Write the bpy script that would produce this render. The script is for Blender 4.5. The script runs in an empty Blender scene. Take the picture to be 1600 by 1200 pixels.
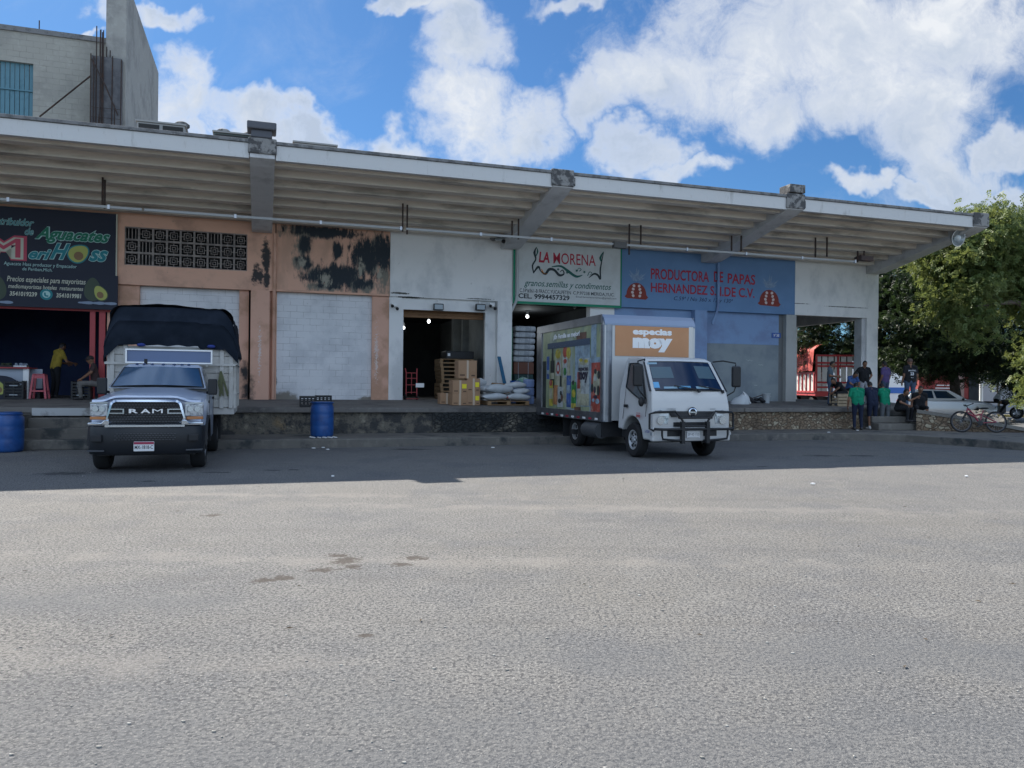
import bpy, bmesh, math, random
import numpy as np
from mathutils import Vector, Matrix
R = math.radians
SC = bpy.context.scene
COL = SC.collection
random.seed(7)

# ---------------------------------------------------------------- camera
cam_d = bpy.data.cameras.new("camera")
cam_d.lens = 27.0
cam_d.sensor_width = 36.0
cam_d.clip_end = 3000
cam = bpy.data.objects.new("camera", cam_d)
COL.objects.link(cam)
CM = Matrix.Translation((0, 0, 1.6)) @ Matrix.Rotation(R(90.143), 4, 'X') @ Matrix.Rotation(0.01, 4, 'Z')
cam.matrix_world = CM
SC.camera = cam

# ---------------------------------------------------------------- sun, exposure
SUN = Vector((-0.62, 0.775, 0.97)).normalized()      # towards the sun: behind the building, to its left
sd = bpy.data.lights.new("sun", 'SUN')
sd.energy = 4.9
sd.angle = R(0.53)
sd.color = (1.0, 0.94, 0.85)
sun = bpy.data.objects.new("sun", sd)
COL.objects.link(sun)
sun.rotation_euler = SUN.to_track_quat('Z', 'Y').to_euler()
sun.location = (-20, 30, 40)
SC.view_settings.view_transform = 'Standard'
SC.view_settings.look = 'None'
SC.view_settings.exposure = 1.15
SC.view_settings.gamma = 1.0

# ---------------------------------------------------------------- node helpers
class NT:
    def __init__(s, tree):
        s.t = tree; s.n = tree.nodes; s.l = tree.links
    def new(s, typ, **kw):
        n = s.n.new(typ)
        for k, v in kw.items():
            if hasattr(n, k): setattr(n, k, v)
        return n
    def set(s, sock, v):
        if isinstance(v, bpy.types.NodeSocket): s.l.new(v, sock)
        elif v is not None: sock.default_value = v
    def math(s, op, a, b=None, c=None, clamp=False):
        n = s.n.new('ShaderNodeMath'); n.operation = op; n.use_clamp = clamp
        for i, v in enumerate((a, b, c)):
            if v is not None: s.set(n.inputs[i], v)
        return n.outputs[0]
    def vm(s, op, a, b=None, c=None, out=0):
        n = s.n.new('ShaderNodeVectorMath'); n.operation = op
        for i, v in enumerate((a, b, c)):
            if v is not None: s.set(n.inputs[i], v)
        return n.outputs['Value'] if op in ('LENGTH', 'DOT_PRODUCT') else n.outputs[0]
    def noise(s, vec, scale, detail=4, rough=.55, dist=0.0):
        n = s.n.new('ShaderNodeTexNoise')
        if vec is not None: s.l.new(vec, n.inputs['Vector'])
        n.inputs['Scale'].default_value = scale
        n.inputs['Detail'].default_value = detail
        n.inputs['Roughness'].default_value = rough
        n.inputs['Distortion'].default_value = dist
        return n.outputs['Fac']
    def ramp(s, fac, lo, hi, a=0.0, b=1.0):
        n = s.n.new('ShaderNodeMapRange'); n.interpolation_type = 'SMOOTHSTEP'
        s.set(n.inputs['Value'], fac)
        n.inputs['From Min'].default_value = lo; n.inputs['From Max'].default_value = hi
        n.inputs['To Min'].default_value = a; n.inputs['To Max'].default_value = b
        return n.outputs[0]
    def mix(s, fac, a, b, blend='MIX'):
        n = s.n.new('ShaderNodeMix'); n.data_type = 'RGBA'; n.blend_type = blend
        s.set(n.inputs[0], fac)
        for i, v in ((6, a), (7, b)):
            if isinstance(v, (tuple, list)): v = (*v[:3], 1)
            s.set(n.inputs[i], v)
        return n.outputs[2]
    def blobs(s, vec, ells):
        """smallest normalised distance of vec to a list of ellipses (cx, cz, rx, rz) in its x,z plane"""
        m = None
        for cx, cz, rx, rz in ells:
            d = s.vm('LENGTH', s.vm('MULTIPLY_ADD', vec, (1 / rx, 0, 1 / rz), (-cx / rx, 0, -cz / rz)))
            m = d if m is None else s.math('MINIMUM', m, d)
        return m

# ---------------------------------------------------------------- world: sky with clouds
def make_world():
    w = bpy.data.worlds.new("World"); SC.world = w; w.use_nodes = True
    t = NT(w.node_tree); t.n.clear()
    out = t.new('ShaderNodeOutputWorld')
    sky = t.new('ShaderNodeTexSky'); sky.sky_type = 'NISHITA'; sky.sun_disc = False
    sky.sun_elevation = math.asin(SUN.z); sky.sun_rotation = math.atan2(SUN.x, SUN.y)
    sky.altitude = 10; sky.air_density = 1.0; sky.dust_density = 0.35; sky.ozone_density = 2.2
    co = t.new('ShaderNodeTexCoord').outputs['Generated']
    sx = t.new('ShaderNodeSeparateXYZ'); t.l.new(co, sx.inputs[0])
    yy = t.math('MAXIMUM', t.math('ABSOLUTE', sx.outputs[1]), 0.02)
    u = t.math('DIVIDE', sx.outputs[0], yy); v = t.math('DIVIDE', sx.outputs[2], yy)
    cx = t.new('ShaderNodeCombineXYZ'); t.l.new(u, cx.inputs[0]); t.l.new(v, cx.inputs[2])
    P = cx.outputs[0]
    # warp the plane so the outlines billow
    wn = t.new('ShaderNodeTexNoise'); t.l.new(P, wn.inputs['Vector']); wn.inputs['Scale'].default_value = 5.5
    wn.inputs['Detail'].default_value = 5; wn.inputs['Roughness'].default_value = .6
    Pw = t.vm('ADD', P, t.vm('SCALE', t.vm('SUBTRACT', wn.outputs['Color'], (.5, .5, .5)), None))
    Pw.node.inputs[1].links[0].from_node.inputs['Scale'].default_value = 0.24
    E = []
    for px, py, rx, ry in [
        (1290, 60, 290, 135), (1130, 110, 200, 95), (1500, 40, 200, 90), (1440, 190, 120, 90), (1490, 280, 90, 60),
        (1010, 130, 90, 60), (930, 160, 75, 45), (1190, 190, 110, 60), (1330, 150, 130, 80),
        (725, 75, 80, 80), (750, 165, 75, 60), (820, 185, 62, 48), (690, 25, 60, 30),
        (990, 235, 80, 36), (1030, 268, 75, 22), (300, 120, 60, 75), (270, 190, 70, 90), (380, 210, 100, 42),
        (470, 215, 90, 40), (590, 235, 110, 36), (240, 2, 85, 22), (600, 0, 60, 18), (900, -10, 80, 22), (640, 262, 90, 18),
        (1320, 298, 70, 22), (1440, 320, 90, 22), (1550, 315, 80, 32), (1580, 235, 50, 40), (150, 40, 18, 10)]:
        E.append(((px - 800) / 1200, (603 + .01 * (px - 800) - py) / 1200, rx / 1200, ry / 1200))
    d = t.math('MINIMUM', t.blobs(Pw, E), 2.2)
    f1 = t.math('ADD', t.math('MULTIPLY', t.noise(t.vm('MULTIPLY', Pw, (1.25, 1, .8)), 5.0, 10, .70, .5), .56), t.math('MULTIPLY', t.noise(P, 13.0, 9, .72, .6), .44))
    dens = t.math('ADD', t.ramp(d, .25, 1.75, .62, -.78), t.math('MULTIPLY', t.math('SUBTRACT', f1, .5), 3.0))
    mask = t.ramp(dens, -.40, .85)
    # faint high veil
    veil = t.math('MULTIPLY', t.ramp(t.noise(P, 3.1, 8, .65, .8), .54, .8), .4)
    mask = t.math('MAXIMUM', mask, veil)
    up = t.ramp(sx.outputs[2], .0, .04)
    mask = t.math('MULTIPLY', mask, up)
    f2 = t.noise(t.vm('ADD', Pw, (.030, 0, -.045)), 5.0, 6, .6, .5)
    rel = t.math('MULTIPLY', t.math('SUBTRACT', f2, t.noise(Pw, 5.0, 6, .6, .5)), 2.6)
    shade = t.math('MULTIPLY', t.ramp(dens, .15, .75), t.math('ADD', t.ramp(t.noise(P, 2.1, 5, .5, .3), .30, .62), rel, None, True))
    ccol = t.mix(shade, (0.385, 0.40, 0.42), (0.225, 0.265, 0.33))
    # unseen bright bluish clouds overhead and behind the camera, added to fill the shade
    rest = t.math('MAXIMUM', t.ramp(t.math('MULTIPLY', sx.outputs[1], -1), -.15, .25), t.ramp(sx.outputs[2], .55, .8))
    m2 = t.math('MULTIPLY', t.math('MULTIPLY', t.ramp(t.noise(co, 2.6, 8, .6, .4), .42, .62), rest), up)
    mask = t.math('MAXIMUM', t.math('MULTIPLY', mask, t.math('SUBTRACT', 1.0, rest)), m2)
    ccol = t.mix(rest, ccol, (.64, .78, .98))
    b1 = t.new('ShaderNodeBackground'); t.l.new(t.mix(1.0, sky.outputs[0], (0.40, 0.68, 0.95), 'MULTIPLY'), b1.inputs[0]); b1.inputs[1].default_value = 0.052
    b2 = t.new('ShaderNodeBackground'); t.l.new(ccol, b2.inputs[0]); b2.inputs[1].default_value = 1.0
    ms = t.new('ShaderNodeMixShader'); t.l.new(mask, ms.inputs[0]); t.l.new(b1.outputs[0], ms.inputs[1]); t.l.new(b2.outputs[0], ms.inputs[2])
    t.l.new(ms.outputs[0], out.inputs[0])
make_world()

# ---------------------------------------------------------------- materials
MATS = {}
def M(name, col=(.5, .5, .5), rough=.75, metal=0.0, var=(), bump=None, spec=.4, coat=0.0, emit=None, brick=None,
      gstain=None, stain=None, cells=None, alpha=None, stretch=None):
    if name in MATS: return MATS[name]
    m = bpy.data.materials.new(name); m.use_nodes = True
    t = NT(m.node_tree); t.n.clear()
    out = t.new('ShaderNodeOutputMaterial'); b = t.new('ShaderNodeBsdfPrincipled')
    t.l.new(b.outputs[0], out.inputs[0])
    co = t.new('ShaderNodeTexCoord').outputs['Object']
    if stretch: cs = t.vm('MULTIPLY', co, stretch)
    else: cs = co
    c = (*col, 1)
    height = None
    for sc, c2, lo, hi, amt in var:
        f = t.math('MULTIPLY', t.ramp(t.noise(cs, sc, 6, .62), lo, hi), amt)
        c = t.mix(f, c, c2)
    if cells:      # rough masonry: (scale, mortar colour, colour b, colour c)
        sc, mc, ca, cb = cells
        wv = t.vm('ADD', co, t.vm('MULTIPLY', t.vm('SUBTRACT', _ncol(t, co, 3.0), (.5, .5, .5)), (.25, .25, .25)))
        wv = t.vm('MULTIPLY', wv, (1, 1, 1.45))
        v1 = t.new('ShaderNodeTexVoronoi'); v1.feature = 'F1'; t.l.new(wv, v1.inputs['Vector']); v1.inputs['Scale'].default_value = sc
        v2 = t.new('ShaderNodeTexVoronoi'); v2.feature = 'DISTANCE_TO_EDGE'; t.l.new(wv, v2.inputs['Vector']); v2.inputs['Scale'].default_value = sc
        s1 = t.new('ShaderNodeSeparateColor'); t.l.new(v1.outputs['Color'], s1.inputs[0])
        c = t.mix(s1.outputs[0], c, ca); c = t.mix(t.ramp(s1.outputs[1], .55, .9), c, cb)
        e = t.ramp(v2.outputs['Distance'], .0, .11)
        c = t.mix(e, mc, c)
        height = t.math('ADD', e, t.math('MULTIPLY', t.noise(co, 14, 5), .5))
        for sc_, c2, lo, hi, amt in var[-1:]:
            c = t.mix(t.math('MULTIPLY', t.ramp(t.noise(cs, sc_, 6, .62), lo, hi), amt), c, c2)
    if brick:      # (width, height, mortar size, mortar colour, amount, bump)
        bw, bh, ms_, mc, amt, bb = brick
        sx = t.new('ShaderNodeSeparateXYZ'); t.l.new(co, sx.inputs[0])
        cx = t.new('ShaderNodeCombineXYZ'); t.l.new(t.math('ADD', sx.outputs[0], sx.outputs[1]), cx.inputs[0]); t.l.new(sx.outputs[2], cx.inputs[1])
        wob = t.vm('ADD', cx.outputs[0], t.vm('MULTIPLY', t.vm('SUBTRACT', _ncol(t, co, 9.0), (.5, .5, .5)), (.03, .03, 0)))
        br = t.new('ShaderNodeTexBrick'); t.l.new(wob, br.inputs['Vector'])
        br.inputs['Scale'].default_value = 1; br.inputs['Brick Width'].default_value = bw; br.inputs['Row Height'].default_value = bh
        br.inputs['Mortar Size'].default_value = ms_; br.inputs['Mortar Smooth'].default_value = .3
        brk = t.math('MULTIPLY', br.outputs['Fac'], t.ramp(t.noise(co, 1.7, 4, .7), .38, .62))
        c = t.mix(t.math('MULTIPLY', brk, amt), c, mc)
        height = t.math('MULTIPLY', br.outputs['Fac'], -bb)
    if stain:      # list of (ellipses, colour, noise scale, noise amount, softness)
        for ells, c2, sc, na, soft in stain:
            d = t.blobs(co, ells)
            q = t.math('ADD', t.math('SUBTRACT', 1.0, d), t.math('MULTIPLY', t.math('SUBTRACT', t.noise(cs, sc, 8, .68), .5), na))
            c = t.mix(t.ramp(q, 0, soft), c, c2)
    if gstain:     # stains lying on the ground, ellipses given in x, y
        sg = t.new('ShaderNodeSeparateXYZ'); t.l.new(co, sg.inputs[0]); cg = t.new('ShaderNodeCombineXYZ'); t.l.new(sg.outputs[0], cg.inputs[0]); t.l.new(sg.outputs[1], cg.inputs[2])
        for ells, c2, sc, na, soft, amt in gstain:
            d = t.blobs(cg.outputs[0], ells)
            q = t.math('ADD', t.math('SUBTRACT', 1.0, d), t.math('MULTIPLY', t.math('SUBTRACT', t.noise(co, sc, 6, .65), .5), na))
            c = t.mix(t.math('MULTIPLY', t.ramp(q, 0, soft), amt), c, c2)
    if isinstance(c, tuple): b.inputs['Base Color'].default_value = c
    else: t.l.new(c, b.inputs['Base Color'])
    b.inputs['Roughness'].default_value = rough
    b.inputs['Metallic'].default_value = metal
    b.inputs['Specular IOR Level'].default_value = spec
    if coat: b.inputs['Coat Weight'].default_value = coat; b.inputs['Coat Roughness'].default_value = .06
    if alpha is not None: b.inputs['Alpha'].default_value = alpha
    if emit:
        b.inputs['Emission Color'].default_value = (*emit[0], 1); b.inputs['Emission Strength'].default_value = emit[1]
    if bump or height is not None:
        bs, st, dist = bump or (20, .3, .01)
        h = t.noise(co, bs, 5, .65)
        if height is not None: h = t.math('ADD', t.math('MULTIPLY', h, .6), height)
        bn = t.new('ShaderNodeBump'); bn.inputs['Strength'].default_value = st; bn.inputs['Distance'].default_value = dist
        t.l.new(h, bn.inputs['Height']); t.l.new(bn.outputs[0], b.inputs['Normal'])
    MATS[name] = m
    return m
def _ncol(t, vec, sc):
    n = t.new('ShaderNodeTexNoise'); t.l.new(vec, n.inputs['Vector']); n.inputs['Scale'].default_value = sc; n.inputs['Detail'].default_value = 4
    return n.outputs['Color']

# ---------------------------------------------------------------- mesh builder
class MB:
    def __init__(s): s.v = []; s.f = []; s.m = []; s.mi = 0
    def add(s, vs, fs, mi=None):
        o = len(s.v); s.v += [tuple(p) for p in vs]
        s.f += [tuple(i + o for i in f) for f in fs]; s.m += [s.mi if mi is None else mi] * len(fs)
        return s
    def box(s, x0, x1, y0, y1, z0, z1, mi=None, mat=None):
        vs = [Vector(p) for p in ((x0, y0, z0), (x1, y0, z0), (x1, y1, z0), (x0, y1, z0), (x0, y0, z1), (x1, y0, z1), (x1, y1, z1), (x0, y1, z1))]
        if mat is not None: vs = [mat @ p for p in vs]
        return s.add(vs, [(0, 3, 2, 1), (4, 5, 6, 7), (0, 1, 5, 4), (1, 2, 6, 5), (2, 3, 7, 6), (3, 0, 4, 7)], mi)
    def bar(s, p0, p1, w, h, mi=None, up=(0, 0, 1)):
        p0, p1 = Vector(p0), Vector(p1); d = p1 - p0; L = d.length
        if L < 1e-6: return s
        d.normalize(); u = Vector(up)
        if abs(d.dot(u)) > .98: u = Vector((0, 1, 0))
        x = d.cross(u).normalized(); z = x.cross(d)
        m = Matrix((x, d, z)).transposed().to_4x4(); m.translation = p0
        return s.box(-w / 2, w / 2, 0, L, -h / 2, h / 2, mi, m)
    def tube(s, path, r, n=8, mi=None, cap=True):
        P = [Vector(p) for p in path]; k = len(P)
        rs = r if isinstance(r, (list, tuple)) else [r] * k
        vs = []; ref = None
        for i in range(k):
            d = (P[min(i + 1, k - 1)] - P[max(i - 1, 0)]).normalized()
            if ref is None: ref = Vector((0, 0, 1)) if abs(d.z) < .9 else Vector((1, 0, 0))
            x = (ref - d * ref.dot(d)).normalized(); ref = x; y = d.cross(x)
            for j in range(n):
                a = 2 * math.pi * j / n
                vs.append(P[i] + (x * math.cos(a) + y * math.sin(a)) * rs[i])
        fs = [(i * n + j, i * n + (j + 1) % n, (i + 1) * n + (j + 1) % n, (i + 1) * n + j) for i in range(k - 1) for j in range(n)]
        if cap: fs += [tuple(range(n))[::-1], tuple((k - 1) * n + j for j in range(n))]
        return s.add(vs, fs, mi)
    def lathe(s, prof, c=(0, 0, 0), ax='z', n=24, mi=None, cap=True):
        c = Vector(c); vs = []
        for r, h in prof:
            for j in range(n):
                a = 2 * math.pi * j / n; p, q = r * math.cos(a), r * math.sin(a)
                vs.append(c + (Vector((p, q, h)) if ax == 'z' else Vector((h, p, q)) if ax == 'x' else Vector((p, h, q))))
        k = len(prof)
        fs = [(i * n + j, i * n + (j + 1) % n, (i + 1) * n + (j + 1) % n, (i + 1) * n + j) for i in range(k - 1) for j in range(n)]
        if cap and prof[0][0] > 1e-4: fs.append(tuple(range(n))[::-1])
        if cap and prof[-1][0] > 1e-4: fs.append(tuple((k - 1) * n + j for j in range(n)))
        return s.add(vs, fs, mi)
    def ell(s, c, rx, ry, rz, n=12, mi=None, mat=None):
        vs = []; c = Vector(c); h = n // 2
        for i in range(h + 1):
            th = math.pi * i / h
            for j in range(n):
                a = 2 * math.pi * j / n
                p = Vector((rx * math.sin(th) * math.cos(a), ry * math.sin(th) * math.sin(a), rz * math.cos(th)))
                if mat is not None: p = mat @ p
                vs.append(c + p)
        fs = [(i * n + j, (i + 1) * n + j, (i + 1) * n + (j + 1) % n, i * n + (j + 1) % n) for i in range(h) for j in range(n)]
        return s.add(vs, fs, mi)
    def prism(s, poly, y0, y1, mi=None):
        """polygon in x,z extruded from y0 to y1"""
        n = len(poly)
        vs = [(x, y0, z) for x, z in poly] + [(x, y1, z) for x, z in poly]
        return s.add(vs, [tuple(range(n)), tuple(range(2 * n - 1, n - 1, -1))] + [(i, n + i, n + (i + 1) % n, (i + 1) % n) for i in range(n)], mi)
    def prismx(s, poly, x0, x1, mi=None):
        """polygon in y,z extruded from x0 to x1"""
        n = len(poly)
        vs = [(x0, y, z) for y, z in poly] + [(x1, y, z) for y, z in poly]
        return s.add(vs, [tuple(range(n))[::-1], tuple(range(n, 2 * n))] + [(i, (i + 1) % n, n + (i + 1) % n, n + i) for i in range(n)], mi)
    def grid(s, fn, nu, nv, mi=None, close_u=False):
        vs = [fn(i / nu, j / nv) for j in range(nv + 1) for i in range(nu + 1)]
        w = nu + 1
        return s.add(vs, [(j * w + i, j * w + i + 1, (j + 1) * w + i + 1, (j + 1) * w + i) for j in range(nv) for i in range(nu)], mi)
    def build(s, name, mats, parent=None, loc=None, rot=0.0, smooth=None, bevel=0, solid=0, seg=2, fix=False):
        me = bpy.data.meshes.new(name); me.from_pydata(s.v, [], s.f)
        if not isinstance(mats, (list, tuple)): mats = [mats]
        for m in mats: me.materials.append(m)
        if len(mats) > 1: me.polygons.foreach_set('material_index', s.m)
        bm = bmesh.new(); bm.from_mesh(me)
        if fix: bmesh.ops.remove_doubles(bm, verts=bm.verts, dist=1e-4)
        bmesh.ops.recalc_face_normals(bm, faces=bm.faces); bm.to_mesh(me); bm.free()
        if smooth is not None:
            me.polygons.foreach_set('use_smooth', [True] * len(me.polygons))
            try: me.set_sharp_from_angle(angle=R(smooth))
            except Exception: pass
        me.update()
        o = bpy.data.objects.new(name, me); COL.objects.link(o)
        if parent: o.parent = parent
        if loc is not None: o.location = loc
        if rot: o.rotation_euler = (0, 0, rot)
        if solid:
            md = o.modifiers.new('solid', 'SOLIDIFY'); md.thickness = solid; md.offset = 0
        if bevel:
            md = o.modifiers.new('bevel', 'BEVEL'); md.width = bevel; md.segments = seg; md.limit_method = 'ANGLE'; md.angle_limit = R(40)
            md.harden_normals = False
        return o
def tag(o, label=None, cat=None, group=None, kind=None):
    if label: o['label'] = label
    if cat: o['category'] = cat
    if group: o['group'] = group
    if kind: o['kind'] = kind
    return o

# ---------------------------------------------------------------- the facade's own frame: a along it, b out of it, z up
AL = math.atan(.325)
OR = Vector((0, 26.5, 0)); TV = Vector((math.cos(AL), math.sin(AL), 0)); NV = Vector((math.sin(AL), -math.cos(AL), 0))
def L(a, b, z=0): return OR + TV * a + NV * b + Vector((0, 0, z))
def empty(name, a, b, z=0, rot=0, world=False, label=None, cat=None, group=None):
    o = bpy.data.objects.new(name, None); COL.objects.link(o); o.empty_display_size = .3
    o.location = Vector((a, b, z)) if world else L(a, b, z)
    o.rotation_euler = (0, 0, rot + (0 if world else AL))
    return tag(o, label, cat, group)
def copy_tree(o, parent=None):
    c = o.copy(); COL.objects.link(c)
    if parent: c.parent = parent
    for ch in [x for x in COL.objects if x.parent == o]: copy_tree(ch, c)
    return c
def place(o, a, b, z=0, rot=0, world=False):
    o.location = Vector((a, b, z)) if world else L(a, b, z)
    o.rotation_euler = (0, 0, rot + (0 if world else AL)); return o
_tmp = []
def text_mb(s, x0, z0, w, h, y, bold=0.0, shear=0.0, thick=.002, mb=None, mi=None, slope=0.0, arc=0.0):
    """lettering fitted to the box x0..x0+w, z0..z0+h, standing in the x,z plane at depth y (faces -y)"""
    cu = bpy.data.curves.new('t', 'FONT'); cu.body = s; cu.shear = shear; cu.offset = bold; cu.resolution_u = 3; cu.extrude = 0
    ob = bpy.data.objects.new('t', cu); COL.objects.link(ob)
    dg = bpy.context.evaluated_depsgraph_get(); dg.update()
    me = bpy.data.meshes.new_from_object(ob.evaluated_get(dg))
    vs = [v.co.copy() for v in me.vertices]; fs = [tuple(p.vertices) for p in me.polygons]
    bpy.data.objects.remove(ob); bpy.data.curves.remove(cu); bpy.data.meshes.remove(me)
    mb = mb or MB()
    if not vs: return mb
    xa = min(v.x for v in vs); xb = max(v.x for v in vs); ya = min(v.y for v in vs); yb = max(v.y for v in vs)
    P = []
    for v in vs:
        fx = (v.x - xa) / (xb - xa); fz = (v.y - ya) / (yb - ya)
        P.append((x0 + fx * w, y - thick, z0 + fz * h + slope * fx * w + arc * (1 - (2 * fx - 1) ** 2)))
    return mb.add(P, fs, mi)
# ================================================================ the setting
def WF(px, py, b=0.0):
    """metres along and up the facade plane b for a measured point of the photograph (survey helper)"""
    r = CM.to_3x3() @ Vector(((px - 800) / 1200, (600 - py) / 1200, -1))
    k = (OR + NV * b - CM.translation).dot(NV) / r.dot(NV); P = CM.translation + r * k
    return (P - OR).dot(TV), P.z
def bx(mb, a0, a1, b0, b1, z0, z1, mi=None): return mb.box(a0, a1, -b1, -b0, z0, z1, mi)
def TX(mb, s, xl, xr, xa, yt, yb, b, bold=.0, shear=0, mi=None, grow=0.0, slope=0, thick=.003, arc=0):
    a0 = WF(xl, yt, b)[0]; a1 = WF(xr, yt, b)[0]; z1 = WF(xa, yt, b)[1]; z0 = WF(xa, yb, b)[1]
    return text_mb(s, a0 - grow, z0 - grow, a1 - a0 + 2 * grow, z1 - z0 + 2 * grow, -b, bold, shear, thick, mb, mi, slope, arc)
zsof = lambda b: 6.55 + .1434 * b

# ---- materials of the place
def gpx(px, py):
    r = CM.to_3x3() @ Vector(((px - 800) / 1200, (600 - py) / 1200, -1)); k = -1.6 / r.z; c = CM.translation + r * k; return c.x, c.y
def _spots(l): return [(*gpx(px, py), rx, ry) for px, py, rx, ry in l]
m_asph = M('asphalt', (.160, .157, .152), .9, var=[(.12, (.168, .160, .146), .40, .60, .9), (.6, (.12, .122, .127), .46, .64, .75), (2.2, (.195, .19, .18), .5, .7, .7), (9, (.12, .12, .12), .5, .68, .6),
    (36, (.045, .046, .05), .47, .57, .75), (62, (.33, .32, .30), .54, .62, .7)], bump=(54, .75, .028), spec=.2,
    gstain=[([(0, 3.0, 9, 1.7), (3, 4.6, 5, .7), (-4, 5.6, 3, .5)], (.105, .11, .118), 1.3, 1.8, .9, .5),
            ([(-2, 6.3, 7, .16), (2, 7.6, 8, .14), (3, 9.2, 7, .2), (-3, 8.4, 6, .15), (1, 5.2, 5, .1), (4, 11, 9, .22)], (.10, .095, .09), 3.0, 4.4, 1.2, .22),
            ([(-1, 7.0, 7, .3), (2, 10.1, 8, .4), (-4, 11, 6, .3), (-3, 4.4, 3, .3)], (.27, .25, .225), 2.0, 3.6, 1.2, .3),
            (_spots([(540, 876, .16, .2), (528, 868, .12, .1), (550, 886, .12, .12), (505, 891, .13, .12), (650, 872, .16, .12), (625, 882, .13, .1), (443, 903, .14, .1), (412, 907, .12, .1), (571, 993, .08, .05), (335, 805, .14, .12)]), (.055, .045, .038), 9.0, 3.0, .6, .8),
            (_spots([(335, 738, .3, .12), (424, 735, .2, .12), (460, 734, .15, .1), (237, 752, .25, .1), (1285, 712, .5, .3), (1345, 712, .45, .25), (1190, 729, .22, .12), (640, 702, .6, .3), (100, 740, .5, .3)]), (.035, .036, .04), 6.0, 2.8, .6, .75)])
m_kerb = M('kerb_concrete', (.14, .13, .115), .9, var=[(.8, (.10, .095, .09), .45, .6, .8), (4, (.21, .195, .17), .5, .7, .6), (1.3, (.030, .037, .04), .52, .66, .85)], bump=(14, .5, .02))
m_deck = M('deck_concrete', (.15, .14, .13), .9, var=[(.9, (.075, .07, .068), .45, .65, .8), (6, (.20, .19, .175), .5, .7, .6)], bump=(12, .4, .015))
m_rub1 = M('mouldy_masonry', (.13, .12, .10), .95, cells=(6.5, (.05, .048, .045), (.09, .085, .075), (.22, .20, .16)), var=[(1.1, (.028, .032, .034), .36, .50, .93)], bump=(12, .9, .06))
m_rub2 = M('stone_masonry', (.27, .205, .14), .95, cells=(6.8, (.16, .115, .08), (.20, .14, .09), (.42, .36, .26)), var=[(.5, (.10, .075, .055), .5, .66, .7)], bump=(12, .9, .06))
m_rub0 = M('plastered_base', (.15, .135, .11), .95, var=[(3, (.30, .27, .21), .52, .66, .8), (.8, (.30, .20, .09), .60, .70, .5), (2.2, (.045, .046, .048), .44, .56, .92), (9, (.05, .05, .05), .54, .64, .7)], bump=(9, 1, .07))
m_gap = M('gap_shade_concrete', (.06, .055, .05), .95, var=[(2, (.035, .032, .03), .45, .65, .8)])  # shade between the canopy joists, put into the colour as near-black concrete
m_soff = M('joist_concrete', (.70, .635, .55), .9, var=[(1.6, (.27, .245, .215), .50, .66, .7), (7, (.55, .52, .47), .5, .7, .4), (1.1, (.10, .095, .09), .62, .74, .7)], bump=(10, .25, .01), stretch=(.25, 1, 1))
m_beam = M('beam_paint', (.58, .58, .58), .8, var=[(1.5, (.33, .33, .33), .5, .7, .6), (6, (.5, .5, .5), .5, .7, .4)], bump=(8, .15, .01))
m_fasc = M('fascia_paint', (.56, .56, .55), .8, var=[(1.2, (.56, .55, .53), .5, .68, .5), (2.5, (.32, .31, .29), .60, .74, .6), (9, (.42, .41, .39), .6, .72, .5)], bump=(8, .2, .01), stretch=(1.6, 1, .35))
m_lip = M('weathered_edge', (.20, .20, .20), .95, var=[(3, (.10, .10, .10), .45, .6, .8), (9, (.4, .4, .39), .6, .7, .6)], bump=(14, .5, .02))
m_stub = M('rough_concrete', (.25, .245, .235), .95, var=[(3.5, (.06, .06, .062), .45, .55, .9)], bump=(12, .7, .03))
m_peach = M('peach_paint', (.70, .41, .29), .85, var=[(.9, (.43, .26, .19), .45, .65, .7), (7, (.30, .22, .18), .62, .72, .6)], bump=(8, .2, .01),
    stain=[([(-8.12, 5.6, .16, .62), (-8.1, 4.9, .12, .5), (-8.35, 5.0, .22, .35)], (.05, .045, .045), 5.0, 3.0, .5)])
m_peachd = M('peach_pier_paint', (.66, .385, .28), .85, var=[(1.2, (.42, .24, .15), .45, .65, .7)], bump=(8, .25, .012),
    stain=[([(-8.62, 1.4, .3, .55), (-8.7, 1.9, .2, .5)], (.05, .045, .045), 4.0, 2.4, .9),
           ([(-8.28, 2.6, .05, .7), (-4.65, 2.6, .06, .8)], (.66, .55, .50), 22.0, 7.0, .8)])
m_mould = M('mouldy_peach_paint', (.68, .40, .285), .88, var=[(1.1, (.50, .31, .22), .45, .65, .7)], bump=(8, .6, .03), stretch=(1.5, 1, .5),
    stain=[([(-6.75, 6.40, 1.15, .28), (-7.05, 5.95, .32, .55), (-7.0, 5.45, .42, .35), (-6.0, 5.03, 1.1, .45), (-5.0, 5.6, .62, .75), (-4.6, 5.95, .45, .65), (-6.3, 4.72, .8, .22), (-5.1, 4.8, .7, .33), (-4.45, 5.1, .3, .6)], (.20, .185, .15), 3.0, 3.2, .6),
           ([(-6.4, 6.47, 1.5, .24), (-6.95, 6.05, .26, .4), (-6.95, 5.45, .32, .3), (-5.9, 5.08, 1.25, .5), (-5.0, 5.75, .70, .8), (-4.5, 5.9, .5, .8), (-6.2, 4.74, .6, .14), (-5.2, 4.9, .5, .25), (-5.95, 5.9, .22, .4), (-6.9, 5.4, .25, .2)], (.028, .036, .044), 4.6, 2.7, .5),
           ([(-6.3, 4.9, .2, .3), (-5.2, 5.35, .14, .35), (-7.05, 5.45, .15, .22), (-4.6, 5.2, .12, .35)], (.33, .31, .25), 9.0, 5.0, .8)])
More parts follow.
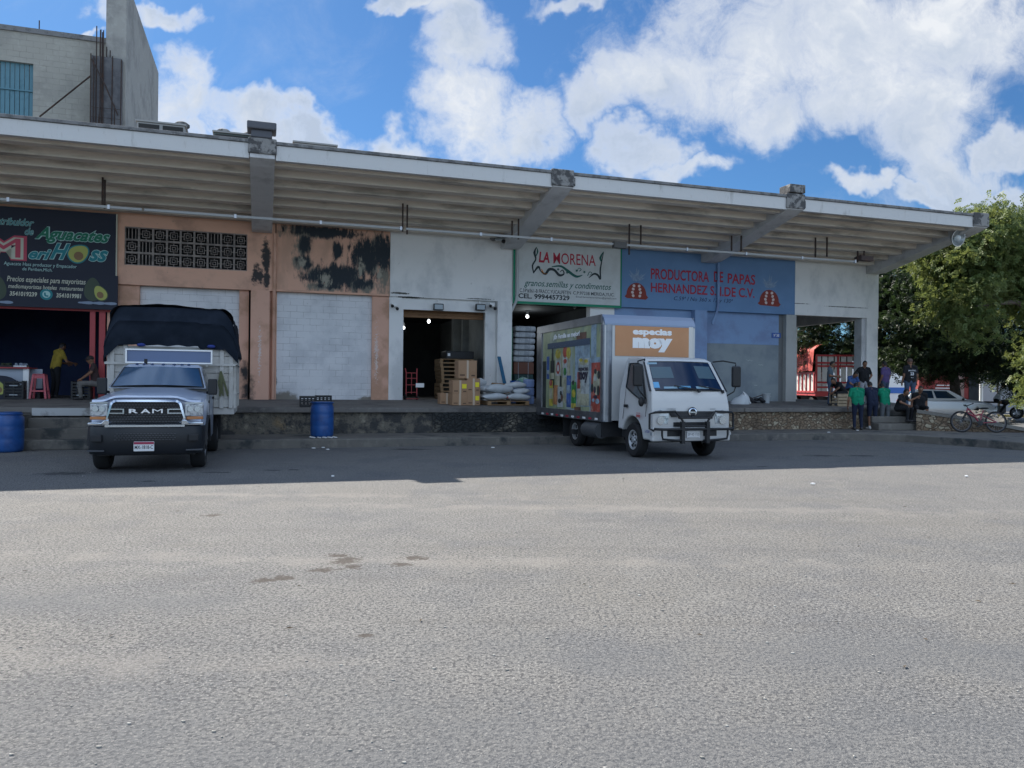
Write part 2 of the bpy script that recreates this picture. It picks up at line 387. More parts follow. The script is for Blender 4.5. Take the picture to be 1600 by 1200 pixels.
m_white = M('white_wall_paint', (.76, .75, .73), .85, var=[(.7, (.49, .50, .50), .45, .65, .7), (5, (.42, .41, .38), .64, .74, .5)], bump=(7, .15, .008), stretch=(1, 1, .7),
    stain=[([(-3.9, 4.62, .35, .04), (-3.6, 4.5, .5, .025), (-1.2, 4.55, .5, .02), (10.9, 4.95, 1.6, .02), (14.1, 4.9, 1.2, .02)], (.09, .09, .08), 9.0, 2.4, .3)])
m_block = M('white_block_paint', (.70, .70, .71), .85, var=[(1.0, (.50, .51, .53), .45, .65, .6), (9, (.40, .38, .33), .66, .74, .6)], brick=(.41, .205, .006, (.16, .15, .14), .55, .4), bump=(10, .35, .012),
    stain=[([(-7.7, 1.15, .7, .28), (-4.9, 1.1, .4, .15), (-11.0, 1.2, 1.5, .25), (-7.85, 1.8, .1, .8)], (.22, .20, .17), 3.0, 1.6, .5)])
m_blue = M('blue_wall_paint', (.135, .24, .41), .85, var=[(.8, (.15, .265, .45), .42, .62, .9), (3.0, (.24, .32, .45), .6, .74, .5)], bump=(7, .15, .008))
m_lblue = M('light_blue_paint', (.215, .325, .52), .85, var=[(1.1, (.185, .25, .41), .42, .62, .9)], bump=(7, .15, .008))
m_grn = M('grey_green_paint', (.24, .275, .29), .8, var=[(.9, (.17, .20, .23), .42, .62, .9), (2.5, (.27, .29, .29), .64, .74, .7)], bump=(7, .15, .008))
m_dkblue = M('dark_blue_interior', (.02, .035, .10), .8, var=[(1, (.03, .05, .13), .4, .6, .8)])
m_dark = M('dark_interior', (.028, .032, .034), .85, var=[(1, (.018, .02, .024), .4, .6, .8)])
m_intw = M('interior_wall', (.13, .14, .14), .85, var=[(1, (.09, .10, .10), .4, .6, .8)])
m_red = M('red_paint', (.38, .06, .065), .6, var=[(6, (.28, .05, .05), .5, .7, .6)])
m_green = M('green_paint', (.0, .20, .10), .55)
m_black = M('black_plastic', (.012, .013, .015), .5)
m_rubber = M('tyre_rubber', (.016, .016, .017), .85, bump=(30, .3, .005))
m_steel = M('dull_steel', (.42, .43, .45), .38, .85)
m_iron = M('rusty_iron', (.05, .035, .03), .85, var=[(6, (.11, .05, .03), .5, .7, .6)])
m_wht = M('white_enamel', (.78, .78, .77), .45)
m_pipe = M('pvc_pipe', (.42, .43, .43), .5, var=[(2, (.5, .5, .49), .5, .7, .5)])
m_navy = M('black_board', (.010, .014, .03), .6)
m_wood = M('raw_wood', (.30, .19, .10), .85, var=[(3, (.19, .115, .06), .45, .65, .8)], stretch=(1, 6, 6))
m_card = M('cardboard', (.36, .22, .13), .85, var=[(3, (.30, .18, .10), .45, .65, .6)])
m_tape = M('parcel_tape', (.50, .40, .30), .35)
m_yel = M('yellow_label', (.80, .68, .03), .5)

# ---- ground, kerb walk
def make_ground():
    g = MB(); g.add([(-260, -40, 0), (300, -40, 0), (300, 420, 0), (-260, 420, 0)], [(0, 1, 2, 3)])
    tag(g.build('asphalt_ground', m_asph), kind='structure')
    # kerb walk in front of the dock: outline in the facade frame, then swinging out to the right
    top = [(-30, 2.6), (-9.3, 2.6), (-9.3, 5.45), (4, 5.35), (8, 5.15), (9.2, 5.55), (10.6, 6.5), (11.2, 9.4), (11.9, 13.0), (14.5, 18.5), (20, 20), (26, 14), (22, 3.0), (12.6, 3.0), (-30, 3.0)]
    front = top[:12]
    P = [L(a, b, .22) for a, b in [(-9.3, 5.45), (4, 5.35), (8, 5.15), (9.2, 5.55), (10.6, 6.5), (11.2, 9.4), (11.9, 13.0), (14.5, 18.5), (22, 20), (34, 14), (34, 2.9), (14, 2.9), (-9.3, 2.9)]]
    k = MB(); n = len(P)
    k.add(P + [p - Vector((0, 0, .23)) for p in P], [tuple(range(n))] + [(i, n + i, n + (i + 1) % n, (i + 1) % n) for i in range(n)])
    tag(k.build('kerb_walk', m_kerb, bevel=.025), kind='structure')
make_ground()
def litter():
    rnd = random.Random(11)
    m_peb = M('pebble_stone', (.22, .21, .19), .9, var=[(20, (.4, .39, .36), .4, .6, .8)]); m_leaf = M('dry_leaf', (.05, .035, .02), .9)
    mb = MB()
    for i in range(900):
        y = 2.2 + 14 * rnd.random() ** 1.6; x = (rnd.random() * 1.5 - .75) * (y + 1)
        s = .003 + .006 * rnd.random() ** 2
        mb.ell((x, y, s * .4), s * (.8 + rnd.random()), s, s * .8, 6)
    tag(mb.build('loose_grit', m_peb, smooth=60), 'loose grit and small stones scattered on the asphalt', 'grit', kind='stuff')
    mb = MB()
    for i in range(60):
        y = 4 + 15 * rnd.random(); x = (rnd.random() * 1.4 - .7) * y; a = rnd.random() * 6; s = .012 + .02 * rnd.random()
        m = Matrix.Translation((x, y, .008)) @ Matrix.Rotation(a, 4, 'Z') @ Matrix.Rotation(.2, 4, 'X')
        mb.add([m @ Vector(p) for p in ((-s, 0, 0), (0, -s * .3, .004), (s, 0, .002), (0, s * .35, .006))], [(0, 1, 2, 3)])
    tag(mb.build('dry_leaves', m_leaf), 'dry leaves and dark scraps strewn over the asphalt', 'leaves', kind='stuff')
    mb = MB()
    for px, py in [(490, 701), (505, 700), (516, 697), (512, 703), (425, 698), (585, 697), (735, 695), (770, 700), (1295, 676), (1340, 673), (1510, 745), (520, 745), (1270, 757)] + [(485 + 3 * i, 683.5 + (i % 3) * .6) for i in range(14)]:
        r = CM.to_3x3() @ Vector(((px - 800) / 1200, (600 - py) / 1200, -1)); z = .225 if 678 < py < 688 or py < 678 else 0.01; k = (z - 1.6) / r.z; c = CM.translation + r * k
        mb.ell((c.x, c.y, z + .015), .03 + .03 * rnd.random(), .03, .015, 6)
    tag(mb.build('white_scraps', m_wht), 'white paper and peel scraps lying along the kerb and round the upright barrel', 'litter', kind='stuff')
litter()

# ================================================================ the market building
BLD = empty('market_building', 0, 0, 0, label='long market hall with ribbed concrete canopy and painted shop fronts over a loading dock', cat='building')
def part(name, mb, mats, parent=None, **k): return mb.build(name, mats, parent or BLD, **k)
def building():
    # loading dock: sloping deck, overhanging lip, masonry front
    A0, A1 = -30, 14.6
    d = MB(); zf, zb = .945, 1.10
    d.add([(A0, -3.4, zf), (A1, -3.4, zf), (A1, 0, zb), (A0, 0, zb), (A0, 14, zb), (16.2, 14, zb), (16.2, 0, zb), (A1 + .6, -3.0, zf + .02),
           (A0, -3.4, zf - .13), (A1, -3.4, zf - .13)], [(0, 1, 2, 3), (3, 2, 6, 5, 4), (1, 7, 6, 2), (0, 8, 9, 1)])
    part('dock_deck', d, m_deck)
    w = MB(); bx(w, A0, -9.4, 3.1, 3.36, 0, zf - .1); part('dock_wall', w, m_rub0)
    w = MB(); bx(w, -9.4, -3.5, 3.0, 3.34, 0, zf - .14); part('dock_wall', w, m_rub0)
    w = MB(); bx(w, -3.5, 2.8, 3.0, 3.385, 0, zf - .02); part('dock_wall', w, m_rub1)
    w = MB(); bx(w, 2.8, A1, 3.0, 3.33, 0, zf - .1); part('dock_wall', w, m_rub2)
    for a0, a1, bb_ in ((-30, -9.0, 3.44), (-9.0, -3.6, 3.46), (2.9, 6.6, 3.42), (7.0, 14.5, 3.44)):
        e = MB(); bx(e, a0, a1, 3.2, bb_, zf - .135, zf + .004); part('dock_edge', e, m_deck, bevel=.02)
    s = MB(); bx(s, -13.6, -9.9, 3.4, 3.85, 0, .70); bx(s, -13.6, -9.9, 3.85, 4.35, 0, .47); bx(s, -13.6, -9.9, 4.35, 4.9, 0, .235); bx(s, -14.3, -13.6, 3.45, 5.0, 0, .8)
    part('dock_steps', s, m_kerb, bevel=.02)
    k = MB(); bx(k, -13.6, -9.6, 3.47, 3.5, zf - .2, zf - .01); part('white_kerb_band', k, M('worn_white_paint', (.42, .43, .43), .85, var=[(3, (.18, .17, .16), .5, .65, .8)]))
    # upper wall band, bay by bay (front face b = 0)
    ZT = 6.62
    def band(a0, a1, mt, z0=4.5, b1=0.0):
        p = MB(); bx(p, a0, a1, -.25, b1, z0, ZT); return part('upper_wall', p, mt)
    band(-30, -12.3, m_peach)
    w = MB(); h0, h1, z0, z1 = -12.12, -8.68, 5.08, 6.22
    bx(w, -12.3, h0, -.25, 0, 4.5, ZT); bx(w, h1, -7.85, -.25, 0, 4.5, ZT); bx(w, h0, h1, -.25, 0, 4.5, z0); bx(w, h0, h1, -.25, 0, z1, ZT)
    part('upper_wall', w, m_peach, fix=False)
    # breeze block window, 9 by 3
    w = MB(); nx, nz = 9, 3; cw, ch = (h1 - h0) / nx, (z1 - z0) / nz; rnd = random.Random(5)
    for i in range(nx):
        for j in range(nz):
            x0, zz = h0 + i * cw, z0 + j * ch; t = .028
            fr = lambda m, g, th: (bx(w, x0 + m, x0 + cw - m, -.16, -g, zz + m, zz + m + th), bx(w, x0 + m, x0 + cw - m, -.16, -g, zz + ch - m - th, zz + ch - m), bx(w, x0 + m, x0 + m + th, -.16, -g, zz + m + th, zz + ch - m - th), bx(w, x0 + cw - m - th, x0 + cw - m, -.16, -g, zz + m + th, zz + ch - m - th))
            fr(0, .03, t)
            if (i, j) in ((0, 2), (1, 1), (6, 2)):
                for q in range(1, 4): bx(w, x0 + cw * q / 4 - .012, x0 + cw * q / 4 + .012, -.12, -.08, zz + t, zz + ch - t)
            elif (i, j) == (1, 0):
                for q in range(1, 4): bx(w, x0 + cw * q / 4 - .016, x0 + cw * q / 4 + .016, -.12, -.08, zz + t, zz + ch - t)
            else:
                fr(.085, .05, .018); fr(.14, .055, .016)
                for cxx in (0, 1):
                    bx(w, x0 + (t if cxx == 0 else cw - .09), x0 + (.09 if cxx == 0 else cw - t), -.12, -.06, zz + ch / 2 - .01, zz + ch / 2 + .01)
                bx(w, x0 + cw / 2 - .01, x0 + cw / 2 + .01, -.12, -.06, zz + t, zz + .09); bx(w, x0 + cw / 2 - .01, x0 + cw / 2 + .01, -.12, -.06, zz + ch - .09, zz + ch - t)
    part('breeze_block_window', w, M('breeze_block', (.30, .26, .235), .9, var=[(5, (.16, .14, .13), .45, .6, .8)]))
    w = MB(); bx(w, h0 - .1, h1 + .1, -.6, -.5, z0 - .1, z1 + .1); part('window_back', w, m_dark)
    band(-7.82, -4.25, m_mould); band(-4.24, -.03, m_white); band(-.02, 4.12, m_white); band(4.13, 11.62, m_blue); band(11.63, 15.7, m_white)
    w = MB(); bx(w, -7.8, -4.3, 0.003, .02, 4.5, 4.56); part('drip_edge', w, m_peach)
    # lower walls
    def lo(a0, a1, b1, mt, z1=4.497, z0=1.0, b0=-.45, name='lower_wall'):
        p = MB(); bx(p, a0, a1, b0, b1, z0, z1); return part(name, p, mt)
    lo(-30, -17.6, -.1, m_peachd); lo(-12.58, -11.72, -.12, m_peachd, name='pier')
    lo(-11.72, -8.9, -.3, m_block)
    lo(-8.9, -8.62, -.16, m_peachd, name='pier'); lo(-8.56, -8.0, .1, m_peachd, name='pilaster'); lo(-8.0, -7.78, -.2, m_peachd, name='pier')
    lo(-7.78, -4.80, -.2, m_block); lo(-4.80, -4.25, -.08, m_peachd, name='pier')
    lo(-4.25, -3.84, -.05, m_white, name='pier'); lo(-3.84, -.9, -.12, m_white, z0=4.17, name='door_header'); lo(-.9, -.6, -.1, m_white, name='pier')
    lo(-.6, -.08, .18, m_white, name='pilaster'); lo(2.95, 3.9, -.1, m_white, name='pier')
    lo(3.9, 7.1, -.15, m_lblue, z0=3.3); lo(3.9, 7.1, -.152, m_lblue, z1=3.298)
    p = MB(); bx(p, 7.1, 7.62, -.2, .12, 1.0, 4.497); part('pilaster', p, m_lblue)
    lo(7.62, 11.05, -.22, m_lblue, z0=3.3); lo(7.62, 11.05, -.218, m_grn, z1=3.297)
    p = MB(); bx(p, 11.05, 11.25, -.9, -.22, 1.0, 4.497); part('pier', p, M('pillar_grey', (.16, .165, .165), .85, var=[(2, (.11, .11, .11), .5, .7, .6)]))
    p = MB(); bx(p, 11.25, 11.72, -.35, -.02, 1.0, 4.497); part('corner_pillar', p, M('pillar_paint', (.40, .40, .385), .85, var=[(1.5, (.32, .31, .29), .5, .7, .6)], bump=(8, .2, .01)))
    p = MB(); bx(p, 15.12, 15.68, -.55, .0, .95, 4.497); part('corner_pillar', p, m_white); 
    p = MB(); bx(p, 14.95, 15.12, -.5, -.1, .95, 4.497); part('pillar_return', p, m_beam)
    # side and back closures
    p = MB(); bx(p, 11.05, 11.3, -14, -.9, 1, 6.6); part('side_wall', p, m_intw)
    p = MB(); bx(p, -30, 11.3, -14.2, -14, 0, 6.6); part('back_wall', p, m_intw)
    p = MB(); bx(p, 15.45, 15.7, -5, -.25, 4.5, 6.6); part('side_beam', p, m_white)
    for bq in (-5.0,):
        p = MB(); bx(p, 15.15, 15.7, bq - .5, bq, .95, 6.6); part('corner_pillar', p, m_white)
    p = MB(); bx(p, 11.3, 15.7, -5.3, -5.05, 5.6, 6.6); part('back_beam', p, m_white)
    # rooms behind the three open fronts
    def room(a0, a1, dep, z1, mw, mb_, mf, b0=-.46, z0=1.1, nm='shop_room'):
        r = MB(); y0, y1 = -b0, dep
        r.add([(a0, y0, z0 + .004), (a1, y0, z0 + .004), (a1, y1, z0 + .004), (a0, y1, z0 + .004)], [(0, 1, 2, 3)], 2)
        r.add([(a0, y0, z1), (a1, y0, z1), (a1, y1, z1), (a0, y1, z1)], [(0, 1, 2, 3)], 0)
        r.add([(a0, y0, z0), (a0, y0, z1), (a0, y1, z1), (a0, y1, z0), (a1, y0, z0), (a1, y0, z1), (a1, y1, z1), (a1, y1, z0)], [(0, 1, 2, 3), (4, 5, 6, 7)], 0)
        r.add([(a0, y1, z0), (a1, y1, z0), (a1, y1, z1), (a0, y1, z1)], [(0, 1, 2, 3)], 1)
        part(nm, r, [mw, mb_, mf])
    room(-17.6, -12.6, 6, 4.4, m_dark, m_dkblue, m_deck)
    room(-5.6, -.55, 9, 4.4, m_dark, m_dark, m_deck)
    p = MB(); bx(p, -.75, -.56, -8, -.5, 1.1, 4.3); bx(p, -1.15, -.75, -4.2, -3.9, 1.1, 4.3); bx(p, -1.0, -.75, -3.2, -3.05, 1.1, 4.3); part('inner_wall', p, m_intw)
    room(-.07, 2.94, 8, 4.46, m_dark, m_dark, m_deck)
    # door bits
    p = MB()
    for i in range(5): p.tube([(-3.8, .42 + .03 * (i % 2), 4.12 - .055 * i), (-.94, .42 + .03 * (i % 2), 4.12 - .055 * i)], .034, 8)
    part('roller_shutter', p, M('shutter_brown', (.24, .13, .065), .6, var=[(3, (.15, .08, .04), .5, .7, .6)]))
    p = MB(); bx(p, -3.84, -.9, -.125, -.08, 4.10, 4.168); bx(p, -3.84, -3.78, -.12, -.06, 1.1, 4.1); bx(p, -.96, -.9, -.12, -.06, 1.1, 4.1); part('door_frame', p, m_white)
    p = MB(); bx(p, -17.5, -12.5, -.1, -.02, 3.66, 3.80); bx(p, -13.02, -12.88, -.12, -.04, 1.1, 3.66); bx(p, -12.78, -12.62, -.13, -.05, 1.1, 3.66); part('red_door_frame', p, m_red)
    p = MB(); bx(p, -.075, -.01, -.05, .02, 1.1, 3.6); part('green_door_frame', p, m_green)
    p = MB(); bx(p, 4.3, 6.9, -.15, -.10, 4.1, 4.2); part('window_lintel', p, m_wht)
    # canopy: joists, beams, fascia, roof slab
    edges = [(-30, -8.55), (-7.95, -.45), (.12, 7.42), (7.98, 15.1)]
    nj = 7; pt = 4.85 / nj
    for a0, a1 in edges:
        j = MB()
        for i in range(nj):
            b = (i + .42) * pt; z = zsof(b); a_ = a0 - .02; c_ = a1 + .02
            pr = [(b - .17, z + .32), (b - .165, z + .02), (b - .15, z), (b + .15, z), (b + .165, z + .02), (b + .17, z + .32)]
            n = len(pr); j.add([(a_, -p[0], p[1]) for p in pr] + [(c_, -p[0], p[1]) for p in pr], [(q, q + 1, n + q + 1, n + q) for q in range(n - 1)])
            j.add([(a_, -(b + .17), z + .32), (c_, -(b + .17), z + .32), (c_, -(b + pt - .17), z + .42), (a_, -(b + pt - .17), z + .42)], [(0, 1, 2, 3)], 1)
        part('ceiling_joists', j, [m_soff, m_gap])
    s = MB(); s.prismx([(14.2, 6.6), (.25, 6.62), (0, 6.9), (-4.86, 7.56), (-4.86, 7.66), (0, 7.25), (14.2, 7.1)], -30, 15.25); part('roof_slab', s, m_lip)
    for i, (c, m_) in enumerate(((-8.25, m_beam), (-.17, m_beam), (7.7, m_beam), (15.35, m_beam))):
        h = .30; p = MB()
        z0 = 6.30
        p.prismx([(-.0, z0), (-.45, z0 - .0), (-4.6, 7.12), (-4.98, 7.24), (-4.98, 7.58), (-.0, 7.0)], c - h, c + h)
        part('canopy_beam', p, m_, bevel=.012)
        q = MB(); bx(q, c - h - .04, c + h + .04, 4.75, 5.02, 7.26 if i else 7.34, 7.74)
        if i != 0: bx(q, c - .1, c + h + .1, 4.7, 4.98, 7.3, 7.55)
        part('beam_end', q, m_stub, bevel=.03)
    for a0, a1 in edges:
        f = MB(); bx(f, a0 + .02, a1 - .02, 4.80, 4.95, 7.22, 7.60); part('fascia', f, m_fasc, bevel=.008)
        f = MB(); bx(f, a0 + .02, a1 - .02, 4.6, 4.99, 7.605, 7.69); part('roof_edge', f, m_lip, bevel=.012)
    c = MB(); bx(c, -8.62, -7.92, 4.55, 5.12, 7.93, 8.12); bx(c, -8.52, -8.02, 4.65, 5.04, 7.74, 7.93); part('beam_cap', c, M('dark_cap', (.10, .105, .12), .8), bevel=.03)
    c = MB(); bx(c, 7.45, 8.02, 4.5, 5.05, 7.76, 8.02); part('beam_cap', c, m_stub, bevel=.02)
    # drainpipes
    for a, z0, b, dz in ((-7.86, 1.1, .05, 0), (-.02, 1.3, .1, 0), (7.98, 3.2, .06, 0)):
        p = MB()
        if a < -5: p.tube([(a, -b, 6.3), (a, -b, 4.6), (a - .02, .12, 4.3), (a - .02, .12, 1.1)], .055, 8)
        else: p.tube([(a + .14, -b, 6.3), (a + .14, -b, 4.75), (a + .1, -b, 4.5), (a - .1, -b - .02, 4.1), (a - .12, -b - .02, 1.12 if a < 1 else 4.0)], .05, 8)
        part('drainpipe', p, m_pipe if a > -5 and a < 5 else (m_lblue if a > 5 else m_peachd), smooth=50)
    # lettering and pictures painted straight on the blue wall
    t = MB()
    TX(t, 'PRODUCTORA', 1017, 1108, 1019, 419, 436, .0, .02); TX(t, 'DE', 1115.5, 1130, 1117, 424, 440.5, .0, .02); TX(t, 'PAPAS', 1137, 1180, 1139, 427, 443, .0, .02)
    TX(t, 'HERNANDEZ S.', 1017, 1119, 1019, 441.5, 456.5, .0, .02); TX(t, 'I.DE C.V.', 1125, 1179, 1127, 448, 463, .0, .02)
    part('painted_lettering', t, M('red_sign_paint', (.36, .025, .05), .7, var=[(12, (.2, .05, .1), .6, .75, .6)]))
    t = MB(); TX(t, 'C.59\u00aa I No 360 x 13 y 130\u00aa', 1053, 1145, 1056, 463, 471, .0, .0, .25); part('painted_address', t, M('ink_blue', (.015, .02, .06), .7))
    m_dome = M('painted_red_brown', (.24, .045, .035), .8, var=[(9, (.16, .03, .03), .5, .7, .8)]); m_pk = M('painted_pink_white', (.62, .52, .50), .8)
    m_fnt = M('painted_pale_leaf', (.26, .36, .48), .8, var=[(12, (.17, .25, .40), .4, .6, .9)])
    for xl, xr, yt, yb in ((976, 1013, 440, 466), (1184, 1220, 451, 477)):
        a0, z1 = WF(xl, yt); a1 = WF(xr, yt)[0]; z0 = WF(xl, yb)[1]; cx = (a0 + a1) / 2; w = a1 - a0; h = z1 - z0
        d = MB(); pts = [(a0, z0 + .12 * h), (a0 + .1 * w, z0 + .02 * h), (a1 - .1 * w, z0 - .03 * h), (a1, z0 + .1 * h)] + [(cx + w * .42 * math.cos(q) , z0 + .25 * h + .72 * h * math.sin(q)) for q in [math.pi * k / 12 for k in range(13)]]
        d.add([(x, -.003, z) for x, z in pts], [tuple(range(len(pts)))]); part('painted_dome', d, m_dome)
        d = MB()
        for k in range(8):
            s_ = -1 if k % 2 else 1; r = k // 2; q = cx + s_ * (.17 - .03 * abs(r - 1)) * w; zz = z0 + h * (.18 + .20 * r); tl = s_ * .5
            e = [(q + math.cos(u) * .06 * w * math.cos(tl) - math.sin(u) * .085 * h * math.sin(tl), zz + math.cos(u) * .06 * w * math.sin(tl) + math.sin(u) * .085 * h * math.cos(tl)) for u in [2 * math.pi * i / 12 for i in range(12)]]
            d.add([(x, -.006, z) for x, z in e], [tuple(range(12))])
        part('painted_leaves', d, m_pk)
        d = MB()
        for k in range(11):
            an = math.pi * (.12 + .076 * k); l = h * (.7 + .25 * math.sin(k * 1.7)); p0 = Vector((cx, -.003, z0 + h * 1.05)); p1 = p0 + Vector((math.cos(an) * l * .85, 0, math.sin(an) * l)); wv = Vector((-math.sin(an), 0, math.cos(an))) * .035
            d.add([p0, p0.lerp(p1, .6) + wv, p1, p0.lerp(p1, .6) - wv], [(0, 1, 2, 3)])
        part('painted_plant', d, m_fnt)
    p = MB(); a, z = WF(1213, 524, -.19); bx(p, a - .20, a + .20, -.2, -.185, z - .10, z + .10, 0); TX(p, 'N\u00b0 360', 1209, 1217.5, 1211, 521.5, 526, -.185, .01, mi=1)
    part('number_plate', p, [M('enamel_blue', (.02, .08, .32), .4), m_wht])
    # bits of graffiti scrawl on the grey-green wall
    t = MB()
    for (px, py, s_) in ((1165, 563, 1), (1185, 570, .7), (1178, 602, .5)):
        a, z = WF(px, py, -.215); pts = [(a + .05 * s_ * i, .214, z + .03 * s_ * math.sin(i * 2.1)) for i in range(7)]
        for i in range(6): t.bar(pts[i], pts[i + 1], .012, .012)
    part('scratched_mark', t, M('chalk_grey', (.45, .48, .48), .9))
building()

# ---- shop signs
def avocado(mb, a, z, w, h, b, tilt=0, mis=(0, 1, 2)):
    def el(cx, cz, rx, rz, mi, dy, egg=.0):
        pts = []
        for i in range(24):
            u = 2 * math.pi * i / 24; x = math.cos(u) * rx * (1 - egg * math.sin(u)); y = math.sin(u) * rz
            pts.append((cx + x * math.cos(tilt) - y * math.sin(tilt), -b - dy, cz + x * math.sin(tilt) + y * math.cos(tilt)))
        mb.add(pts, [tuple(range(24))], mi)
    el(a, z, w / 2, h / 2, mis[0], .004, .2); el(a, z, w / 2 * .86, h / 2 * .88, mis[1], .007, .2); el(a, z - h * .12, w * .24, h * .2, mis[2], .010)
def signs():
    b = .10
    s = empty('shop_sign', WF(60, 400)[0], .06, 4.5, label='black painted sign board with white and red letter M and a cut avocado, upper left', cat='shop sign')
    o = Vector((WF(60, 400)[0], -.06, 4.5))
    mats = [m_navy, M('sign_teal', (.012, .19, .22), .6), M('sign_green', (.01, .16, .09), .6), M('sign_pale', (.38, .58, .55), .6), M('sign_red', (.45, .06, .10), .6),
            M('sign_cream', (.50, .50, .40), .6), M('avocado_flesh', (.38, .40, .10), .6), M('avocado_pit', (.22, .13, .06), .6), M('avocado_skin', (.05, .07, .045), .6), M('sign_grey', (.22, .27, .36), .6)]
    def put(name, mb):
        mb.v = [(x - o.x, y - o.y, z - o.z) for x, y, z in mb.v]; return mb.build(name, mats, s)
    zt = 6.54; zb = WF(100, 427, b)[1]; ar = WF(181, 400, b)[0]
    m = MB(); bx(m, -18, ar, .03, b, zb, zt, 0); bx(m, ar, ar + .03, .02, b + .01, zb - .1, zt, 5); put('board', m)
    t = MB()
    def dbl(txt, xl, xr, xa, yt, yb, mi, sh, g=.015, bo=.03):
        TX(t, txt, xl, xr, xa, yt, yb, b, bo + .035, sh, 3, g, thick=.002); TX(t, txt, xl, xr, xa, yt, yb, b, bo, sh, mi, thick=.005)
    dbl('Distribuidor', -20, 53, 53, 343, 354, 1, .35, .008, .0); dbl('de', 39, 52.5, 45, 356, 367, 1, .35, .008, .0)
    dbl('Aguacates', 55, 172, 79, 355, 380, 2, .45); dbl('eri', 45, 80, 60, 389, 405, 1, .4); dbl('H', 78, 110, 90, 380, 405, 1, .5); dbl('ss', 139, 169, 150, 391, 408.5, 1, .4)
    TX(t, 'Aguacate Hass productor y Empacador', 6, 120, 20, 409, 416, b, 0, .1, 3); TX(t, 'de Periban,Mich.', 35, 82, 45, 418, 423.5, b, 0, .1, 3)
    put('painted_lettering', t)
    t = MB(); TX(t, 'M', -28, 41, 5, 368, 405, b, .10, 0, 4, .02, thick=.002); TX(t, 'M', -26, 37, 5, 370, 404, b, .07, 0, 5, 0, thick=.005); TX(t, 'M', -22, 33, 5, 371, 402, b, .0, 0, 4, -.01, thick=.008); put('big_letter', t)
    t = MB(); a, z = WF(123, 396, b); avocado(t, a, z, .52, .62, b, -.9, (1, 6, 7)); put('painted_avocado', t)
    # lower banner
    s = empty('shop_banner', WF(60, 450)[0], .1, 3.8, label='long black banner with cream price lettering and phone numbers, above the red door frame', cat='banner')
    o = Vector((WF(60, 450)[0], -.1, 3.8)); b = .15; ar = WF(184, 450, b)[0]; z1 = WF(100, 427, b)[1]; z0 = WF(100, 481.5, b)[1]
    m = MB(); bx(m, -18, ar, .10, b, z0, z1, 0); put('board', m)
    t = MB(); TX(t, 'Precios especiales para mayoristas', 11, 134, 15, 431, 442, b, .012, .2, 5); TX(t, 'mediomayoristas hoteles  restaurantes', 13, 130, 17, 443.5, 452, b, .012, .2, 5)
    TX(t, '3541019239', 15, 58, 17, 455, 462, b, .03, .1, 5); TX(t, '3541019981', 88, 127, 90, 458, 465, b, .03, .1, 5); put('painted_lettering', t)
    t = MB(); a, z = WF(72.5, 460, b)
    t.add([(a + .16 * math.cos(u), -b - .003, z + .16 * math.sin(u)) for u in [math.pi * i / 12 for i in range(24)]], [tuple(range(24))], 1)
    t.add([(a + .10 * math.cos(u), -b - .006, z + .10 * math.sin(u)) for u in [math.pi * i / 12 for i in range(24)]], [tuple(range(24))], 3)
    t.bar((a - .04, -b - .01, z + .05), (a - .03, -b - .01, z - .04), .04, .01, 1, up=(0, 1, 0)); t.bar((a - .03, -b - .01, z - .04), (a + .05, -b - .01, z - .05), .04, .01, 1, up=(0, 1, 0)); put('phone_symbol', t)
    for px, fl in ((152, 1), (-12, -1)):
        t = MB(); a, z = WF(px, 455 if fl > 0 else 452, b)
        t.add([(a - fl * .12 + .22 * math.cos(u) * (1 - .25 * math.sin(u)), -b - .002, z + .05 + .34 * math.sin(u)) for u in [math.pi * i / 12 for i in range(24)]], [tuple(range(24))], 8)
        avocado(t, a + fl * .08, z - .05, .36, .5, b + .003, fl * .5, (8, 6, 7))
        for k in range(9):
            q = a - .42 + .10 * k; r = .05 + .02 * (k % 3)
            t.add([(q + r * 1.6 * math.cos(u), -b - .012 - .001 * k, z - .35 + r * .5 * math.sin(u)) for u in [math.pi * i / 6 for i in range(12)]], [tuple(range(12))], 9)
        put('painted_avocado', t)
    # white sign with green border
    b = .06; a0, a1 = -.02, 4.10; z0, z1 = 4.44, 6.58
    s = empty('shop_sign', 2, .02, 4.44, label='white sign board with red title, dark scrollwork and green border above the middle shop', cat='shop sign'); o = Vector((2, -.02, 4.44))
    mats = [M('sign_white', (.56, .58, .57), .7, var=[(2, (.48, .49, .47), .45, .65, .6)]), m_green, M('title_red', (.42, .02, .045), .6), M('sign_dark_green', (.01, .10, .08), .6), M('sign_black', (.02, .03, .035), .6), M('sign_orange', (.55, .2, .04), .6)]
    m = MB(); bx(m, a0, a1, .005, b, z0, z1, 0); put('board', m)
    m = MB(); bx(m, a0, a0 + .075, b, b + .012, z0, z1, 1); bx(m, a0 + .075, a1, b, b + .012, z0, z0 + .09, 1); bx(m, a1 - .05, a1, b, b + .012, z0 + .09, z1, 1); put('border', m)
    t = MB(); TX(t, 'LA', 842, 859, 843, 393, 410, b, .035, .12, 2); TX(t, 'MORENA', 864.5, 931, 866, 394.5, 412, b, .004, -.02, 2); put('title', t)
    t = MB(); TX(t, 'granos.semillas y condimentos', 819, 955, 821, 436.5, 449.5, b, .008, .35, 3)
    TX(t, 'C.59\u00aa#361-B FRACC.YUCALPETEN', 812, 892, 813, 450.5, 457, b, .01, 0, 4); TX(t, 'C.P.97238 MERIDA,YUC.', 895.5, 960, 897, 455, 461, b, .01, 0, 4)
    TX(t, 'CEL. 9994457329', 810, 890, 812, 458, 466, b, .03, 0, 4); TX(t, 'Email:lamorenaventas@gmail.com', 900, 963, 902, 462, 466, b, 0, 0, 4); put('small_lettering', t)
    t = MB()
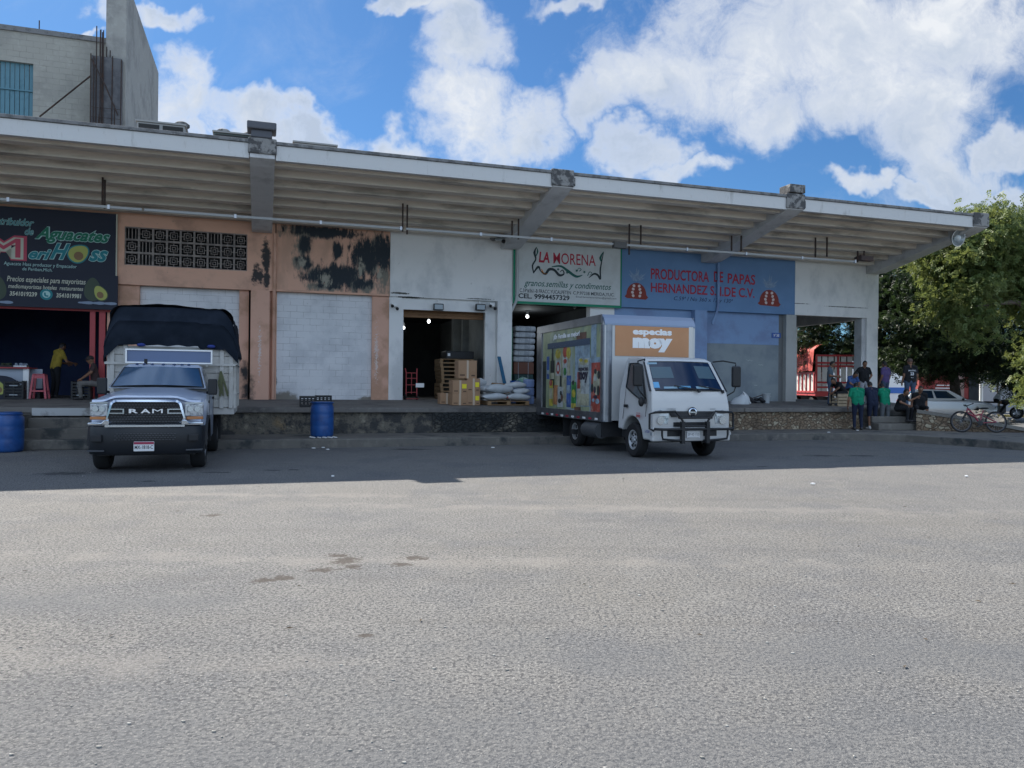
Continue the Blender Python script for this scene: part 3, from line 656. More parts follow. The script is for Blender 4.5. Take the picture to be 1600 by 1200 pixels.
    def stroke(pts, ws, mi):
        P = [Vector((WF(x, y, b)[0], -b - .006, WF(x, y, b)[1])) for x, y in pts]; n = len(P); Q = []
        for i in range(n):      # catmull-rom
            for k in range(5):
                if i == n - 1 and k: break
                p0, p1, p2, p3 = P[max(i - 1, 0)], P[i], P[min(i + 1, n - 1)], P[min(i + 2, n - 1)]; u = k / 5
                Q.append((.5 * ((2 * p1) + (p2 - p0) * u + (2 * p0 - 5 * p1 + 4 * p2 - p3) * u * u + (3 * p1 - p0 - 3 * p2 + p3) * u ** 3), ws[i] + (ws[min(i + 1, n - 1)] - ws[i]) * u))
        vs = []
        for i, (q, w) in enumerate(Q):
            d = (Q[min(i + 1, len(Q) - 1)][0] - Q[max(i - 1, 0)][0]); d = d.normalized() if d.length > 1e-6 else Vector((1, 0, 0)); nn = Vector((-d.z, 0, d.x)) * w / 2
            vs += [q + nn, q - nn]
        t.add(vs, [(2 * i, 2 * i + 1, 2 * i + 3, 2 * i + 2) for i in range(len(Q) - 1)], mi)
    stroke([(834, 427), (832, 415), (837, 405), (835, 395), (838, 386)], [.04, .06, .05, .09, .01], 4)
    stroke([(838, 386), (840, 393), (837, 401)], [.01, .06, .02], 3)
    stroke([(833, 427), (841, 417), (845, 424), (852, 428), (858, 421), (866, 422), (874, 430), (881, 428), (879, 422), (875, 425)], [.03, .09, .03, .08, .1, .09, .09, .05, .04, .02], 4)
    stroke([(862, 417), (876, 416), (888, 424), (900, 432), (910, 430)], [.03, .07, .1, .09, .02], 3)
    stroke([(920, 434), (928, 428), (934, 430), (938, 436), (938, 420), (943, 394)], [.02, .07, .08, .06, .06, .02], 4)
    stroke([(940, 410), (938, 403), (943, 393)], [.02, .09, .01], 3)
    stroke([(846, 420), (849, 427), (855, 428)], [.02, .07, .02], 5)
    for cx, cy in ((872, 421), (886, 426), (901, 423), (913, 425)):
        for k in range(5):
            an = 2 * math.pi * k / 5 + .3; stroke([(cx, cy), (cx + 2.2 * math.cos(an), cy + 2.2 * math.sin(an))], [.04, .015], 3)
    stroke([(905, 424), (908, 421), (904, 419), (902, 424)], [.03, .025, .02, .01], 3); stroke([(918, 431), (921, 425), (925, 427), (921, 430)], [.03, .025, .02, .01], 3)
    put('scrollwork', t)
signs()

# ---- things on the building
def fixtures():
    c = empty('conduit_pipe', -3, 2.6, 6.22, label='long white pipe hung under the whole length of the canopy', cat='pipe'); o = -3
    for a0, a1 in ((-19, -11.3), (-11.25, -4.3), (-4.2, 2.62), (2.95, 12.2)):
        p = MB(); p.box(a0 - o, a1 - o, -.03, .03, -.035, .035); p.build('pipe_length', m_pipe, c, bevel=.01)
        n = int((a1 - a0) / 2.3)
        for k in range(1, n + 1):
            q = MB(); q.box(a0 - o + 2.3 * k - .03, a0 - o + 2.3 * k + .03, -.045, .045, -.055, .055); q.build('clamp', m_steel, c)
    p = MB(); p.box(2.55 - o, 3.0 - o, -.08, .1, -.12, .08); p.build('junction_box', M('box_grey', (.12, .115, .11), .8), c)
    for (px, yt, yb) in ((160, 277, 320), (163.5, 281, 326), (629, 318, 362), (636, 320, 366), (800, 345, 372), (810, 342, 374), (983, 350, 398), (1001, 352, 385), (1143, 368, 392), (1158, 368, 393), (1274, 371, 402), (1292, 369, 401), (1340, 392, 410), (1350, 392, 408)):
        a, z0 = WF(px, yb, 2.6); z1 = min(WF(px, yt, 2.6)[1], zsof(2.6) + .1)
        h = MB(); h.box(a - o - .022, a - o + .022, -.02, .02, z0 - 6.22, z1 - 6.22); h.build('hanger_rod', m_iron, c)
    p = MB(); p.bar((11.9 - o, -.3, .06), (11.0 - o, -1.6, -.1), .07, .07); p.box(10.9 - o, 11.4 - o, -1.7, -1.5, -.28, -.12); p.build('iron_arm', m_iron, c)
    # flood lamp on the end beam
    f = empty('floodlight', 14.95, 4.4, 6.95, label='large round reflector lamp on the outer end beam of the canopy', cat='floodlight')
    M_ = Matrix.Rotation(R(12), 4, 'X')
    h = MB(); h.lathe([(.05, .22), (.16, .16), (.27, .02), (.30, -.05), (.27, -.05), (.24, .0), (.13, .12), (.02, .15)], ax='y', n=28); h.build('reflector', M('lamp_aluminium', (.42, .45, .46), .35, .7), f, smooth=50).matrix_local = M_
    h = MB(); h.ell((0, -.0, 0), .1, .13, .1, 14); h.build('bulb', M('lamp_glass', (.7, .75, .75), .15, 0), f, smooth=60)
    h = MB(); h.tube([(0, .2, 0), (.1, .28, .12), (.3, .15, .22)], .03, 8); h.box(.2, .45, .0, .25, .1, .36); h.build('bracket', M('lamp_bracket', (.16, .16, .17), .7), f)
    # dome lamp and camera by the second beam
    f = empty('wall_lamp', WF(781, 374, .5)[0], .5, WF(781, 374, .5)[1], label='silver bell lamp under the foot of the canopy beam left of the white sign', cat='lamp')
    h = MB(); h.lathe([(.05, .16), (.12, .12), (.17, -.02), (.16, -.02), (.02, .05)], n=20); h.build('shade', M('lamp_aluminium'), f, smooth=50)
    h = MB(); h.lathe([(.06, 0), (.14, .05), (.14, .12), (.06, .18)], c=(-.16, .1, .1), ax='y', n=16); h.build('ballast', M('box_grey'), f, smooth=50)
    h = MB(); h.tube([(0, 0, .16), (0, .2, .3), (0, .5, .3)], .025, 8); h.build('bracket', m_steel, f)
    h = MB(); h.ell((.12, -.02, -.06), .07, .07, .07, 12); h.build('lens', m_black, f, smooth=60)
    for px, py, lab in ((684.5, 479.5, 'black flood lamp in the middle above the roller door opening'), (750, 480, 'flat outlined flood lamp above the right end of the roller door opening')):
        a, z = WF(px, py, -.02); f = empty('flood_lamp', a, -.02, z, label=lab, cat='flood lamp')
        h = MB(); h.box(-.17, .17, -.12, .0, -.12, .1); h.build('housing', m_black, f, bevel=.02)
        h = MB(); h.box(-.14, .14, -.13, -.121, -.09, .07); h.build('glass', M('lamp_pane', (.28, .33, .36), .15), f)
        h = MB(); h.bar((0, .0, .1), (0, .1, .28), .03, .03); h.build('bracket', m_wht, f)
    for px, py, lab in ((616, 477, 'small camera pair on the white pier left of the roller door'), (768.5, 477, 'small camera pair on the white pier right of the roller door')):
        a, z = WF(px, py, 0.02); f = empty('security_camera', a, .02, z, label=lab, cat='camera')
        h = MB(); h.box(-.09, .09, -.06, .12, -.05, .07); h.build('mount', m_wht, f, bevel=.01)
        for s_ in (-1, 1):
            h = MB(); h.ell((s_ * .08, -.12, -.04 - .08 * (s_ > 0)), .055, .06, .055, 12); h.build('lens', m_black, f, smooth=60)
    # lit bulbs inside the shops
    for px, py, b, lab, e in ((670, 502, -2.5, 'lit bulb hanging nearest the middle of the roller door shop', 9), (630.5, 512, -4.5, 'lit bulb at the left edge of the roller door shop', 3), (824, 494.5, -2.2, 'lit bulb hanging in the shop under the white sign', 9), (898, 480, -.8, 'unlit bulb hanging just under the right half of the white sign', 0)):
        a, z = WF(px, py, b); f = empty('light_bulb', a, b, z, label=lab, cat='bulb', group='bulbs hanging inside the shops')
        h = MB(); h.ell((0, 0, 0), .062, .062, .06, 14); h.build('bulb', M('lit_bulb', (1, 1, 1), .4, emit=((.9, .97, 1), 2.2)) if e else m_wht, f, smooth=60)
        h = MB(); h.lathe([(.03, .2), (.05, .15), (.05, .07)], n=12); h.tube([(0, 0, .2), (0, 0, min(4.38, z + 2) - z + (.0 if b < -1 else .05))], .008, 6); h.build('fitting', m_wht, f)
        if e:
            ld = bpy.data.lights.new('bulb_light', 'POINT'); ld.energy = e; ld.shadow_soft_size = .1; ld.color = (.9, .97, 1)
            lo = bpy.data.objects.new('bulb_light', ld); COL.objects.link(lo); lo.parent = f; lo.location = (0, 0, -.2)
    # roof units
    m_ac = M('unit_metal', (.30, .30, .29), .6, var=[(2, (.2, .2, .2), .5, .7, .6)])
    for px, w, zt, lab, kind in ((254, 1.1, 8.12, 'flat slotted cooling unit on the roof, leftmost of the row', 0), (372, 1.15, 8.05, 'dark cluttered cooling unit on the roof just left of the beam cap', 1), (492, 1.1, 8.0, 'low dark flat cooling unit on the roof right of the beam cap', 0)):
        a = WF(px, 200, 3.9)[0]; u = empty('cooling_unit', a, 3.9, 7.5, label=lab, cat='cooling unit')
        h = MB(); h.box(-w / 2, w / 2, -.3, .5, 0, zt - 7.5 - .04); h.build('case', m_ac if kind == 0 else M('case_green', (.09, .11, .10), .7), u, bevel=.02)
        h = MB()
        for i in range(2 if kind == 0 else 1): h.box(-w / 2 + .04 + i * w / 2, -w / 2 + (i + 1) * w / (2 if kind == 0 else 1) - .04, -.315, -.301, .25, zt - 7.5 - .09)
        h.build('grille', M('grille_dark', (.03, .03, .03), .8), u)
        h = MB(); h.box(-w / 2 - .03, w / 2 + .03, -.33, .53, zt - 7.5 - .04, zt - 7.5); h.build('lid', m_ac, u)
        if kind == 1 or px < 300:
            h = MB()
            for q, r in (((-.35, .08), (.3, .06)) if kind else ((.45, .08),)): h.ell((q, 0, zt - 7.5 + .05), .2, .15, r + .03, 10)
            h.build('weight', m_stub, u, smooth=50)
    # sagging cables on the front
    cb = MB()
    def cable(pts, r=.009):
        P = [Vector((WF(x, y, .03)[0], -.05, WF(x, y, .03)[1])) for x, y in pts]; cb.tube(P, r, 5)
    cable([(183, 420), (230, 440), (300, 453), (360, 459), (420, 460), (500, 470), (580, 466), (640, 474), (700, 474), (765, 470)])
    cable([(812, 388), (820, 402), (830, 406), (838, 400)]); cable([(842, 378), (838, 392)])
    cb.build('cable', m_black)
    tag(bpy.data.objects['cable'], 'thin black cable drooping across the shop fronts', 'cable')
fixtures()

# ---- taller unfinished building behind, at the left
def behind():
    t = empty('concrete_building', -14, -6, 0, label='unfinished grey concrete building rising behind the roof at the left', cat='building')
    mc = M('raw_block_wall', (.36, .345, .30), .95, var=[(.6, (.28, .27, .24), .45, .62, .8), (3, (.44, .42, .37), .5, .7, .5), (1.2, (.13, .13, .13), .62, .72, .6)], brick=(.42, .21, .01, (.24, .23, .20), .7, .6), bump=(8, .5, .03))
    mc2 = M('raw_concrete', (.36, .35, .32), .95, var=[(.8, (.25, .245, .23), .45, .62, .8), (4, (.44, .43, .40), .5, .7, .5)], bump=(8, .4, .03))
    ox, oz = -14, 0
    f = lambda px, py, b=-6.0: WF(px, py, b)
    xr, xl = f(197, 100)[0] - ox, f(165, 100)[0] - ox; zt = f(197, -34)[1]
    h = MB(); h.box(xl, xr, 0, 9, 5, zt); h.build('tall_wall', mc2, t, bevel=.02)
    zl = f(100, 59, -6.5)[1]; wx0, wx1 = f(-40, 100, -6.5)[0] - ox, f(52, 100, -6.5)[0] - ox; wz1 = f(30, 97, -6.5)[1]; wz0 = f(30, 181, -6.5)[1]
    h = MB(); y0, y1 = .5, .8
    h.box(wx1, xl - .005, y0, y1, 5, zl); h.box(-14, wx0, y0, y1, 5, zl); h.box(wx0, wx1, y0, y1, wz1, zl); h.box(wx0, wx1, y0, y1, 5, wz0); h.build('block_wall', mc, t)
    h = MB(); h.box(-14, xl - .01, .45, .9, zl + .001, zl + .18); h.build('parapet_cap', M('weathered_edge'), t)
    h = MB(); h.box(-14, xl, 1.2, 9, 5, zl - .3); h.build('storey', mc2, t)
    h = MB(); n = 12
    for i in range(n): x = wx0 + (wx1 - wx0) * i / n; h.box(x + .01, x + (wx1 - wx0) / n - .01, y0 + .12 + .01 * (i % 2), y0 + .16, wz0, wz1)
    h.box(wx0, wx1, y0 + .08, y0 + .12, (wz0 + wz1) / 2 - .03, (wz0 + wz1) / 2 + .02)
    h.build('window_shutter', M('shutter_blue', (.10, .22, .27), .6, var=[(6, (.06, .15, .19), .5, .7, .6)]), t)
    h = MB(); rnd = random.Random(4)
    for px, yt in ((143, 84), (147, 88), (152, 40), (154.5, 44), (157, 46), (160, 50), (163, 48), (166, 70), (170, 76), (175, 88), (180, 92), (185, 96), (189, 94)):
        a, z1 = f(px, yt, -5.7); h.tube([(a - ox, -.35, 6.9), (a - ox + rnd.uniform(-.03, .03), -.35 + rnd.uniform(0, .25), z1)], .02, 5)
    for k in range(12): h.box(f(144, 100, -5.7)[0] - ox, f(189, 100, -5.7)[0] - ox, -.37, -.35, 7.6 + .35 * k, 7.61 + .35 * k)
    h.tube([(f(58, 178, -5.9)[0] - ox, .2, f(58, 178, -5.9)[1]), (f(143, 122, -5.9)[0] - ox, -.3, f(143, 122, -5.9)[1])], .03, 5)
    h.tube([(f(143, 92, -5.6)[0] - ox, -.4, f(143, 92, -5.6)[1]), (f(165, 135, -5.6)[0] - ox, -.4, f(165, 135, -5.6)[1]), (f(184, 180, -5.6)[0] - ox, -.4, f(184, 180, -5.6)[1])], .025, 5)
    a, z = f(60, 52, -6.5); h.tube([(a - ox, .6, z - .3), (a - ox, .6, f(60, 30, -6.5)[1])], .02, 5)
    h.build('rebar', m_iron, t)
    h = MB(); h.box(f(143, 100)[0] - ox + .05, xr - .1, -.25, -.004, 6.9, f(189, 96, -6)[1]); h.build('dark_column', M('stained_column', (.15, .15, .155), .95, var=[(2, (.09, .09, .10), .4, .6, .8)], bump=(8, .5, .03)), t)
behind()
# ================================================================ vehicles
m_glass = M('window_glass', (.02, .06, .12), .06, .25, spec=.4)
m_glassd = M('dark_glass', (.015, .03, .055), .05, 0, spec=.8)
m_chrome = M('chrome', (.48, .53, .60), .16, 1.0)
m_alu = M('truck_aluminium', (.23, .245, .27), .36, .8, var=[(2.5, (.15, .16, .18), .45, .65, .7)])
m_chas = M('chassis_black', (.02, .021, .023), .7)
m_amber = M('amber_lens', (.42, .17, .06), .25)
m_lamp = M('headlamp_glass', (.50, .54, .58), .12, .4, var=[(18, (.2, .22, .25), .5, .6, .8)])
m_plate = M('plate_white', (.66, .67, .68), .4); m_plink = M('plate_ink', (.04, .04, .05), .5); m_plred = M('plate_red', (.30, .03, .07), .5)
def wheel_parts(parent, x, y, r, w, side, rimr, mrim, dual=False, name='wheel'):
    """wheel about a lateral axle; side = +1 when its outer face looks to +x"""
    t = MB(); prof = [(rimr, -w / 2 + .02), (rimr + .03, -w / 2), (r - .04, -w / 2), (r - .01, -w / 2 + .03), (r, -w / 4), (r, w / 4), (r - .01, w / 2 - .03), (r - .04, w / 2), (rimr + .03, w / 2), (rimr, w / 2 - .02)]
    t.lathe(prof, ax='x', n=36, cap=False)
    o = t.build(name, m_rubber, parent, loc=(x, y, r), smooth=40)
    q = MB(); s = side; d = .07 if not dual else .14
    q.lathe([(rimr + .01, s * (w / 2 - .015)), (rimr - .02, s * (w / 2 - .02)), (rimr - .04, s * (w / 2 - d)), (rimr * .55, s * (w / 2 - d * .6)), (rimr * .35, s * (w / 2 - d * .5)), (rimr * .3, s * (w / 2 - .01)), (.001, s * (w / 2 - .0))], ax='x', n=30, mi=0, cap=False)
    for k in range(6):
        a = 2 * math.pi * k / 6
        q.ell((s * (w / 2 - d * .72), rimr * .70 * math.cos(a), rimr * .70 * math.sin(a)), .03, rimr * .17, rimr * .17, 10, mi=1)
    for k in range(6):
        a = 2 * math.pi * (k + .5) / 6
        q.ell((s * (w / 2 - d * .4), rimr * .42 * math.cos(a), rimr * .42 * math.sin(a)), .02, .018, .018, 6, mi=1)
    q.build('rim', [mrim, m_black], o, smooth=40)
    return o
def loft(mb, secs, mi=None, cap=True, mirror=True):
    """secs: lists of (x, y, z) for half a section from the bottom edge up to x = 0"""
    rows = []
    for s in secs: rows.append([Vector(p) for p in s] + ([Vector((-p[0], p[1], p[2])) for p in reversed(s[:-1])] if mirror else []))
    n = len(rows[0]); o = [p for r in rows for p in r]
    fs = [(i * n + j, i * n + j + 1, (i + 1) * n + j + 1, (i + 1) * n + j) for i in range(len(rows) - 1) for j in range(n - 1)]
    if cap: fs += [tuple(range(n)), tuple((len(rows) - 1) * n + j for j in range(n))]
    return mb.add(o, fs, mi)

def pickup():
    root = empty('stake_truck', -10.14, 9.45, label='silver blue pickup with big black grille, white stake bed and black tarpaulin hood', cat='pickup truck')
    m_body = M('silver_blue_paint', (.50, .56, .68), .3, .2, coat=.6, spec=.5)
    m_dirtyw = M('dirty_white_panel', (.47, .46, .43), .75, var=[(1.8, (.36, .34, .30), .45, .65, .7), (5, (.24, .17, .11), .64, .73, .7)], bump=(9, .2, .01))
    def bend(mb, k=.17):
        mb.v = [(x, y + k * abs(x) ** 2.6, z) for x, y, z in mb.v]; return mb
    # ---- body shell
    st = [(-.80, .955, .84, 1.20, 1.305), (-.74, .985, .80, 1.235, 1.355), (-.62, 1.0, .72, 1.26, 1.385), (-.50, 1.01, .56, 1.275, 1.40), (-.46, 1.015, .60, 1.28, 1.405), (-.36, 1.02, .80, 1.29, 1.415), (-.18, 1.025, .93, 1.305, 1.43),
          (0, 1.03, .96, 1.32, 1.445), (.18, 1.025, .93, 1.335, 1.46), (.36, 1.02, .80, 1.35, 1.475), (.46, 1.01, .60, 1.36, 1.485), (.5, 1.005, .48, 1.365, 1.49), (.80, 1.0, .44, 1.39, 1.51), (.84, 1.0, .44, 1.40, 1.47), (2.2, 1.0, .44, 1.42, 1.47), (2.24, .98, .46, 1.40, 1.44)]
    b = MB(); secs = []
    for y, hw, zb, zs, zt in st:
        yy = lambda x: y + (.17 * abs(x) ** 2.6 if y < -.1 else 0) * min(1, (-y) / .6 if y < 0 else 0)
        pr = [(hw - .05, zb), (hw - .01, zb + .06), (hw, zb + (zs - zb) * .45), (hw - .012, zs - .09), (hw - .05, zs - .02), (hw - .12, zs + .005), (hw * .74, zs + .35 * (zt - zs)), (hw * .55, zt - .03), (hw * .40, zt - .005), (0, zt)]
        secs.append([(x, yy(x), z) for x, z in pr])
    loft(b, secs); b.build('body', m_body, root, smooth=35)
    # ---- cab
    c = MB()
    base = [(-.935, .76, 1.49), (.935, .76, 1.49), (.96, 2.22, 1.45), (-.96, 2.22, 1.45)]; top = [(-.77, 1.44, 1.915), (.77, 1.44, 1.915), (.77, 2.18, 1.94), (-.77, 2.18, 1.94)]; rf = [(-.66, 1.54, 1.965), (.66, 1.54, 1.965), (.68, 2.12, 1.985), (-.68, 2.12, 1.985)]
    c.add(base + top + rf, [(0, 1, 5, 4), (1, 2, 6, 5), (2, 3, 7, 6), (3, 0, 4, 7), (4, 5, 9, 8), (5, 6, 10, 9), (6, 7, 11, 10), (7, 4, 8, 11), (8, 9, 10, 11)])
    c.build('cab', m_body, root, smooth=60, bevel=.02)
    def quad(pts, nm, mt, off, nudge=(0, 0, 0)):
        q = MB(); P = [Vector(p) for p in pts]; nrm = (P[1] - P[0]).cross(P[3] - P[0]).normalized() * off
        q.add([p + nrm for p in P], [tuple(range(len(P)))]); return q.build(nm, mt, root)
    A, B_, T_, S_ = [Vector(base[i]) for i in (0, 1)] + [Vector(top[i]) for i in (1, 0)]
    lerp2 = lambda u, v: (A.lerp(B_, u)).lerp(S_.lerp(T_, u), v)
    w = MB(); nrm = (B_ - A).cross(S_ - A).normalized()
    w.grid(lambda u, v: lerp2(.035 + .93 * u, .05 + .88 * v) + nrm * (.012 + .035 * (1 - (2 * u - 1) ** 2)), 12, 4)
    ws = w.build('windshield', m_glass, root, smooth=60)
    w = MB(); w.grid(lambda u, v: lerp2(.015 + .97 * u, .015 + .96 * v) + nrm * .008, 4, 2); w.build('windshield_seal', m_black, root)
    for s in (-1, 1):
        P = [(s * .985, 0, 1.47)]
        wq = MB(); x0 = .955; x1 = .785
        pts = [(s * (x0 - .005), .98, 1.50), (s * (x0 - .005), 2.0, 1.49), (s * (x1 + .02), 2.02, 1.87), (s * (x1 + .012), 1.53, 1.87)]
        wq.add([Vector(p) + Vector((s * .012, 0, .004)) for p in pts], [(0, 1, 2, 3)]); wq.build('side_window', m_glassd, root)
        # mirror
        mr = MB(); mr.box(s * 1.06 - .09, s * 1.06 + .09, .76, .88, 1.36, 1.68); mr.bar((s * .93, .9, 1.40), (s * 1.02, .84, 1.42), .05, .05); mr.build('mirror', m_black, root, bevel=.035, seg=3)
        dh = MB(); dh.box(s * 1.0 - .02, s * 1.0 + .025, 1.88, 2.08, 1.26, 1.31); dh.build('door_handle', m_black, root, bevel=.01)
        dl = MB(); dl.box(s * .999 - .004, s * .999 + .004, .93, .936, .5, 1.38); dl.box(s * .999 - .004, s * .999 + .004, 2.14, 2.146, .5, 1.40); dl.build('door_gap', m_black, root)
        vb = MB(); vb.box(s * 1.0 - .01, s * 1.0 + .012, .62, .78, 1.20, 1.25); vb.build('fender_badge', m_black, root)
        # arch flare
        ar = MB()
        for q in range(14):
            a0, a1 = math.pi * q / 14, math.pi * (q + 1) / 14
            f = lambda an, r: (.0 - r * math.cos(an), .46 + r * math.sin(an))
            y0, z0 = f(a0, .47); y1, z1 = f(a1, .47); y2, z2 = f(a1, .53); y3, z3 = f(a0, .53)
            ar.add([(s * xx, *p) for xx in (1.0, 1.055) for p in ((y0, z0), (y1, z1), (y2, z2), (y3, z3))], [(0, 1, 2, 3), (4, 7, 6, 5), (0, 4, 5, 1), (3, 2, 6, 7)])
        ar.build('wheel_arch', m_black, root)
    # roof marker lamps, sensor, sun-visor board
    for x in (-.52, -.38, -.22, 0, .22, .38, .52):
        q = MB(); q.ell((x, 1.56, 1.968), .04, .06, .028, 10); q.build('marker_lamp', M('lamp_navy', (.03, .05, .12), .3), root, smooth=60)
    q = MB(); q.tube([(-.36, 1.62, 1.96), (-.36, 1.62, 2.08)], .035, 8); q.build('antenna', m_black, root)
    q = MB(); q.box(-.07, .07, 1.33, 1.37, 1.83, 1.89); q.build('mirror_mount', m_plred, root)
    for s in (-1, 1):
        q = MB(); q.bar((s * .18 - .1, .80, 1.535), (s * .18 - .1 - .45, .84, 1.535), .015, .015); q.build('wiper', m_black, root)
    # ---- grille
    def rr(hw0, hw1, z0, z1, r, n=5):
        """rounded trapezoid outline, wider at the bottom half width hw0, top hw1"""
        pts = []
        for cx, cz, a0 in ((hw0 - r, z0 + r, -90), (hw1 - r, z1 - r, 0), (-(hw1 - r), z1 - r, 90), (-(hw0 - r), z0 + r, 180)):
            for k in range(n + 1):
                a = R(a0 + 90 * k / n); pts.append((cx + r * math.cos(a), cz + r * math.sin(a)))
        return pts
    g = MB(); g.prism(rr(.655, .60, .87, 1.265, .10), -.86, -.80); bend(g, .17).build('grille', m_black, root)
    g = MB(); o_ = rr(.685, .625, .845, 1.29, .12); i_ = rr(.645, .59, .885, 1.255, .10); n = len(o_)
    g.add([(x, -.885, z) for x, z in o_] + [(x, -.895, z) for x, z in i_] + [(x, -.84, z) for x, z in o_] + [(x, -.85, z) for x, z in i_], [(k, (k + 1) % n, n + (k + 1) % n, n + k) for k in range(n)] + [(k, 2 * n + k, 2 * n + (k + 1) % n, (k + 1) % n) for k in range(n)] + [(n + k, n + (k + 1) % n, 3 * n + (k + 1) % n, 3 * n + k) for k in range(n)])
    bend(g).build('grille_surround', m_chrome, root, smooth=30)
    g = MB()
    for r_ in range(9):
        z = .90 + .042 * r_
        if 1.04 < z < 1.13: continue
        nseg = 22
        for k in range(nseg): x = -.60 + 1.2 * (k + .5 * (r_ % 2)) / nseg; g.box(x, x + .034, -.868, -.861, z, z + .014)
    bend(g).build('grille_mesh', M('grille_bar', (.05, .055, .065), .45), root)
    for s in (-1, 1):
        g = MB(); g.box(min(s * .37, s * .645), max(s * .37, s * .645), -.89, -.862, 1.115, 1.133); g.box(min(s * .37, s * .645), max(s * .37, s * .645), -.89, -.862, 1.045, 1.062); g.box(min(s * .37, s * .395), max(s * .37, s * .395), -.888, -.862, 1.062, 1.115)
        bend(g).build('grille_bracket', m_chrome, root)
    t = text_mb('R', -.29, 1.055, .16, .075, -.872, .03, 0, .012); text_mb('A', -.09, 1.055, .17, .075, -.872, .03, 0, .012, mb=t); text_mb('M', .11, 1.055, .18, .075, -.872, .0, 0, .012, mb=t); bend(t).build('badge_lettering', m_wht, root)
    # hood lip
    g = MB()
    for i in range(24):
        x0, x1 = -.94 + 1.88 * i / 24, -.94 + 1.88 * (i + 1) / 24
        zf = lambda x: 1.245 + .085 * (1 / (1 + math.exp((abs(x) - .64) * 22)))
        g.add([(x0, -.86, zf(x0)), (x1, -.86, zf(x1)), (x1, -.84, zf(x1) + .035), (x0, -.84, zf(x0) + .035), (x0, -.72, zf(x0) + .05), (x1, -.72, zf(x1) + .05)], [(0, 1, 2, 3), (3, 2, 5, 4)])
    bend(g).build('hood_lip', m_body, root, smooth=50)
    # lamps
    for s in (-1, 1):
        g = MB(); xs = sorted((s * .665, s * .985)); g.box(xs[0], xs[1], -.84, -.70, .995, 1.215); lamp = bend(g, .2).build('headlight', m_lamp, root, bevel=.02)
        for cx, r in ((.76, .05), (.88, .05)):
            g = MB(); g.lathe([(r, 0), (r * .9, .01), (r * .5, .03), (.001, .035)], c=(s * cx, -.865 + .2 * cx ** 2.6, 1.125), ax='y', n=16); g.build('bulb_ring', m_chrome, lamp, smooth=40)
        g = MB(); g.box(xs[0] + (.03 if s > 0 else 0), xs[1] - (0 if s > 0 else .03), -.845, -.72, .935, .99); bend(g, .2).build('turn_signal', m_amber, root, bevel=.01)
        g = MB(); g.box(xs[0], xs[1], -.845, -.75, 1.217, 1.245); bend(g, .2).build('lamp_trim', m_chrome, root)
        g = MB(); g.prism([(s * .62, .835), (s * 1.0, .835), (s * 1.0, .885), (s * .86, .895), (s * .76, .885), (s * .70, .935), (s * .62, .93)], -.935, -.80); bend(g, .17).build('bumper_trim', m_chrome, root, bevel=.012)
    # bumper
    g = MB(); sx = [(.0, -.93), (.55, -.92), (.80, -.90), (.95, -.86), (1.0, -.78), (1.01, -.60)]
    pz = [(.33, .05), (.40, .01), (.60, 0), (.74, .0), (.82, .02)]
    rows = [[(x, y + dy + .12 * x ** 2.6, z) for z, dy in pz] for x, y in sx]
    full = [[(-p[0], p[1], p[2]) for p in r] for r in rows[:0:-1]] + rows
    m_ = len(pz); g.add([p for r in full for p in r], [(i * m_ + j, i * m_ + j + 1, (i + 1) * m_ + j + 1, (i + 1) * m_ + j) for i in range(len(full) - 1) for j in range(m_ - 1)])
    g.add([(x, y + .12 * abs(x) ** 2.6 + (.02 if k < 0 else .02), .82) for k, (x, y) in enumerate(sx)] + [(x, -.5, .82) for x, y in sx], [(i, i + 1, len(sx) + i + 1, len(sx) + i) for i in range(len(sx) - 1)])
    g.add([(-x, y + .12 * abs(x) ** 2.6 + .02, .82) for x, y in sx] + [(-x, -.5, .82) for x, y in sx], [(i, i + 1, len(sx) + i + 1, len(sx) + i) for i in range(len(sx) - 1)])
    g.build('bumper', M('bumper_black', (.012, .014, .018), .4, spec=.4), root, smooth=35)
    g = MB(); g.box(-.68, .68, -.935, -.925, .815, .85); g.build('bumper_trim', m_chrome, root)
    g = MB()
    for r_ in range(4):
        for k in range(18): x = -.52 + 1.04 * (k + .5 * (r_ % 2)) / 18; g.box(x, x + .035, -.938, -.925, .585 + .035 * r_, .597 + .035 * r_)
    g.build('air_intake', M('grille_bar'), root)
    for s in (-1, 1):
        g = MB(); g.box(*sorted((s * .74, s * .92)), -.90, -.84, .55, .68); bend(g, .03).build('fog_recess', m_chas, root, bevel=.02)
        g = MB(); g.box(*sorted((s * .70, s * .99)), -.90, -.8, .385, .41); bend(g, .06).build('lower_trim', M('grille_bar'), root)
    g = MB(); g.box(-.19, .16, -.965, -.945, .39, .56); pl = g.build('licence_plate', m_plate, root, bevel=.008)
    g = MB(); g.box(-.185, .155, -.968, -.966, .512, .555); g.build('plate_band', m_plred, pl)
    g = text_mb('MX-1818-C', -.17, .43, .31, .065, -.966, .015); g.build('plate_number', m_plink, pl)
    # chassis, wheels
    g = MB(); g.box(-.45, .45, -.6, 5.0, .38, .62); g.box(-.95, .95, -.1, .1, .34, .44); g.box(-.9, .9, 3.5, 3.7, .32, .44); g.box(-.8, .8, -.7, -.3, .3, .8); g.build('chassis', m_chas, root)
    m_rim = M('wheel_silver', (.45, .46, .48), .35, .7)
    w1 = wheel_parts(root, -.86, 0, .41, .27, -1, .22, m_rim); w2 = wheel_parts(root, .86, 0, .41, .27, 1, .22, m_rim)
    for s in (-1, 1):
        wheel_parts(root, s * .90, 3.6, .41, .24, s, .22, m_rim, True)
        wheel_parts(root, s * .62, 3.6, .41, .24, s, .22, m_rim, True)
        g = MB(); g.box(*sorted((s * .52, s * 1.06)), 4.15, 4.17, .25, .95); g.build('mud_flap', m_chas, root)
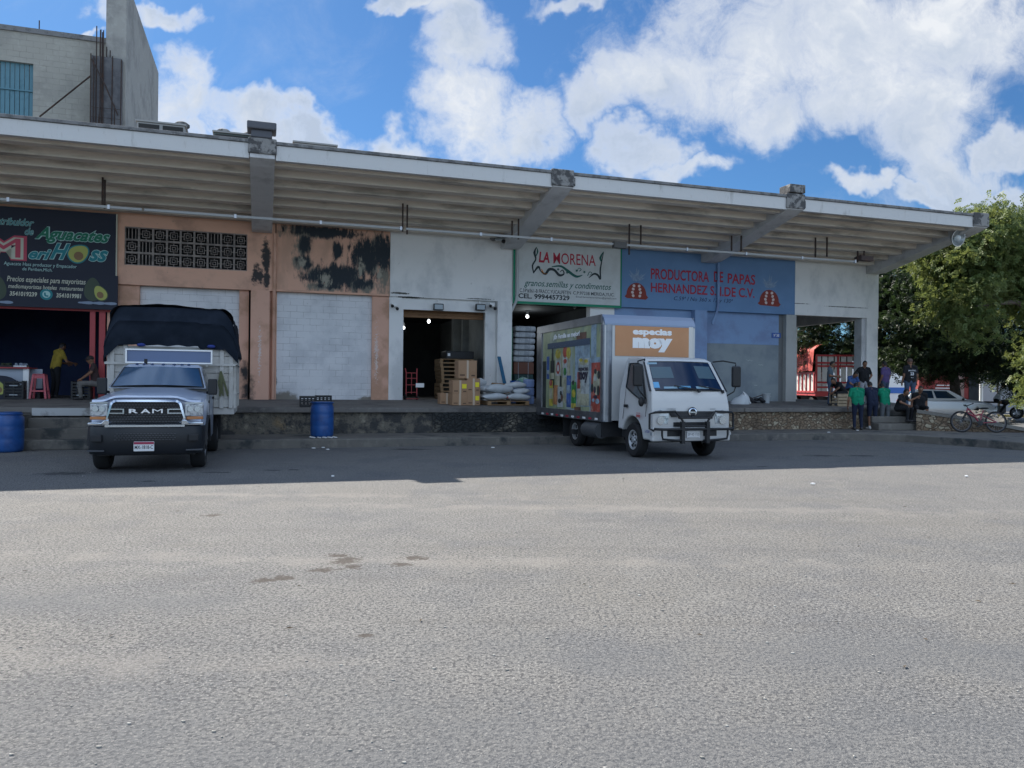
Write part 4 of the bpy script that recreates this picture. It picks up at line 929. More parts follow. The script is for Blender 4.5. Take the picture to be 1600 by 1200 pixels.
    # ---- stake bed
    g = MB(); g.box(-1.22, 1.22, 2.5, 4.98, .90, 1.04); g.build('bed_floor', m_dirtyw, root, bevel=.01)
    g = MB()
    for k in range(7): g.box(-1.2, 1.2, 2.5, 2.53, 1.06 + .19 * k, 1.06 + .19 * k + .178)
    for x in (-1.2, -.95, .93, 1.12): g.box(x, x + .08, 2.46, 2.5, 1.04, 2.4)
    g.box(-1.3, 1.25, 2.44, 2.46, 1.98, 2.03); g.build('front_panel', m_dirtyw, root)
    for s in (-1, 1):
        g = MB(); x0 = s * 1.21
        for k in range(5): y = 2.5 + .6 * k; g.box(*sorted((x0, x0 + s * .05)), y, y + .09, 1.04, 2.42)
        for z in (1.1, 1.55, 2.0): g.box(*sorted((x0 - s * .02, x0)), 2.5, 4.98, z, z + .34)
        g.tube([(x0 + s * .05, 2.45, 2.02), (x0 + s * .05, 4.98, 2.02)], .02, 6); g.tube([(x0 + s * .05, 2.45, 1.35), (x0 + s * .05, 4.98, 1.35)], .015, 6)
        g.build('side_panel', m_dirtyw, root)
    g = MB(); g.box(-1.2, 1.2, 4.93, 4.97, 1.04, 2.4); g.build('tail_panel', m_dirtyw, root)
    g = MB(); rnd = random.Random(2)
    for k in range(7): x = .98 + rnd.uniform(-.06, .08); g.tube([(.98, 2.44, 1.86), (x, 2.40, 1.6), (x + rnd.uniform(-.05, .08), 2.42, 1.3 + rnd.random() * .12)], .02, 5)
    g.build('rope_bundle', M('rope_green', (.11, .12, .06), .9), root)
    g = MB(); g.box(-.83, .80, 1.95, 2.12, 2.03, 2.27); bd = g.build('light_board', M('board_slate', (.11, .15, .25), .5), root, bevel=.01)
    g = MB(); g.box(-.86, .83, 1.93, 2.0, 2.27, 2.30); g.box(-.86, .83, 1.93, 2.0, 2.0, 2.03); g.box(-.86, -.83, 1.93, 2.0, 2.03, 2.27); g.box(.80, .83, 1.93, 2.0, 2.03, 2.27); g.build('board_frame', m_wht, bd)
    g = MB(); g.box(-.7, -.66, 1.98, 2.1, 1.95, 2.05); g.box(.7, .74, 1.98, 2.1, 1.95, 2.05); g.build('board_foot', m_dirtyw, bd)
    # ---- tarpaulin
    from mathutils import noise as nz
    wr = lambda x, y, z, a=.03: a * nz.noise(Vector((x * 2.2, y * 2.2, z * 1.6))) + a * .5 * nz.noise(Vector((x * 7, y * 6, z * 5)))
    def arch(t):     # t from -1 (left hem) to 1 (right hem)
        s = 1 if t > 0 else -1; a = abs(t)
        if a < .45: return s * a / .45 * (1.0 if s < 0 else .90), 3.27 - .04 * (a / .45) ** 2 - (.04 * a if s > 0 else .0)
        r0 = 1.0 if s < 0 else .90
        if a < .65: q = (a - .45) / .2 * math.pi / 2; return s * (r0 + (1.20 - r0) * math.sin(q)), 3.22 - .30 * (1 - math.cos(q))
        q = (a - .65) / .35; return s * (1.20 + .10 * q), 2.92 - .72 * q
    g = MB()
    def over(u, v):
        t = 2 * u - 1; x, z = arch(t); y = 2.42 + 2.6 * v; hem = max(0, (abs(t) - .9) / .1)
        z += .03 * math.cos(v * math.pi * 4) * (1 if abs(t) < .6 else .3) - .02 + wr(x, y, z) + hem * (.16 * nz.noise(Vector((y * 3, t, 0))) - (.22 if v < .12 and t > 0 else 0) - (.12 if v < .08 else 0))
        return Vector((x * (1 + .01 * math.cos(v * 12)) + wr(y, z, x, .03) , y + wr(z, x, y, .02), z))
    g.grid(over, 64, 40)
    def front(u, v):
        x = -1.30 + 2.6 * u; a = abs(x)
        r0 = 1.0 if x < 0 else .90
        zt = 3.235 - .02 * a if a < r0 else 3.215 - .32 * (1 - math.cos(min(1, (a - r0) / (1.2 - r0)) * math.pi / 2)) - max(0, (a - 1.2) * 4)
        hem = 2.40 - (.06 * (x > .5)) - .30 * max(0, (a - 1.02) / .28) + .03 * nz.noise(Vector((x * 5, 0, 0))); z = hem + (zt - hem) * v
        y = 2.40 + .06 * (v ** 4) - .05 * math.sin(v * math.pi) - (.04 if abs(v - .63) < .05 else 0) + wr(x, z, 0, .035)
        return Vector((x * (1 - .00 * v), y, z))
    g.grid(front, 48, 16)
    g.build('tarpaulin', M('tarpaulin_black', (.010, .015, .024), .85, spec=.12, var=[(2, (.018, .024, .036), .45, .65, .7)], bump=(16, .15, .01)), root, smooth=70)
    for x in (-.62, .78):
        q = MB(); q.ell((x, 2.36, 2.40), .09, .04, .04, 10); q.build('blue_cloth', M('blue_cloth', (.02, .04, .20), .8), root, smooth=60)
pickup()
def widen(root, names, k):
    for c in COL.objects:
        if c.parent == root and c.name.split('.')[0] in names: c.scale.x = k; c.location.x *= k
_p = [o for o in COL.objects if o.name.startswith('stake_truck')][0]
widen(_p, {c.name.split('.')[0] for c in COL.objects if c.parent == _p} - {'bed_floor', 'front_panel', 'side_panel', 'tail_panel', 'rope_bundle', 'light_board', 'tarpaulin', 'blue_cloth', 'chassis'}, .94)
widen(_p, {'bed_floor', 'front_panel', 'side_panel', 'tail_panel', 'tarpaulin'}, 1.03)
for c in COL.objects:
    if c.parent == _p and c.name.split('.')[0] in ('bed_floor', 'front_panel', 'side_panel', 'tail_panel', 'rope_bundle', 'light_board', 'tarpaulin', 'blue_cloth'): c.location.x += .09

def box_truck():
    root = empty('box_truck', .85, 9.35, label='white cab box truck with silver cargo box, orange front panel and picture wrapped side', cat='box truck')
    m_cab = M('truck_white', (.50, .505, .50), .32, coat=.35, var=[(1.2, (.44, .445, .44), .5, .7, .6)])
    # ---- cab shell with a wheel arch in each side
    prof = [(-.84, .44), (-.91, .60), (-.92, .95), (-.90, 1.20), (-.84, 1.49), (-.32, 2.20), (-.18, 2.27), (.05, 2.30), (.62, 2.30), (.70, 2.22), (.72, 1.5), (.72, .62), (.56, .62)]
    arc = [(.52 * math.cos(R(a)), .42 + .52 * math.sin(R(a))) for a in range(20, 171, 15)]
    prof = prof + [p for p in arc] + [(-.54, .44)]
    hw = lambda z: 1.0 if z < 1.25 else 1.0 - (z - 1.25) * .10 if z < 1.5 else .975 - (z - 1.5) * .15 if z < 2.21 else .80
    c = MB(); n = len(prof)
    c.add([(s * hw(z) * (1 if y > -.8 or z > 1.5 else .975), y, z) for s in (-1, 1) for y, z in prof], [tuple(range(n))[::-1], tuple(range(n, 2 * n))] + [(i, (i + 1) % n, n + (i + 1) % n, n + i) for i in range(n)])
    c.build('cab', m_cab, root, smooth=30, bevel=.035, seg=3)
    # windscreen
    p0, p1 = Vector((0, -.84, 1.49)), Vector((0, -.32, 2.20)); nrm = Vector((0, -(p1 - p0).z, (p1 - p0).y)).normalized()
    def scr(u, v, g=0.0, off=.012):
        q = p0.lerp(p1, v); h = (.965 + g) + (.86 - .965) * v
        return Vector(((2 * u - 1) * h, q.y, q.z)) + nrm * (off + .03 * (1 - (2 * u - 1) ** 2)) + Vector((0, .03 * abs(2 * u - 1) ** 4, 0))
    w = MB(); w.grid(lambda u, v: scr(u, .03 + .94 * v, .03, .006), 12, 4); w.build('windscreen_seal', m_black, root, smooth=60)
    w = MB(); w.grid(lambda u, v: scr(u, .07 + .86 * v, -.01, .012), 12, 4); ws = w.build('windscreen', M('screen_glass', (.008, .02, .05), .05, .0, spec=.35), root, smooth=60)
    # what shows through: seat backs, rear window, papers, sticker (modelled just proud of the dark glass)
    w = MB(); w.grid(lambda u, v: scr(.06 + .28 * u, .42 + .36 * v, 0, .016), 4, 2); w.build('rear_window', M('pale_window', (.055, .10, .13), .3), ws, smooth=60)
    w = MB(); w.grid(lambda u, v: scr(.68 + .24 * u, .42 + .40 * v, 0, .016), 4, 2); w.build('rear_window', M('pale_window'), ws, smooth=60)
    for u0, u1, v0, v1, m in ((.05, .12, .12, .30, M('sticker_blue', (.12, .35, .6), .5)), (.17, .34, .09, .15, M('paper_pale', (.22, .34, .42), .7)), (.36, .52, .10, .17, M('paper_blue', (.10, .28, .45), .7)), (.59, .76, .09, .16, M('paper_pale')), (.03, .16, .86, .92, M('paper_pale'))):
        w = MB(); w.grid(lambda u, v: scr(u0 + (u1 - u0) * u, v0 + (v1 - v0) * v, 0, .019), 2, 1); w.build('windscreen_paper', m, ws)
    for s, u in ((-1, .60), (-1, .93)):
        w = MB(); a = scr(u, .03, 0, .05); b = scr(u - .30, .16, 0, .04); w.bar(a, b, .02, .02); w.bar(a, a + Vector((.0, -.02, -.06)), .05, .05); w.build('wiper', m_black, root)
    for s in (-1, 1):
        sw = MB(); pts = [(-.66, 1.24), (-.24, 2.10), (-.05, 2.15), (.34, 2.15), (.36, 1.60), (.0, 1.46)]
        sw.add([(s * (hw(z) + .006), y, z) for y, z in pts], [tuple(range(6))]); sw.build('side_window', M('cab_side_glass', (.035, .05, .06), .08, spec=.8), root)
        e = MB(); P = [Vector((s * (hw(z) + .008), y, z)) for y, z in pts]
        for i in range(6): e.bar(P[i], P[(i + 1) % 6], .03, .02)
        e.build('window_trim', m_black, root)
        d = MB(); q = [(-.62, 1.16), (-.62, .98), (-.50, .72)]; 
        for a, b in (((.42, 2.2), (.46, .86)), ((-.70, 1.2), (-.66, .95))): d.bar((s * (hw(a[1]) + .002), *a), (s * 1.002, *b), .008, .008)
        d.build('door_gap', m_black, root)
        d = MB(); d.box(*sorted((s * .99, s * 1.03)), .22, .38, 1.13, 1.20); d.build('door_handle', m_black, root, bevel=.01)
        # mirrors on arms
        mr = MB(); mr.box(*sorted((s * 1.14, s * 1.36)), -.80, -.70, 1.62, 2.10); mr.build('mirror', m_black, root, bevel=.04, seg=3)
        mr = MB(); mr.tube([(s * .88, -.36, 2.2), (s * 1.0, -.6, 2.22), (s * 1.24, -.74, 2.17), (s * 1.24, -.74, 2.1)], .016, 6); mr.tube([(s * 1.24, -.74, 1.62), (s * 1.2, -.74, 1.52), (s * .98, -.62, 1.36)], .016, 6); mr.build('mirror_arm', m_black, root)
        if s < 0:
            mr = MB(); mr.ell((-1.09, -.62, 1.28), .07, .05, .11, 12); mr.build('mirror', m_black, root, smooth=60)
        # headlamps
        h = MB(); xs = [(.60, .80), (.955, .80), (.965, 1.06), (.78, 1.11), (.56, 1.03)]
        h.add([(s * x, -.935 + (.06 if x > .9 else 0), z) for x, z in xs] + [(s * x, -.86, z) for x, z in xs], [(0, 1, 2, 3, 4), (5, 6, 7, 8, 9)] + [(i, (i + 1) % 5, 5 + (i + 1) % 5, 5 + i) for i in range(5)])
        hl = h.build('headlight', m_lamp, root, bevel=.012)
        h = MB(); h.add([(s * x, -.95 + (.06 if x > .9 else 0), z) for x, z in ((.62, .97), (.95, 1.0), (.955, 1.06), (.78, 1.10), (.60, 1.03))], [(0, 1, 2, 3, 4)]); h.build('turn_signal', M('clear_lens', (.45, .48, .5), .15, .3), hl)
        h = MB(); h.lathe([(.09, 0), (.07, .01), (.03, .03)], c=(s * .78, -.955, .88), ax='y', n=16); h.build('bulb_ring', m_chrome, hl, smooth=40)
        h = MB(); h.box(*sorted((s * .93, s * .99)), -.95, -.85, .55, .62); h.build('fog_lamp', m_lamp, root)
    # grille strips, emblem, bumper
    g = MB(); g.add([(-.60, -.935, 1.08), (.60, -.935, 1.08), (.52, -.94, .955), (-.52, -.94, .955)], [(0, 1, 2, 3)]); g.build('grille', m_black, root, solid=.02)
    for z in (.98, 1.01, 1.04):
        g = MB(); g.box(-.53, .53, -.952, -.944, z, z + .008); g.build('grille_bar', M('grille_bar'), root)
    g = MB(); g.box(-.46, .46, -.94, -.92, .74, .84); g.build('lower_grille', m_black, root, bevel=.015)
    g = MB(); n = 28; ro, ri = .095, .072
    for i in range(n):
        a0, a1 = 2 * math.pi * i / n, 2 * math.pi * (i + 1) / n
        f = lambda r, a, y: (r * 1.08 * math.cos(a), y, 1.06 + r * math.sin(a))
        g.add([f(ri, a0, -.97), f(ro, a0, -.965), f(ro, a1, -.965), f(ri, a1, -.97), f(ri, a0, -.94), f(ro, a0, -.94), f(ro, a1, -.94), f(ri, a1, -.94)], [(0, 1, 2, 3), (1, 5, 6, 2), (0, 3, 7, 4)])
    g.box(-.065, .065, -.97, -.945, 1.045, 1.075); g.add([(-.07, -.969, 1.045), (-.045, -.969, 1.045), (-.055, -.969, 1.10), (-.07, -.969, 1.085)], [(0, 1, 2, 3)]); g.add([(.07, -.969, 1.075), (.045, -.969, 1.075), (.055, -.969, 1.02), (.07, -.969, 1.035)], [(0, 1, 2, 3)])
    g.build('emblem', m_chrome, root)
    g = MB(); g.lathe([(.115, 0), (.11, .012)], c=(0, -.955, 1.06), ax='y', n=28); g.build('emblem_base', m_black, root)
    g = text_mb('HYBRID', -.62, 1.115, .22, .03, -.925, .01); g.build('side_lettering', M('badge_grey', (.25, .26, .27), .5), root)
    g = text_mb('300', .46, 1.115, .14, .028, -.925, .01); g.build('side_lettering', M('badge_grey'), root)
    g = MB(); g.box(-.98, .98, -.945, -.80, .42, .72); g.build('bumper', m_cab, root, bevel=.03, seg=3)
    for s in (-1, 1):
        g = MB(); g.box(*sorted((s * .28, s * .62)), -.952, -.946, .53, .66); g.build('bumper_opening', m_black, root)
    g = MB(); g.box(-.15, .17, -.985, -.965, .49, .65); pl = g.build('licence_plate', m_plate, root, bevel=.006)
    g = text_mb('SP-42-155', -.13, .54, .28, .06, -.986, .01); g.box(-.12, .14, -.989, -.987, .505, .515); g.build('plate_number', M('badge_grey'), pl)
    b = MB(); yb = -1.08
    for s in (-1, 1):
        b.box(*sorted((s * .27, s * .35)), yb - .03, yb + .06, .38, .86)
        b.tube([(s * .31, yb, .86), (s * .37, yb, .95), (s * .50, yb, 1.08), (s * .95, yb + .06, 1.06), (s * 1.05, yb + .14, 1.02), (s * 1.05, yb + .14, .70), (s * .98, yb + .06, .66)], .026, 8)
        b.tube([(s * .31, yb, .44), (s * .60, yb, .46), (s * .80, yb, .48), (s * .82, yb, .56), (s * .82, yb, .68)], .024, 8)
        b.tube([(s * .31, yb, .42), (s * .31, -.6, .46)], .03, 8)
    b.tube([(-.99, yb + .03, .70), (-.8, yb, .69), (.8, yb, .69), (.99, yb + .03, .70)], .03, 8); b.tube([(-.42, yb, .94), (.42, yb, .94)], .022, 8); b.tube([(-.36, yb, .76), (.36, yb, .76)], .018, 8)
    b.build('bull_bar', m_black, root, smooth=50)
    # ---- cargo box
    m_frame = m_alu
    x0, x1, y0, y1, z0, z1 = -1.25, 1.25, 1.15, 5.9, .78, 3.36
    c = MB(); c.prismx([(y0, z0), (y0, z1 - .22), (y0 + .05, z1 - .1), (y0 + .18, z1), (y1, z1), (y1, z0)], x0 + .005, x1 - .005); c.build('cargo_box', m_cab, root)
    for s in (-1, 1):
        c = MB(); r = .13
        c.lathe([(.155, z0 - .03), (.155, z1 - .24)], c=(s * 1.125, y0 + .13, 0), n=28); c.build('corner_post', m_alu if s < 0 else M('cream_post', (.60, .59, .55), .5), root, smooth=40)
        c = MB(); sx = sorted((s * 1.25, s * 1.275)); c.box(*sx, y0 + .12, y1, z1 - .20, z1 + .012); c.box(*sx, y0 + .12, y1, z0 - .03, z0 + .2); c.box(*sx, y1 - .42, y1 + .01, z0 + .2, z1 - .2)
        c.build('side_rail', m_alu, root, bevel=.006)
        for i in range(11):
            y = 1.45 + i * .38; q = MB(); q.box(*sorted((s * 1.276, s * 1.282)), y, y + .17, z0 + .0, z0 + .05); q.build('reflector_strip', M('reflector_red', (.38, .03, .05), .4) if i % 2 else m_wht, root)
    c = MB(); c.prismx([(y0 - .012, z1 - .26), (y0 - .012, z1 - .21), (y0 + .04, z1 - .085), (y0 + .17, z1 + .014), (y0 + .5, z1 + .014), (y0 + .5, z1 - .0), (y0 + .2, z1 - .02), (y0 + .0, z1 - .26)], x0 + .0, x1 - .0); c.build('top_cap', M('cap_blue_grey', (.22, .27, .36), .35, .5), root, bevel=.01)
    c = MB(); c.box(x0, x1, y1 - .02, y1 + .02, z0 - .05, z1 + .01); c.build('rear_frame', m_alu, root)
    m_or = M('orange_panel', (.50, .25, .12), .5, var=[(1.5, (.46, .22, .10), .4, .6, .6)])
    c = MB(); c.box(-.97, 1.15, y0 - .012, y0 - .003, 2.36, 3.10); fp = c.build('front_panel', m_or, root)
    c = text_mb('especias', -.50, 2.845, 1.08, .20, y0 - .013, .05); text_mb('moy', -.50, 2.47, 1.10, .36, y0 - .013, .09, mb=c); c.build('panel_lettering', m_wht, fp)
    # picture on the side: laid out from its rear edge (s) forward, then turned onto the box's left side
    Wd, z_lo, z_hi = 4.1, .98, 3.16; yr = 5.42; xs = -1.252
    def put(mb, name, mt, parent):
        mb.v = [(xs + y, yr - x, z) for x, y, z in mb.v]; return mb.build(name, mt, parent)
    rect = lambda mb, s0, s1, t0, t1, d=.004, mi=None, tap=0.0: mb.add([(s0 * Wd, -d, z_lo + t0 * (z_hi - z_lo)), (s1 * Wd, -d, z_lo + t0 * (z_hi - z_lo)), ((s1 - tap) * Wd, -d, z_lo + t1 * (z_hi - z_lo)), ((s0 + tap) * Wd, -d, z_lo + t1 * (z_hi - z_lo))], [(0, 1, 2, 3)], mi)
    def oval(mb, s, t, rs, rt, d, mi=None):
        mb.add([(s * Wd + rs * Wd * math.cos(2 * math.pi * k / 20), -d, z_lo + (t + rt * math.sin(2 * math.pi * k / 20)) * (z_hi - z_lo)) for k in range(20)], [tuple(range(20))], mi)
    p = MB(); rect(p, 0, 1, 0, 1, .0)
    p.v = [(a, y - .003, z) for a, y, z in p.v]
    pic = put(p, 'side_picture', M('wrap_background', (.22, .27, .16), .4, var=[(1.1, (.34, .38, .22), .4, .6, .9), (1.7, (.14, .20, .17), .5, .62, .8), (.8, (.30, .38, .42), .55, .66, .8)], stretch=(1, 1, .4)), root)
    _M = M
    def Mw(n, c, r): return _M(n, c, r, var=[(4, tuple(x * .55 for x in c), .42, .6, .8), (9, (.30, .32, .25), .56, .7, .6)])
    cm = [Mw('wrap_white', (.42, .46, .46), .5), M('wrap_dark', (.02, .03, .03), .4), Mw('wrap_red', (.40, .07, .05), .5), Mw('wrap_yellow', (.48, .40, .05), .5), Mw('wrap_green', (.04, .24, .06), .5), Mw('wrap_blue', (.05, .12, .35), .5), Mw('wrap_lightblue', (.26, .36, .44), .5), Mw('wrap_brown', (.14, .07, .05), .5), Mw('wrap_orange', (.45, .20, .08), .5), Mw('wrap_cream', (.42, .42, .30), .5), M('wrap_ink', (.03, .03, .05), .5)]
    p = MB()
    rect(p, .0, .07, 0, .62, .006, 1); rect(p, .08, .135, .38, .68, .007, 5); rect(p, .085, .13, .45, .50, .009, 6)
    rect(p, .155, .235, .26, .62, .008, 1); rect(p, .175, .215, .62, .72, .008, 1, .005); rect(p, .183, .207, .72, .80, .008, 1); rect(p, .16, .23, .38, .46, .010, 9)       # bottle
    rect(p, .25, .36, .08, .72, .007, 9); rect(p, .26, .35, .42, .62, .009, 0); oval(p, .305, .52, .035, .08, .011, 2); oval(p, .305, .52, .02, .045, .013, 0); oval(p, .30, .70, .05, .06, .010, 3)
    rect(p, .37, .52, .08, .70, .006, 9); oval(p, .43, .72, .04, .08, .009, 2); oval(p, .49, .70, .04, .07, .010, 3); rect(p, .39, .47, .40, .66, .009, 0); oval(p, .43, .60, .03, .03, .012, 2); oval(p, .43, .47, .025, .05, .012, 4)
    rect(p, .14, .21, .03, .36, .011, 3); rect(p, .145, .205, .12, .26, .013, 9); oval(p, .17, .33, .03, .04, .014, 2); rect(p, .22, .31, .05, .30, .012, 8, .005); rect(p, .30, .40, .02, .28, .013, 0); rect(p, .335, .375, .28, .42, .013, 1, .006)
    oval(p, .34, .10, .03, .03, .015, 1); oval(p, .38, .14, .02, .05, .015, 7); oval(p, .36, .20, .02, .03, .015, 1)
    rect(p, .46, .535, .03, .42, .011, 5); rect(p, .47, .525, .20, .30, .013, 6); rect(p, .545, .625, .02, .34, .012, 4); oval(p, .585, .20, .03, .05, .014, 3); oval(p, .575, .33, .02, .03, .013, 1); rect(p, .545, .625, .02, .08, .014, 3)
    rect(p, .60, .84, .05, .84, .008, 6); rect(p, .66, .83, .06, .62, .010, 0); rect(p, .62, .78, .84, .93, .009, 7); rect(p, .66, .83, .06, .20, .012, 9); oval(p, .745, .57, .07, .03, .012, 9); oval(p, .70, .60, .03, .02, .013, 3); oval(p, .78, .585, .03, .02, .013, 3)
    rect(p, .64, .70, .03, .34, .014, 9); rect(p, .645, .69, .26, .46, .016, 2); rect(p, .65, .685, .24, .26, .017, 0); rect(p, .60, .70, .0, .04, .016, 7)
    rect(p, .85, .93, .60, 1.0, .006, 6); rect(p, .84, 1.0, .0, .62, .010, 6); rect(p, .86, 1.0, .04, .56, .012, 2, .004); oval(p, .93, .43, .06, .12, .014, 2); oval(p, .94, .33, .05, .14, .015, 9)
    for k, (s_, t_, r1, r2, mi) in enumerate(((.925, .46, .02, .03, 1), (.975, .42, .02, .05, 1), (.88, .27, .02, .05, 1), (.92, .25, .015, .04, 10), (.97, .24, .02, .06, 1), (.93, .17, .03, .02, 10), (.90, .13, .02, .02, 6), (.96, .12, .03, .03, 6), (.93, .38, .02, .03, 0))): oval(p, s_, t_, r1, r2, .017 + .001 * k, mi)
    rect(p, .86, 1.0, .0, .08, .019, 2)
    put(p, 'product_picture', cm, pic)
    hz = z_hi - z_lo
    p = text_mb('\u00a1En Familia es mejor!', .22 * Wd, z_lo + .875 * hz, .46 * Wd, .08 * hz, -.02, .055, .1); put(p, 'slogan', M('slogan_white', (.75, .78, .8), .5), pic)
    p = MB(); rect(p, .10, .84, .775, .85, .018); put(p, 'slogan_band', M('band_navy', (.04, .07, .12), .5), pic)
    p = text_mb('Queda, comparte y disfruta con productos de marca propia', .11 * Wd, z_lo + .787 * hz, .72 * Wd, .055 * hz, -.022, .05, .1); put(p, 'slogan', M('slogan_white'), pic)
    p = text_mb('especias', .665 * Wd, z_lo + .455 * hz, .15 * Wd, .07 * hz, -.02, .03); text_mb('moy', .665 * Wd, z_lo + .33 * hz, .15 * Wd, .13 * hz, -.02, .06, mb=p); put(p, 'bag_lettering', M('wrap_ink'), pic)
    # small red mark on the door
    p = text_mb('especias', 0, 1.0, .2, .035, 0, .02); text_mb('moy', .0, .90, .2, .085, 0, .05, mb=p); p.v = [(-1.004 + y, -.22 - x, z) for x, y, z in p.v]; p.build('door_lettering', M('mark_red', (.45, .05, .06), .5), root)
    p = text_mb('S-7200', 0, .60, .22, .06, 0, .02); p.v = [(-1.004 + y, -.64 - x, z) for x, y, z in p.v]; p.build('door_number', M('number_blue', (.08, .10, .3), .5), root)
    # chassis and wheels
    c = MB(); c.box(-.42, .42, .3, 5.8, .50, .74); c.box(-1.1, 1.1, 3.2, 3.4, .32, .45); c.box(-.9, .9, -.1, .1, .34, .46); c.box(-.8, .8, -.8, .9, .40, .75)
    c.box(-1.15, -.5, 1.3, 2.3, .38, .74); c.box(-1.2, 1.2, 5.75, 5.9, .62, .76); c.build('chassis', m_chas, root)
    c = MB(); c.tube([(-1.12, 1.35, .52), (-1.12, 2.25, .52)], .19, 16); c.build('fuel_tank', M('tank_grey', (.06, .065, .07), .5), root, smooth=50)
    c = MB(); c.box(-1.08, -.55, 4.0, 4.02, .15, .78); c.build('mud_flap', m_chas, root)
    m_rim = M('truck_rim', (.52, .53, .54), .4, .5)
    for s in (-1, 1):
        wheel_parts(root, s * .87, 0, .40, .23, s, .22, m_rim)
        wheel_parts(root, s * .93, 3.3, .40, .21, s, .22, m_rim, True); wheel_parts(root, s * .68, 3.3, .40, .21, s, .22, m_rim, True)
box_truck()

_p = [o for o in COL.objects if o.name.startswith('box_truck')][0]
for c in COL.objects:
    if c.parent == _p and c.name.split('.')[0] in ('cargo_box', 'corner_post', 'side_rail', 'reflector_strip', 'top_cap', 'rear_frame', 'front_panel', 'side_picture'): c.location.x += .08
# ================================================================ people
SKIN = M('skin_brown', (.22, .11, .065), .6, var=[(9, (.18, .085, .05), .4, .6, .6)]); HAIR = M('hair_black', (.012, .010, .010), .6); SHOE = M('shoe_dark', (.03, .028, .03), .6); SOLE = M('shoe_white', (.6, .6, .6), .6)
def cloth(n, c): return M('cloth_' + n, c, .9, var=[(5, tuple(x * .7 for x in c), .45, .62, .8)], bump=(22, .35, .012))
def person(world, rot, label, shirt, pants, lean=0, side=0, pose=None, look=0, nod=0, h=1.0, shorts=False, long=False, shoe=None, hat=None, build=1.0, seat=None, prt=None, group=None, hair=True):
    """a figure facing -y in its own frame; pose overrides single joints (already leaned)"""
    J = {'pel': (0, 0, .93), 'chest': (0, 0, 1.26), 'neck': (0, .01, 1.45), 'head': (0, -.015, 1.60)}
    for s, k in ((-1, 'l'), (1, 'r')):
        J['sh' + k] = (s * .185, .01, 1.405); J['el' + k] = (s * .235, .03, 1.12); J['wr' + k] = (s * .25, -.06, .88)
        J['hip' + k] = (s * .095, 0, .90); J['kn' + k] = (s * .11, -.02, .49); J['an' + k] = (s * .115, .03, .085); J['toe' + k] = (s * .13, -.14, .045)
    J = {k: Vector(v) for k, v in J.items()}
    Rm = Matrix.Rotation(lean, 3, 'X') @ Matrix.Rotation(side, 3, 'Y')
    for k in ('chest', 'neck', 'head', 'shl', 'shr', 'ell', 'elr', 'wrl', 'wrr'): J[k] = J['pel'] + Rm @ (J[k] - J['pel'])
    if nod: J['head'] = J['neck'] + Matrix.Rotation(nod, 3, 'X') @ (J['head'] - J['neck'])
    for k, v in (pose or {}).items(): J[k] = Vector(v)
    if seat is not None:      # lower the body so that it sits
        for k in ('pel', 'chest', 'neck', 'head', 'shl', 'shr', 'ell', 'elr', 'wrl', 'wrr', 'hipl', 'hipr'):
            if not (pose and k in pose): J[k] = J[k] + Vector((0, 0, seat - .93))
    C = []; b = build
    up = (J['chest'] - J['pel'])
    def cap(p, r0, q, r1, t): C.append((Vector(p), r0, Vector(q), r1, t))
    sx = (J['shr'] - J['shl']).normalized()
    cap(J['chest'] + sx * .085 * b, .105 * b, J['pel'] + sx * .07 * b, .115 * b, 0); cap(J['chest'] - sx * .085 * b, .105 * b, J['pel'] - sx * .07 * b, .115 * b, 0)
    cap(J['chest'] + up * .2, .10, J['pel'] + up * .35, .125 * b * b, 0)
    for k in 'lr':
        cap(J['neck'] - (J['neck'] - J['sh' + k]) * .25, .06, J['sh' + k], .066, 0)
        S, E_, W_ = J['sh' + k], J['el' + k], J['wr' + k]; mid = S.lerp(E_, .62)
        cap(S, .066, mid, .058, 0); cap(mid, .048, E_, .042, 0 if long else 1); cap(E_, .043, W_, .028, 0 if long else 1)
        H_, K_, A_, T_ = J['hip' + k], J['kn' + k], J['an' + k], J['toe' + k]
        cap(H_, .098 * b, K_, .066, 2)
        if shorts: cap(K_, .058, A_, .036, 1)
        else: cap(K_, .066, A_ + Vector((0, 0, .02)), .05, 2)
        cap(A_ + Vector((0, .035, -.035)), .045, T_, .036, 3); cap(A_ + Vector((0, 0, .01)), .042, A_ + Vector((0, .03, -.03)), .045, 3)
    cap(J['hipl'], .105 * b, J['hipr'], .105 * b, 2)
    cap(J['neck'] - Vector((0, 0, .02)), .055, J['head'] - Vector((0, 0, .05)), .05, 1)
    fr = Matrix.Rotation(look, 3, 'Z') @ Matrix.Rotation(nod + lean * .35, 3, 'X'); hc = J['head']
    F = lambda x, y, z: hc + fr @ Vector((x, y, z))
    mb = MB(); c = []
    for p, r0, q, r1, t in C:
        mb.ell(p, r0, r0, r0, 12); mb.ell(q, r1, r1, r1, 12)
        if (q - p).length > .01: mb.tube([p, q], [r0 * .995, r1 * .995], 12)
    mb.ell(hc, .076, .094, .115, 16, mat=fr); mb.ell(F(0, -.03, -.055), .052, .058, .055, 12, mat=fr)
    mb.tube([F(0, -.088, .02), F(0, -.112, -.02)], [.010, .018], 8)
    for s in (-1, 1): mb.ell(F(s * .078, .005, -.005), .014, .022, .034, 8, mat=fr)
    me = bpy.data.meshes.new('person'); me.from_pydata(mb.v, [], mb.f)
    o = bpy.data.objects.new('person', me); COL.objects.link(o)
    md = o.modifiers.new('r', 'REMESH'); md.mode = 'VOXEL'; md.voxel_size = .0165
    sm = o.modifiers.new('s', 'SMOOTH'); sm.factor = .5; sm.iterations = 2
    dg = bpy.context.evaluated_depsgraph_get(); dg.update()
    m2 = bpy.data.meshes.new_from_object(o.evaluated_get(dg)); o.modifiers.clear()
